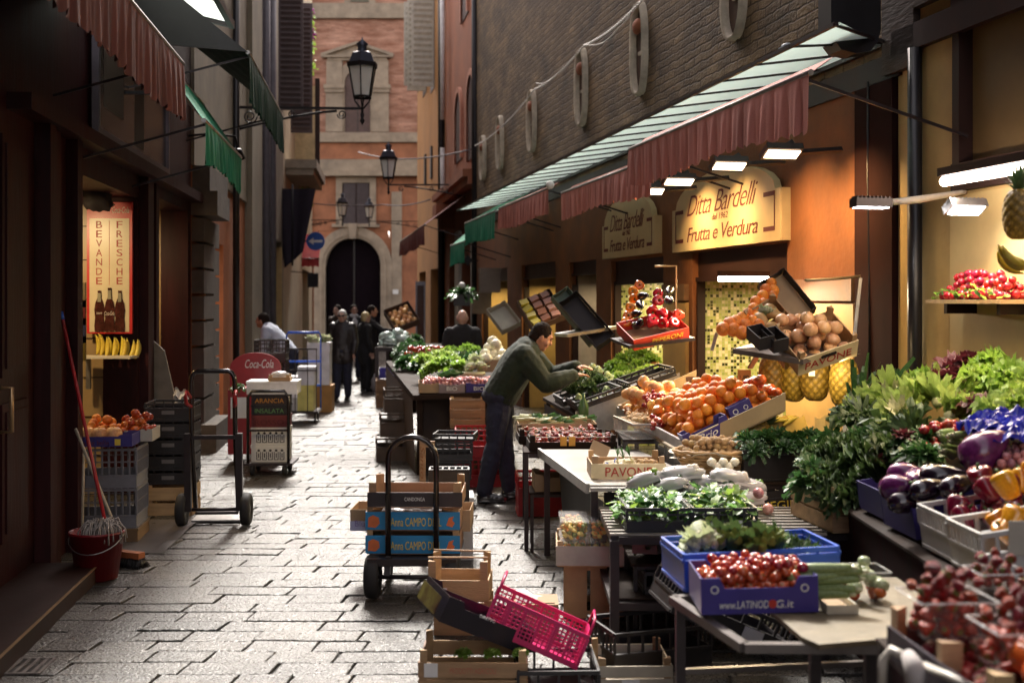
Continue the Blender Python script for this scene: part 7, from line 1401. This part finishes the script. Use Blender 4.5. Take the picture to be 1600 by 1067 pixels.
# drain grate
r = T('drain_grate', 'dark iron drain grate in the paving at the corner', 'grate', tuple(G(30, 1040)), R(3)); mb = MB(); mb.box(-.35,-.13,-.0,.14,-.115,.006); mb.box(-.35,.1,-.0,.14,.115,.006); mb.box(.125,-.115,0,.14,.1,.006)
for q in range(11): mb.box(-.33+q*.042,-.114,.0,-.312+q*.042,.099,.005)
mb.build('grate', M('worn_iron', (.22,.20,.19), .4, metal=.5), r); mb = MB(); mb.box(-.34,-.112,.0005,.124,.098,.0015); mb.build('drain_hole', blackp, r)
# grey crates with fruit
solidbox('wooden_box', 'plain low wooden box under the two grey plastic crates', (-2.97, 8.72, 0), R(6), .50, .42, .10, M('dull_box_wood', (.16,.10,.05), .7))
for q in range(2): pcrate('plastic_crate', ['lower', 'upper'][q] + ' grey slatted plastic crate of the pair by the mop', (-2.97, 8.72, .102+q*.29), R(6), .48, .40, .285, greyp, nx=10, nz=2, solid=.32)
r = carton('carton', 'violet printed carton with pale yellow emblems holding yellow melons', (-2.98, 8.58, .70), R(6), .50, .28, .085, navy, notch=.15, texts=())
mb = MB(); mb.text('arance belle', .22, .035, FR((-.02,-.1435,.03))); mb.build('lettering', dkred, r)
mb = MB(); mb.box(.13,-.1445,.01,.17,-.1430,.055); mb.build('emblem', yelt, r)
r2 = carton('carton', 'pale edged carton of orange tomatoes behind the yellow melons', (-2.93, 8.90, .70), R(6), .50, .30, .09, cardgrey, notch=.1)
for q in range(4): put('peach', .062, 'melon', 'yellow orange melon in the violet carton by the red pole', 'melon', TM(r) @ Vector((-.19+q*.095, -.04+.02*(q%2), .08)), (0,0,q), 'yellow melons')
for o in [o for o in bpy.data.objects if o.get('category') == 'melon']: pass
heap('orange', .034, 'orange', 'orange behind the yellow melons on the grey crates', 'orange', TM(r2) @ LM((-.12,0,.05)), .24, .26, 'oranges behind the melons', 2, .3, .1, 'free', .8, .9, 140)
heap('otomato', .031, 'tomato', 'orange red tomato nearest the black crates on the left side', 'tomato', TM(r2) @ LM((.12,-.02,.05)), .24, .28, 'orange red tomatoes on the grey crates', 3, .3, .1, 'any', .8, .8, 141)
# black crates stack and pale crates
for q in range(2): wcrate('wooden_crate', ['bottom', 'second'][q] + ' pale wooden crate under the tall black stack', (-2.78, 9.75, .0+q*.125), R(4), .36, .34, .10, slats=1, post=.022)
for q in range(5): pcrate('plastic_crate', ['lowest', 'second', 'third', 'fourth', 'topmost'][q] + ' black crate in the tall stack behind the hand truck', (-2.80, 9.78, .252+q*.132), R(4), .38, .36, .13, nx=5, nz=1, solid=.68)
for q in range(5):
    mb = MB(); mb.box(-.05,-.193,.04,.05,-.190,.07); o = mb.build('paper_label', M('dull_label', (.16,.15,.15), .6)); o.parent = [x for x in bpy.data.objects if x.get('label','').startswith(['lowest', 'second', 'third', 'fourth', 'topmost'][q]+' black crate in the tall')][0]
# leaning board
mb = MB(); a_ = P(262,640,11.2); mb.T = Matrix.Translation(a_) @ Matrix.Rotation(R(-13), 4, 'Y'); mb.prism([(-.10,-1.0),(.10,-1.0),(.10,.55),(-.06,.78),(-.12,.5)], 0, .02, XY); mb.T = None; tag(mb.build('leaning_board', M('pale_board', (.24,.21,.17), .6)), 'pale grey board leaning against the wall above the black crates', 'board')
mb = MB(); mb.grid(lambda U, V: (0+.16*U, .03*math.sin(V*9), .14*V*(1-.3*U)+.02*math.sin(U*14)), 10, 8, sm=False); o = mb.build('plastic_bag', pk); o.location = P(272, 632, 10.2); tag(o, 'crumpled clear bag stuck behind the tall black stack', 'bag')
# drinks sign with bottles, bananas shelf
sg = T('advertising_sign', 'tall cream and red drinks sign with vertical lettering and three bottles', 'sign', P(171, 419, 10.50), R(1))
cream = M('cream_panel_sign', (.50,.42,.27), .35, var=.08); sred = M('sign_red', (.42,.02,.02), .35, var=.1)
mb = MB(); mb.box(-.20,0,-.58,.20,.03,.585); mb.build('board', sred, sg); mb = MB(); mb.box(-.175,-.003,-.565,.175,-.001,.44); mb.build('cream_panel', cream, sg)
mb = MB()
for s_, x in (('BEVANDE', -.09), ('FRESCHE', .09)):
    for q, ch_ in enumerate(s_): mb.text(ch_, .052, .062, FR((x, -.004, .385-q*.083)))
mb.build('lettering', M('sign_lettering', (.28,.02,.015), .5), sg)
mb = MB(); mb.box(-.0015,-.005,-.15,.0015,-.0035,.42); mb.build('divider_line', redt, sg)
mb = MB(); mb.text('Coca-Cola', .15, .055, FR((.10,-.002,.515)), shear=.3); mb.build('header_lettering', M('dull_cream_text', (.60,.50,.42), .5), sg)
for q, x in enumerate((-.085, .005, .095)):
    h_ = .36 if q != 1 else .385; z0 = -.56; pr = [(.0,0),(.042,0),(.045,.05),(.038,.12),(.045,.19),(.036,.25),(.016,.30),(.015,h_),(0,h_)]; poly = [(x+a, z0+b) for a, b in pr[1:-1]] + [(x-a, z0+b) for a, b in pr[1:-1]][::-1]
    mb = MB(); mb.prism(poly, .005+.002*(q==1), .012+.004*(q==1), XY); mb.build('bottle_picture', M('bottle_brown', (.045,.012,.01), .15, var=.5, scale=12, coat=.5), sg)
    mb = MB(); mb.prism([(x-.016,z0+h_-.10),(x+.016,z0+h_-.10),(x+.014,z0+h_-.02),(x-.014,z0+h_-.02)], .0135+.004, .0145+.004, XY); mb.build('bottle_neck', M('bottle_glass', (.22,.20,.14), .2), sg)
mb = MB(); mb.text('Coca-Cola', .085, .035, FR((.005,-.0175,-.40)), shear=.3); mb.text('zero', .05, .016, FR((-.085,-.0135,-.40))); mb.build('bottle_lettering', M('dull_cream_text', (0,0,0)), sg)
bs = T('wall_shelf', 'small white shelf with bananas under the drinks sign', 'shelf', P(168, 556, 10.35), R(2)); mb = MB(); mb.box(-.23,-.12,-.02,.23,.15,0); mb.build('shelf_board', M('cream_board', (.50,.45,.36), .6), bs)
mb = MB(); mb.box(-.23,.13,-.3,-.19,.16,-.0205); mb.build('bracket', metal, bs)
for q in range(13): x = -.19+q*.032; put('banana', .135, 'banana', 'ripe banana standing in the row under the drinks sign', 'banana', P(168,556,10.35)+Vector((x, .02+.03*(q%2), .085)), (rr(-.1,.1), R(-95+q*2.5)+rr(-.1,.1), R(75)+rr(-.25,.25)), 'bananas under the drinks sign')
for q, c in enumerate(((.55,.4,.2),(.40,.04,.03),(.10,.12,.3),(.5,.35,.05))):
    mb = MB(); mb.box(-.06,0,0,.06,.02,.20); o = mb.build('packet', M('pk%d' % q, [x*.3 for x in c], .5)); o.location = P(122, 520+q*28-40, 9.6); tag(o, ['tan', 'red', 'blue', 'yellow'][q] + ' packet hanging in the dim edge of the shop recess', 'packet')
r = T('shop_blind', 'dark rolled cloth bundle hanging over the top of the drinks sign', 'blind', P(150, 312, 10.1), 0); mb = MB(); mb.ell((0,0,0), (.14,.08,.10), 16, 10, (0,.5,0), wob=.5); mb.ell((-.05,0,.12), (.09,.07,.12), 12, 8, wob=.5); mb.build('cloth', M('dark_rag', (.015,.01,.012), .7), r)
# red drinks cooler cart and black trolley with boxes
co = T('drinks_cooler', 'red drinks cooler with an arched top sign in white script, standing in the alley', 'cooler', (-2.76, 12.75, 0), R(8)); cr_ = M('cooler_red', (.30,.012,.018), .35)
mb = MB(); mb.box(-.27,-.25,.12,.27,.25,.80); mb.build('cooler_body', cr_, co)
mb = MB(); mb.prism([(-.27,.805)] + [(-.27*math.cos(math.pi*t/12), 1.02+.16*math.sin(math.pi*t/12)) for t in range(13)] + [(.27,.885)], -.02, .02, XY); mb.build('arched_sign', cr_, co)
mb = MB(); mb.text('Coca-Cola', .30, .09, FR((.04,-.0225,1.06)), shear=.3); mb.build('lettering', wht, co)
for sx in (-1, 1): wheel(co, (sx*.2, -.18, .06), .058, .03)
mb = MB(); mb.box(-.24,-.256,.5,-.05,-.251,.72); mb.build('price_panel', wht, co)
solidbox('foam_box', 'white foam box on top of the red cooler front', (-2.42, 12.05, .80), R(4), .50, .36, .13, M('white_foam', (.72,.72,.76), .7), lid=M('white_foam', (0,0,0)))
r = wcrate('wooden_tray', 'small wooden tray of wrapped fish on the white foam box', (-2.34, 11.95, .932), R(3), .22, .16, .035, slats=1, post=.03); packet('silvery wrapped parcel in the small wooden tray', TM(r) @ Vector((0,0,.04)), (0,0,.2), .18, .10, .05)
put('spinach', .10, 'plant', 'small bunch of green leaves hanging by the hand truck grip', 'plant', P(372, 607, 11.3))
bt = T('hand_trolley', 'black trolley with tall frame loaded with printed boxes before the cooler', 'trolley', (-2.43, 11.95, 0), R(2))
mb = MB(); mb.tube([(-.20,-.18,.12),(-.20,-.18,.78),(-.16,-.18,.84),(.16,-.18,.84),(.20,-.18,.78),(.20,-.18,.12)], .016, 8); mb.build('tube_frame', gl, bt)
mb = MB(); mb.box(-.24,-.2,.10,.24,.26,.125); mb.bar((-.2,-.18,.45),(.2,-.18,.45),.02); mb.build('platform', metaldk, bt)
for sx in (-1, 1): wheel(bt, (sx*.16, -.16, .055), .053, .04); wheel(bt, (sx*.16, .18, .055), .053, .04)
def pattern_box(lab, z, h, m, t_, tm_, w=.36): 
    r = solidbox('carton', lab, (-2.43, 11.98, z), R(2), w, .28, h, m, cat='carton')
    mb = MB()
    if t_: mb.text(t_, w*.8, h*.45, FR((0,-.147,h*.42)))
    else:
        for q in range(5): x = -.13+q*.058; mb.box(x,-.1445,h*.12,x+.046,-.1425,h*.16); mb.box(x,-.1445,h*.16,x+.008,-.1425,h*.6); mb.box(x+.038,-.1445,h*.16,x+.046,-.1425,h*.6); mb.box(x+.018,-.1445,h*.25,x+.028,-.1425,h*.52); mb.ell((x+.023,-.144,h*.68),(.014,.003,.012),8,6)
    mb.build('lettering' if t_ else 'ornament_pattern', tm_, r); return r
pattern_box('lowest white carton with black ornament print on the black trolley', .127, .17, whitec, '', blkt); pattern_box('second white carton with black ornament print on the black trolley', .30, .17, whitec, '', blkt)
pattern_box('dark red carton above the white printed cartons on the trolley', .473, .12, M('dull_red_card', (.14,.02,.02), .6), 'ROSSO', dkred); pattern_box('black carton with green specks above the dark red one', .596, .10, blkt, 'INSALATA', M('green_print', (.10,.22,.08), .6))
pattern_box('topmost dark carton with orange wording on the black trolley', .698, .10, M('dark_brown_card', (.03,.015,.015), .5), 'ARANCIA', M('amber_print', (.50,.22,.03), .6))
for q in range(4): pcrate('plastic_crate', ['lowest', 'second', 'third', 'top'][q] + ' black crate of the stack behind the arched red sign', (-2.86, 14.1, .28+q*.25), R(4), .36, .36, .245, nx=5, nz=3, solid=.35)
solidbox('foam_box', 'dull box under the black crates behind the red sign', (-2.86, 14.1, 0), R(4), .36, .36, .275, wooddk)
# blue wheeled cage trolley
bt = T('cage_trolley', 'blue framed wheeled trolley with foam boxes by the leaning shopkeeper', 'trolley', (-3.02, 17.0, 0), R(4)); bt.scale = (.62, .8, 1)
mb = MB(); mb.box(-.42,-.35,.14,.42,.35,.17); mb.build('platform', metaldk, bt)
mb = MB()
for y in (.33,): mb.tube([(-.4,y,.17),(-.4,y,1.22),(-.36,y,1.27),(.36,y,1.27),(.4,y,1.22),(.4,y,.17)], .018, 8); mb.bar((-.4,y,.85),(.4,y,.85),.03); mb.bar((-.4,y,.5),(.4,y,.5),.03)
mb.build('blue_frame', bluep, bt)
mb = MB()
for x in (-.38,-.1,.18,.38): mb.bar((x,-.34,.17),(x,-.34,1.05),.018)
mb.bar((-.4,-.34,1.05),(.4,-.34,1.05),.02); mb.bar((-.4,-.34,.75),(.4,-.34,.75),.02); mb.build('wire_side', metaldk, bt)
for sx in (-1, 1):
    for sy in (-1, 1): wheel(bt, (sx*.34, sy*.28, .07), .068, .035)
for lab, x, z, w_, h_, m_ in (('yellow plastic crate on the blue trolley platform', .12, .172, .36, .36, M('pale_yellow_plastic', (.62,.55,.16), .5)), ('low grey lidded tray on the blue trolley', -.22, .172, .30, .18, lgreyp), ('white foam box above the grey tray on the blue trolley', -.2, .355, .34, .30, M('white_foam', (0,0,0))), ('white foam box above the yellow crate', .14, .535, .38, .26, M('white_foam', (0,0,0)))):
    solidbox('storage_box', lab, (-3.02+x*.62, 17.0+.0, z), R(4), w_*.62, .40, h_, m_)
solidbox('foam_box', 'tall white foam box with crumpled paper beyond the blue trolley', (-3.02, 18.6, .42), R(3), .34, .4, .66, M('white_foam', (0,0,0))); solidbox('wooden_box', 'orange brown wooden box beneath the tall white foam box', (-3.0, 18.6, 0), R(3), .38, .4, .415, M('ochre_wood', (.38,.20,.06), .7)); 
for q in range(8): put('cauli', .09, 'cauliflower', 'white crumpled head on top of the tall foam box', 'cauliflower', (-3.15+.036*q, 18.5+.1*(q%2), 1.11), (q,0,0), 'white heads on the foam box')
# hanging flowers at the far balcony
for i, (px, py, Y, h_) in enumerate(((482, 22, 30, .5), (484, 55, 30, .8), (478, 282, 30, .5))):
    random.seed(i+50); mb = MB()
    for q in range(90): leaf(mb, (rr(-.14,.14), rr(-.1,.1), rr(-h_*1.2,.1)), rr(0,6.3), .10, .04, rr(-1.3,.3), .8, .08, seg=3)
    for q in range(26): mb.ell((rr(-.14,.14), rr(-.12,.06), rr(-.12,.16)), .035, 6, 4, mi=1)
    tag(mb.build('hanging_plant', [m_par, M('magenta_flower', (.45,.03,.35) if i < 2 else (.5,.1,.05), .6)]), ['magenta flowers at the highest window beside the open brown shutter', 'trailing plant with magenta flowers below the highest one', 'trailing green plant beneath the far balcony'][i], 'plant'); bpy.data.objects[-1] if False else None
    [o for o in bpy.data.objects if o.name.startswith('hanging_plant')][-1].location = P(px, py, Y)

for lab, Yl, e_ in (('small warm bulkhead lamp inside the drinks sign recess', 9.5, 9), ('small warm lamp inside the second doorway past the red pilaster', 12.4, 6)):
    c = lw(Yl, -.75, 2.52); r = T('ceiling_lamp', lab, 'lamp', c, TL); mb = MB(); mb.lathe([(0,-.05),(.06,-.04),(.085,0),(.085,.02),(0,.02)], 16); mb.build('globe', M('warm_globe', (1,.8,.5), .4, var=0, emit=5, ecol=(1,.66,.30)), r)
    mb = MB(); mb.cyl((0,0,.021),(0,0,.16), .02); mb.build('stem', iron, r); area(c - Vector((0,0,.07)), c - Vector((0,-.3,1)), .16, .16, e_, (1,.72,.38), spread=178)
# ================================================================ PEOPLE
def remesh(mb, vox, smooth=3):
    me = mb.mesh('tmp', []); o = bpy.data.objects.new('tmp', me); COL.objects.link(o)
    m = o.modifiers.new('r', 'REMESH'); m.mode = 'VOXEL'; m.voxel_size = vox; m.use_smooth_shade = True
    if smooth: s = o.modifiers.new('s', 'SMOOTH'); s.factor = .5; s.iterations = smooth
    me2 = bpy.data.meshes.new_from_object(o.evaluated_get(bpy.context.evaluated_depsgraph_get()))
    bpy.data.objects.remove(o); bpy.data.meshes.remove(me)
    me2.polygons.foreach_set('use_smooth', [True]*len(me2.polygons)); return me2
def rpart(name, mb, vox, mat, parent, smooth=3):
    me = remesh(mb, vox, smooth); me.name = name; me.materials.clear(); me.materials.append(mat)
    o = bpy.data.objects.new(name, me); COL.objects.link(o); o.parent = parent; return o
def limb(mb, a, b, ra, rb, n=10):
    a, b = Vector(a), Vector(b); m = a.lerp(b, .35); mb.tube([a, m, b], [ra, (ra*1.04+rb*.1)/1.06, rb], n); mb.ell(a, ra, n, 6); mb.ell(b, rb, n, 6)
skin = M('skin', (.50,.26,.17), .5, var=.12, sss=.15); skinp = M('pale_skin', (.55,.33,.25), .5, var=.1, sss=.15)
def hand(mb, w, d, up, s=1, side=1, curl=.5):
    w, d, up = Vector(w), Vector(d).normalized(), Vector(up).normalized(); x = d.cross(up).normalized()*side; up = x.cross(d).normalized()*side
    c = w + d*.045*s; 
    for q in (-1, 0, 1): mb.tube([w + x*.018*q*s, w + (d*.085 + x*.026*q)*s], [.016*s, .015*s], 8)
    for q, L in enumerate((.068,.078,.074,.058)):
        b = w + (d*.085 + x*(-.032+q*.0215))*s; p1 = b + (d*L*.5 - up*L*.18*curl)*s; p2 = p1 + (d*L*.42 - up*L*.5*curl)*s; mb.tube([b, p1, p2], [.0095*s, .0088*s, .0075*s], 7)
    b = w + (d*.02 - x*.028)*s; mb.tube([b, b + (d*.035 - x*.03 - up*.01)*s, b + (d*.068 - x*.035 - up*.025)*s], [.013*s, .011*s, .009*s], 7)
def figure(label, loc, rz, J, top, legs, hair, skinm=skin, shoes=None, vox=.014, coat=0, hairlen=0, bald=False, glasses=False, scarf=None, collar=0, S=1.0, headrot=(0,0,0), bulk=1.0):
    r = T('person', label, 'person', loc, rz); r.scale = (S, S, S); g = lambda k_: Vector(J[k_])
    H = MX(g('head'), headrot); mb = MB()
    mb.T = H; mb.ell((0,0,.0), (.076,.092,.112), 18, 14); mb.ell((0,.018,-.055), (.058,.07,.062), 14, 10); mb.ell((0,.062,-.085), (.028,.026,.022), 10, 8)
    mb.tube([(0,.086,.022),(0,.104,-.018),(0,.10,-.028)], [.009,.015,.012], 8); mb.ell((0,.086,-.052), (.025,.012,.010), 10, 6); mb.ell((0,.080,.035), (.05,.016,.012), 12, 6)
    for s in (-1, 1): mb.ell((s*.078,-.004,-.008), (.012,.020,.032), 8, 8); mb.ell((s*.045,.06,-.03), (.024,.022,.025), 8, 6)
    mb.T = None
    limb(mb, g('neck'), g('head')+H.to_3x3() @ Vector((0,-.01,-.07)), .055, .052); limb(mb, g('pel'), g('chest'), .10, .11); limb(mb, g('chest'), g('neck'), .10, .05)
    for s in 'RL':
        limb(mb, g('sh'+s), g('chest'), .05, .07); limb(mb, g('sh'+s), g('el'+s), .042, .034); limb(mb, g('el'+s), g('wr'+s), .035, .026)
        hand(mb, g('wr'+s), Vector(J['hd'+s]), Vector(J.get('up'+s, (0,0,1))), 1.05, 1 if s == 'R' else -1)
        limb(mb, g('pel')+Vector((.09 if s == 'R' else -.09,0,-.03)), g('kn'+s), .075, .05); limb(mb, g('kn'+s), g('an'+s), .05, .035)
    rpart('body', mb, min(vox, .0085), skinm, r, 2)
    # garment for the upper body
    mb = MB(); b_ = bulk; pel, ch, nk = g('pel'), g('chest'), g('neck'); side = (g('shR')-g('shL')).normalized(); fw = Vector((0,1,0))
    ax_ = (nk-pel).normalized(); rot = ax_.to_track_quat('Z', 'Y').to_euler()
    for f_ in range(14):
        f = f_/13*.95; w_, d_ = (.160+.024*math.sin(math.pi*min(1, f/.9)*.75)-(.04 if f > .88 else 0), .116-.03*max(0, f-.7)/.25); c = pel.lerp(ch, f/.6) if f < .6 else ch.lerp(nk, (f-.6)/.4); mb.ell(c, (w_*b_, d_*b_, .10), 18, 10, rot)
    mb.ell(nk, (.075,.075,.06), 12, 8, rot)
    if collar: mb.tube([nk + ax_*(-.02), nk + ax_*collar], [.085, .078], 14)
    for s in 'RL':
        limb(mb, g('sh'+s), ch, .078*b_, .09*b_); limb(mb, g('sh'+s), g('el'+s), .072*b_, .056*b_); limb(mb, g('el'+s), g('wr'+s), .058*b_, .042*b_)
    if coat: 
        for s in (-1, 1): limb(mb, pel + Vector((s*.07,0,.05)), pel + Vector((s*.075,-.0,-coat)), .115*b_, .12*b_)
        mb.ell(pel+Vector((0,0,-coat*.5)), (.17*b_,.125*b_,coat*.7))
    o = rpart('jacket' if coat else 'jumper', mb, vox, top, r, 5)
    d_ = o.modifiers.new('folds', 'DISPLACE'); tx = bpy.data.textures.get('fold_noise') or bpy.data.textures.new('fold_noise', 'CLOUDS'); tx.noise_scale = .06; tx.noise_depth = 3; d_.texture = tx; d_.strength = .013; d_.mid_level = .5
    mb = MB()
    for s, sg in (('R', 1), ('L', -1)):
        limb(mb, pel + Vector((sg*.085,0,.0)), g('kn'+s), .095*min(b_,1.1), .070*min(b_,1.1)); limb(mb, g('kn'+s), g('an'+s)+Vector((0,0,.02)), .072*min(b_,1.1), .062*min(b_,1.1))
    mb.ell(pel, (.165*b_, .12*b_, .11)); o = rpart('trousers', mb, vox, legs, r, 2); d_ = o.modifiers.new('folds', 'DISPLACE'); d_.texture = tx; d_.strength = .018; d_.mid_level = .5
    for s in 'RL':
        mb = MB(); a = g('an'+s); f = Vector(J.get('ft'+s, (0,1,0))).normalized(); q_ = math.atan2(-f.x, f.y)
        mb.T = MX(a, (0,0,q_)); z0 = -a.z; mb.ell((0,.13,z0+.04), (.046,.09,.040)); mb.ell((0,.0,z0+.045), (.040,.07,.05)); mb.ell((0,.06,z0+.045), (.043,.09,.045)); mb.box(-.04,-.06,z0+.003,.04,.19,z0+.025); mb.T = None
        rpart('shoe', mb, .010, shoes or M('black_leather', (.015,.012,.014), .25, coat=.4), r, 2)
    if not bald:
        mb = MB(); mb.T = H; mb.ell((0,-.016,.026), (.086,.094,.104), 18, 12); 
        if hairlen: mb.ell((0,-.035,-.04-hairlen/2), (.088,.07,.07+hairlen), 16, 10)
        else: mb.ell((0,-.05,-.02), (.076,.062,.075), 14, 10)
        mb.T = None; me = remesh(mb, .010, 2)
        Hi = H.inverted(); rs = random.Random(3)
        for v in me.vertices:                       # keep the face free of hair
            p = Hi @ v.co
            lim = .050 + max(0, p.z-.045)*1.2 
            if p.y > lim and p.z < .085: p.y = lim*.9; v.co = H @ p
            v.co += Vector((rs.uniform(-1,1), rs.uniform(-1,1), rs.uniform(-1,1)))*.0035
        me.name = 'hair'; me.materials.clear(); me.materials.append(hair); o = bpy.data.objects.new('hair', me); COL.objects.link(o); o.parent = r
    for s in (-1, 1):
        mb = MB(); mb.T = H; mb.ell((s*.030,.0835,.012), (.011,.007,.006), 8, 6); mb.T = None; mb.build('eye', M('eye_dark', (.02,.015,.012), .2), r)
    if not glasses:
        for s in (-1, 1): mb = MB(); mb.T = H; mb.tube([(s*.016,.095,.032),(s*.034,.094,.036),(s*.050,.082,.030)], .0035, 5); mb.T = None; mb.build('eyebrow', hair, r)
    else:
        mb = MB(); mb.T = H
        for s in (-1, 1): mb.ell((s*.033,.098,.012), (.030,.008,.022), 12, 8); mb.bar((s*.06,.095,.02),(s*.082,.0,.015),.006)
        mb.bar((-.01,.104,.016),(.01,.104,.016),.006); mb.T = None; mb.build('sunglasses', M('black_lens', (.01,.01,.012), .1), r)
    if scarf: mb = MB(); mb.ell(nk+Vector((0,.04,.02)), (.10,.09,.06), 14, 8, wob=.3); mb.ell(ch+Vector((0,.10,.06)), (.07,.04,.12), 12, 8, wob=.3); rpart('scarf', mb, .014, scarf, r)
    return r
STAND = dict(pel=(0,0,.93), chest=(0,.0,1.25), neck=(0,-.01,1.45), head=(0,.02,1.60), shR=(.18,-.01,1.39), shL=(-.18,-.01,1.39), elR=(.24,-.02,1.12), elL=(-.24,-.02,1.12), wrR=(.25,.06,.88), wrL=(-.25,.06,.88),
    hdR=(0,.1,-1), hdL=(0,.1,-1), upR=(-1,0,0), upL=(1,0,0), knR=(.10,.02,.5), knL=(-.10,.02,.5), anR=(.10,0,.09), anL=(-.10,0,.09))
def J(**k): d = dict(STAND); d.update(k); return d
blk = M('black_cloth', (.012,.011,.014), .85, var=.2, bump=.3, bscale=60); puf = M('black_puffer', (.016,.012,.014), .45, var=.2)
grn = M('dark_green_wool', (.009,.018,.006), .9, var=.25, scale=9, bump=.5, bscale=140, sheen=.1); jean = M('dark_navy_cotton', (.018,.020,.042), .85, var=.3, scale=7, bump=.4, bscale=90); brn = M('brown_wool', (.05,.032,.025), .85, var=.2)
hdark = M('dark_hair', (.018,.011,.008), .85, spec=.15, var=.3, scale=40, stretch=(1,1,.3)); hwht = M('white_hair', (.62,.60,.58), .6, var=.2, scale=40); hbl = M('blond_hair', (.50,.38,.20), .55, var=.25, scale=40)
# the greengrocer
figure('man in a dark green jumper and navy trousers bending over the vegetables with both hands', (-.14, 10.3, 0), R(-90),
    dict(pel=(0,.04,.92), chest=(0,.18,1.17), neck=(0,.29,1.345), head=(.01,.395,1.425), shR=(.17,.24,1.265), shL=(-.17,.27,1.275), elR=(.25,.43,1.03), elL=(-.25,.50,1.06), wrR=(.17,.66,1.10), wrL=(-.02,.69,1.165),
    hdR=(-.5,1,.05), hdL=(.35,1,.0), upR=(0,0,1), upL=(0,0,1), knR=(.10,-.01,.50), knL=(-.11,.07,.50), anR=(.11,-.10,.09), anL=(-.12,.11,.09), ftR=(.0,1,0), ftL=(-.0,1,0)),
    grn, jean, hdark, vox=.011, collar=.06, headrot=(R(-28),0,R(6)), bulk=1.38)
# the rest
figure('bald older man in black seen from behind beyond the produce stall', (-.66, 15.75, 0), R(0), J(), blk, jean, hdark, skinp, bald=True, S=.94, coat=.1, bulk=1.15)
figure('white haired woman in dark puffer jacket and sunglasses walking with a stick', (-2.95, 20.6, 0), R(178), J(elL=(-.25,.02,1.12), wrR=(.27,.10,.86), wrL=(-.24,.16,.90), anR=(.09,.10,.09), anL=(-.09,-.08,.09), head=(0,.03,1.585)), puf, jean, hwht, skinp, glasses=True, S=.92, coat=.16, bulk=1.15, collar=.07)
b = T('handbag', 'black cloth bag hanging from the walking woman’s hand', 'bag', P(512, 577, 20.4)); mb = MB(); mb.ell((0,0,-.14), (.10,.07,.19), 14, 10, wob=.3); mb.build('bag_body', blk, b); mb = MB(); mb.tube([(-.05,0,0),(-.02,0,.10),(.0,0,.14),(.03,0,.1),(.05,0,0)], .007, 5); mb.build('bag_strap', blk, b)
mb = MB(); mb.tube([P(517,575,20.3), G(524,628)+Vector((0,0,.01))], .012, 6); tag(mb.build('walking_stick', metaldk), 'thin dark walking stick beside the walking woman’s bag', 'stick')
figure('short haired blond person in black turning towards the far stall', (-2.78, 22.4, 0), R(-62), J(), blk, blk, hbl, skinp, S=.88, coat=.22, bulk=1.15)
figure('person in a brown jacket standing half hidden behind the walking woman', (-3.62, 24.6, 0), R(150), J(), brn, blk, hdark, skinp, S=.95, coat=.1, bulk=1.1)
figure('dark haired woman with a white scarf between the walking woman and the blond person', (-3.42, 25.6, 0), R(-160), J(), blk, jean, hdark, skinp, S=.95, coat=.15, hairlen=.05, scarf=M('white_scarf', (.65,.64,.66), .8))
figure('dark haired man in black reaching out over the far salad stall', (-2.72, 22.9, 0), R(-85), J(elR=(.26,.22,1.22), wrR=(.20,.45,1.20), hdR=(0,1,-.2), upR=(0,0,1), elL=(-.26,.18,1.18), wrL=(-.18,.42,1.16), hdL=(0,1,-.2), upL=(0,0,1)), blk, blk, hdark, skin, S=.95)
figure('shopkeeper in a white shirt bending towards the shop door by the blue trolley', (-3.42, 18.3, 0), R(80), J(chest=(0,.22,1.17), neck=(0,.38,1.33), head=(0,.46,1.42), shR=(.18,.34,1.28), shL=(-.18,.34,1.28), elR=(.26,.30,1.02), elL=(-.26,.32,1.02), wrR=(.22,.42,.82), wrL=(-.22,.42,.82)), M('white_shirt', (.50,.55,.66), .8, var=.08), jean, hdark, skin)
r = T('carrier_bag', 'pale translucent carrier bag by the blond person', 'bag', P(588, 600, 22.0)); mb = MB(); mb.ell((0,0,0), (.10,.07,.17), 14, 10, wob=.4); mb.build('bag_body', M('pale_bag', (.35,.33,.35), .4), r)
flush_stuff()
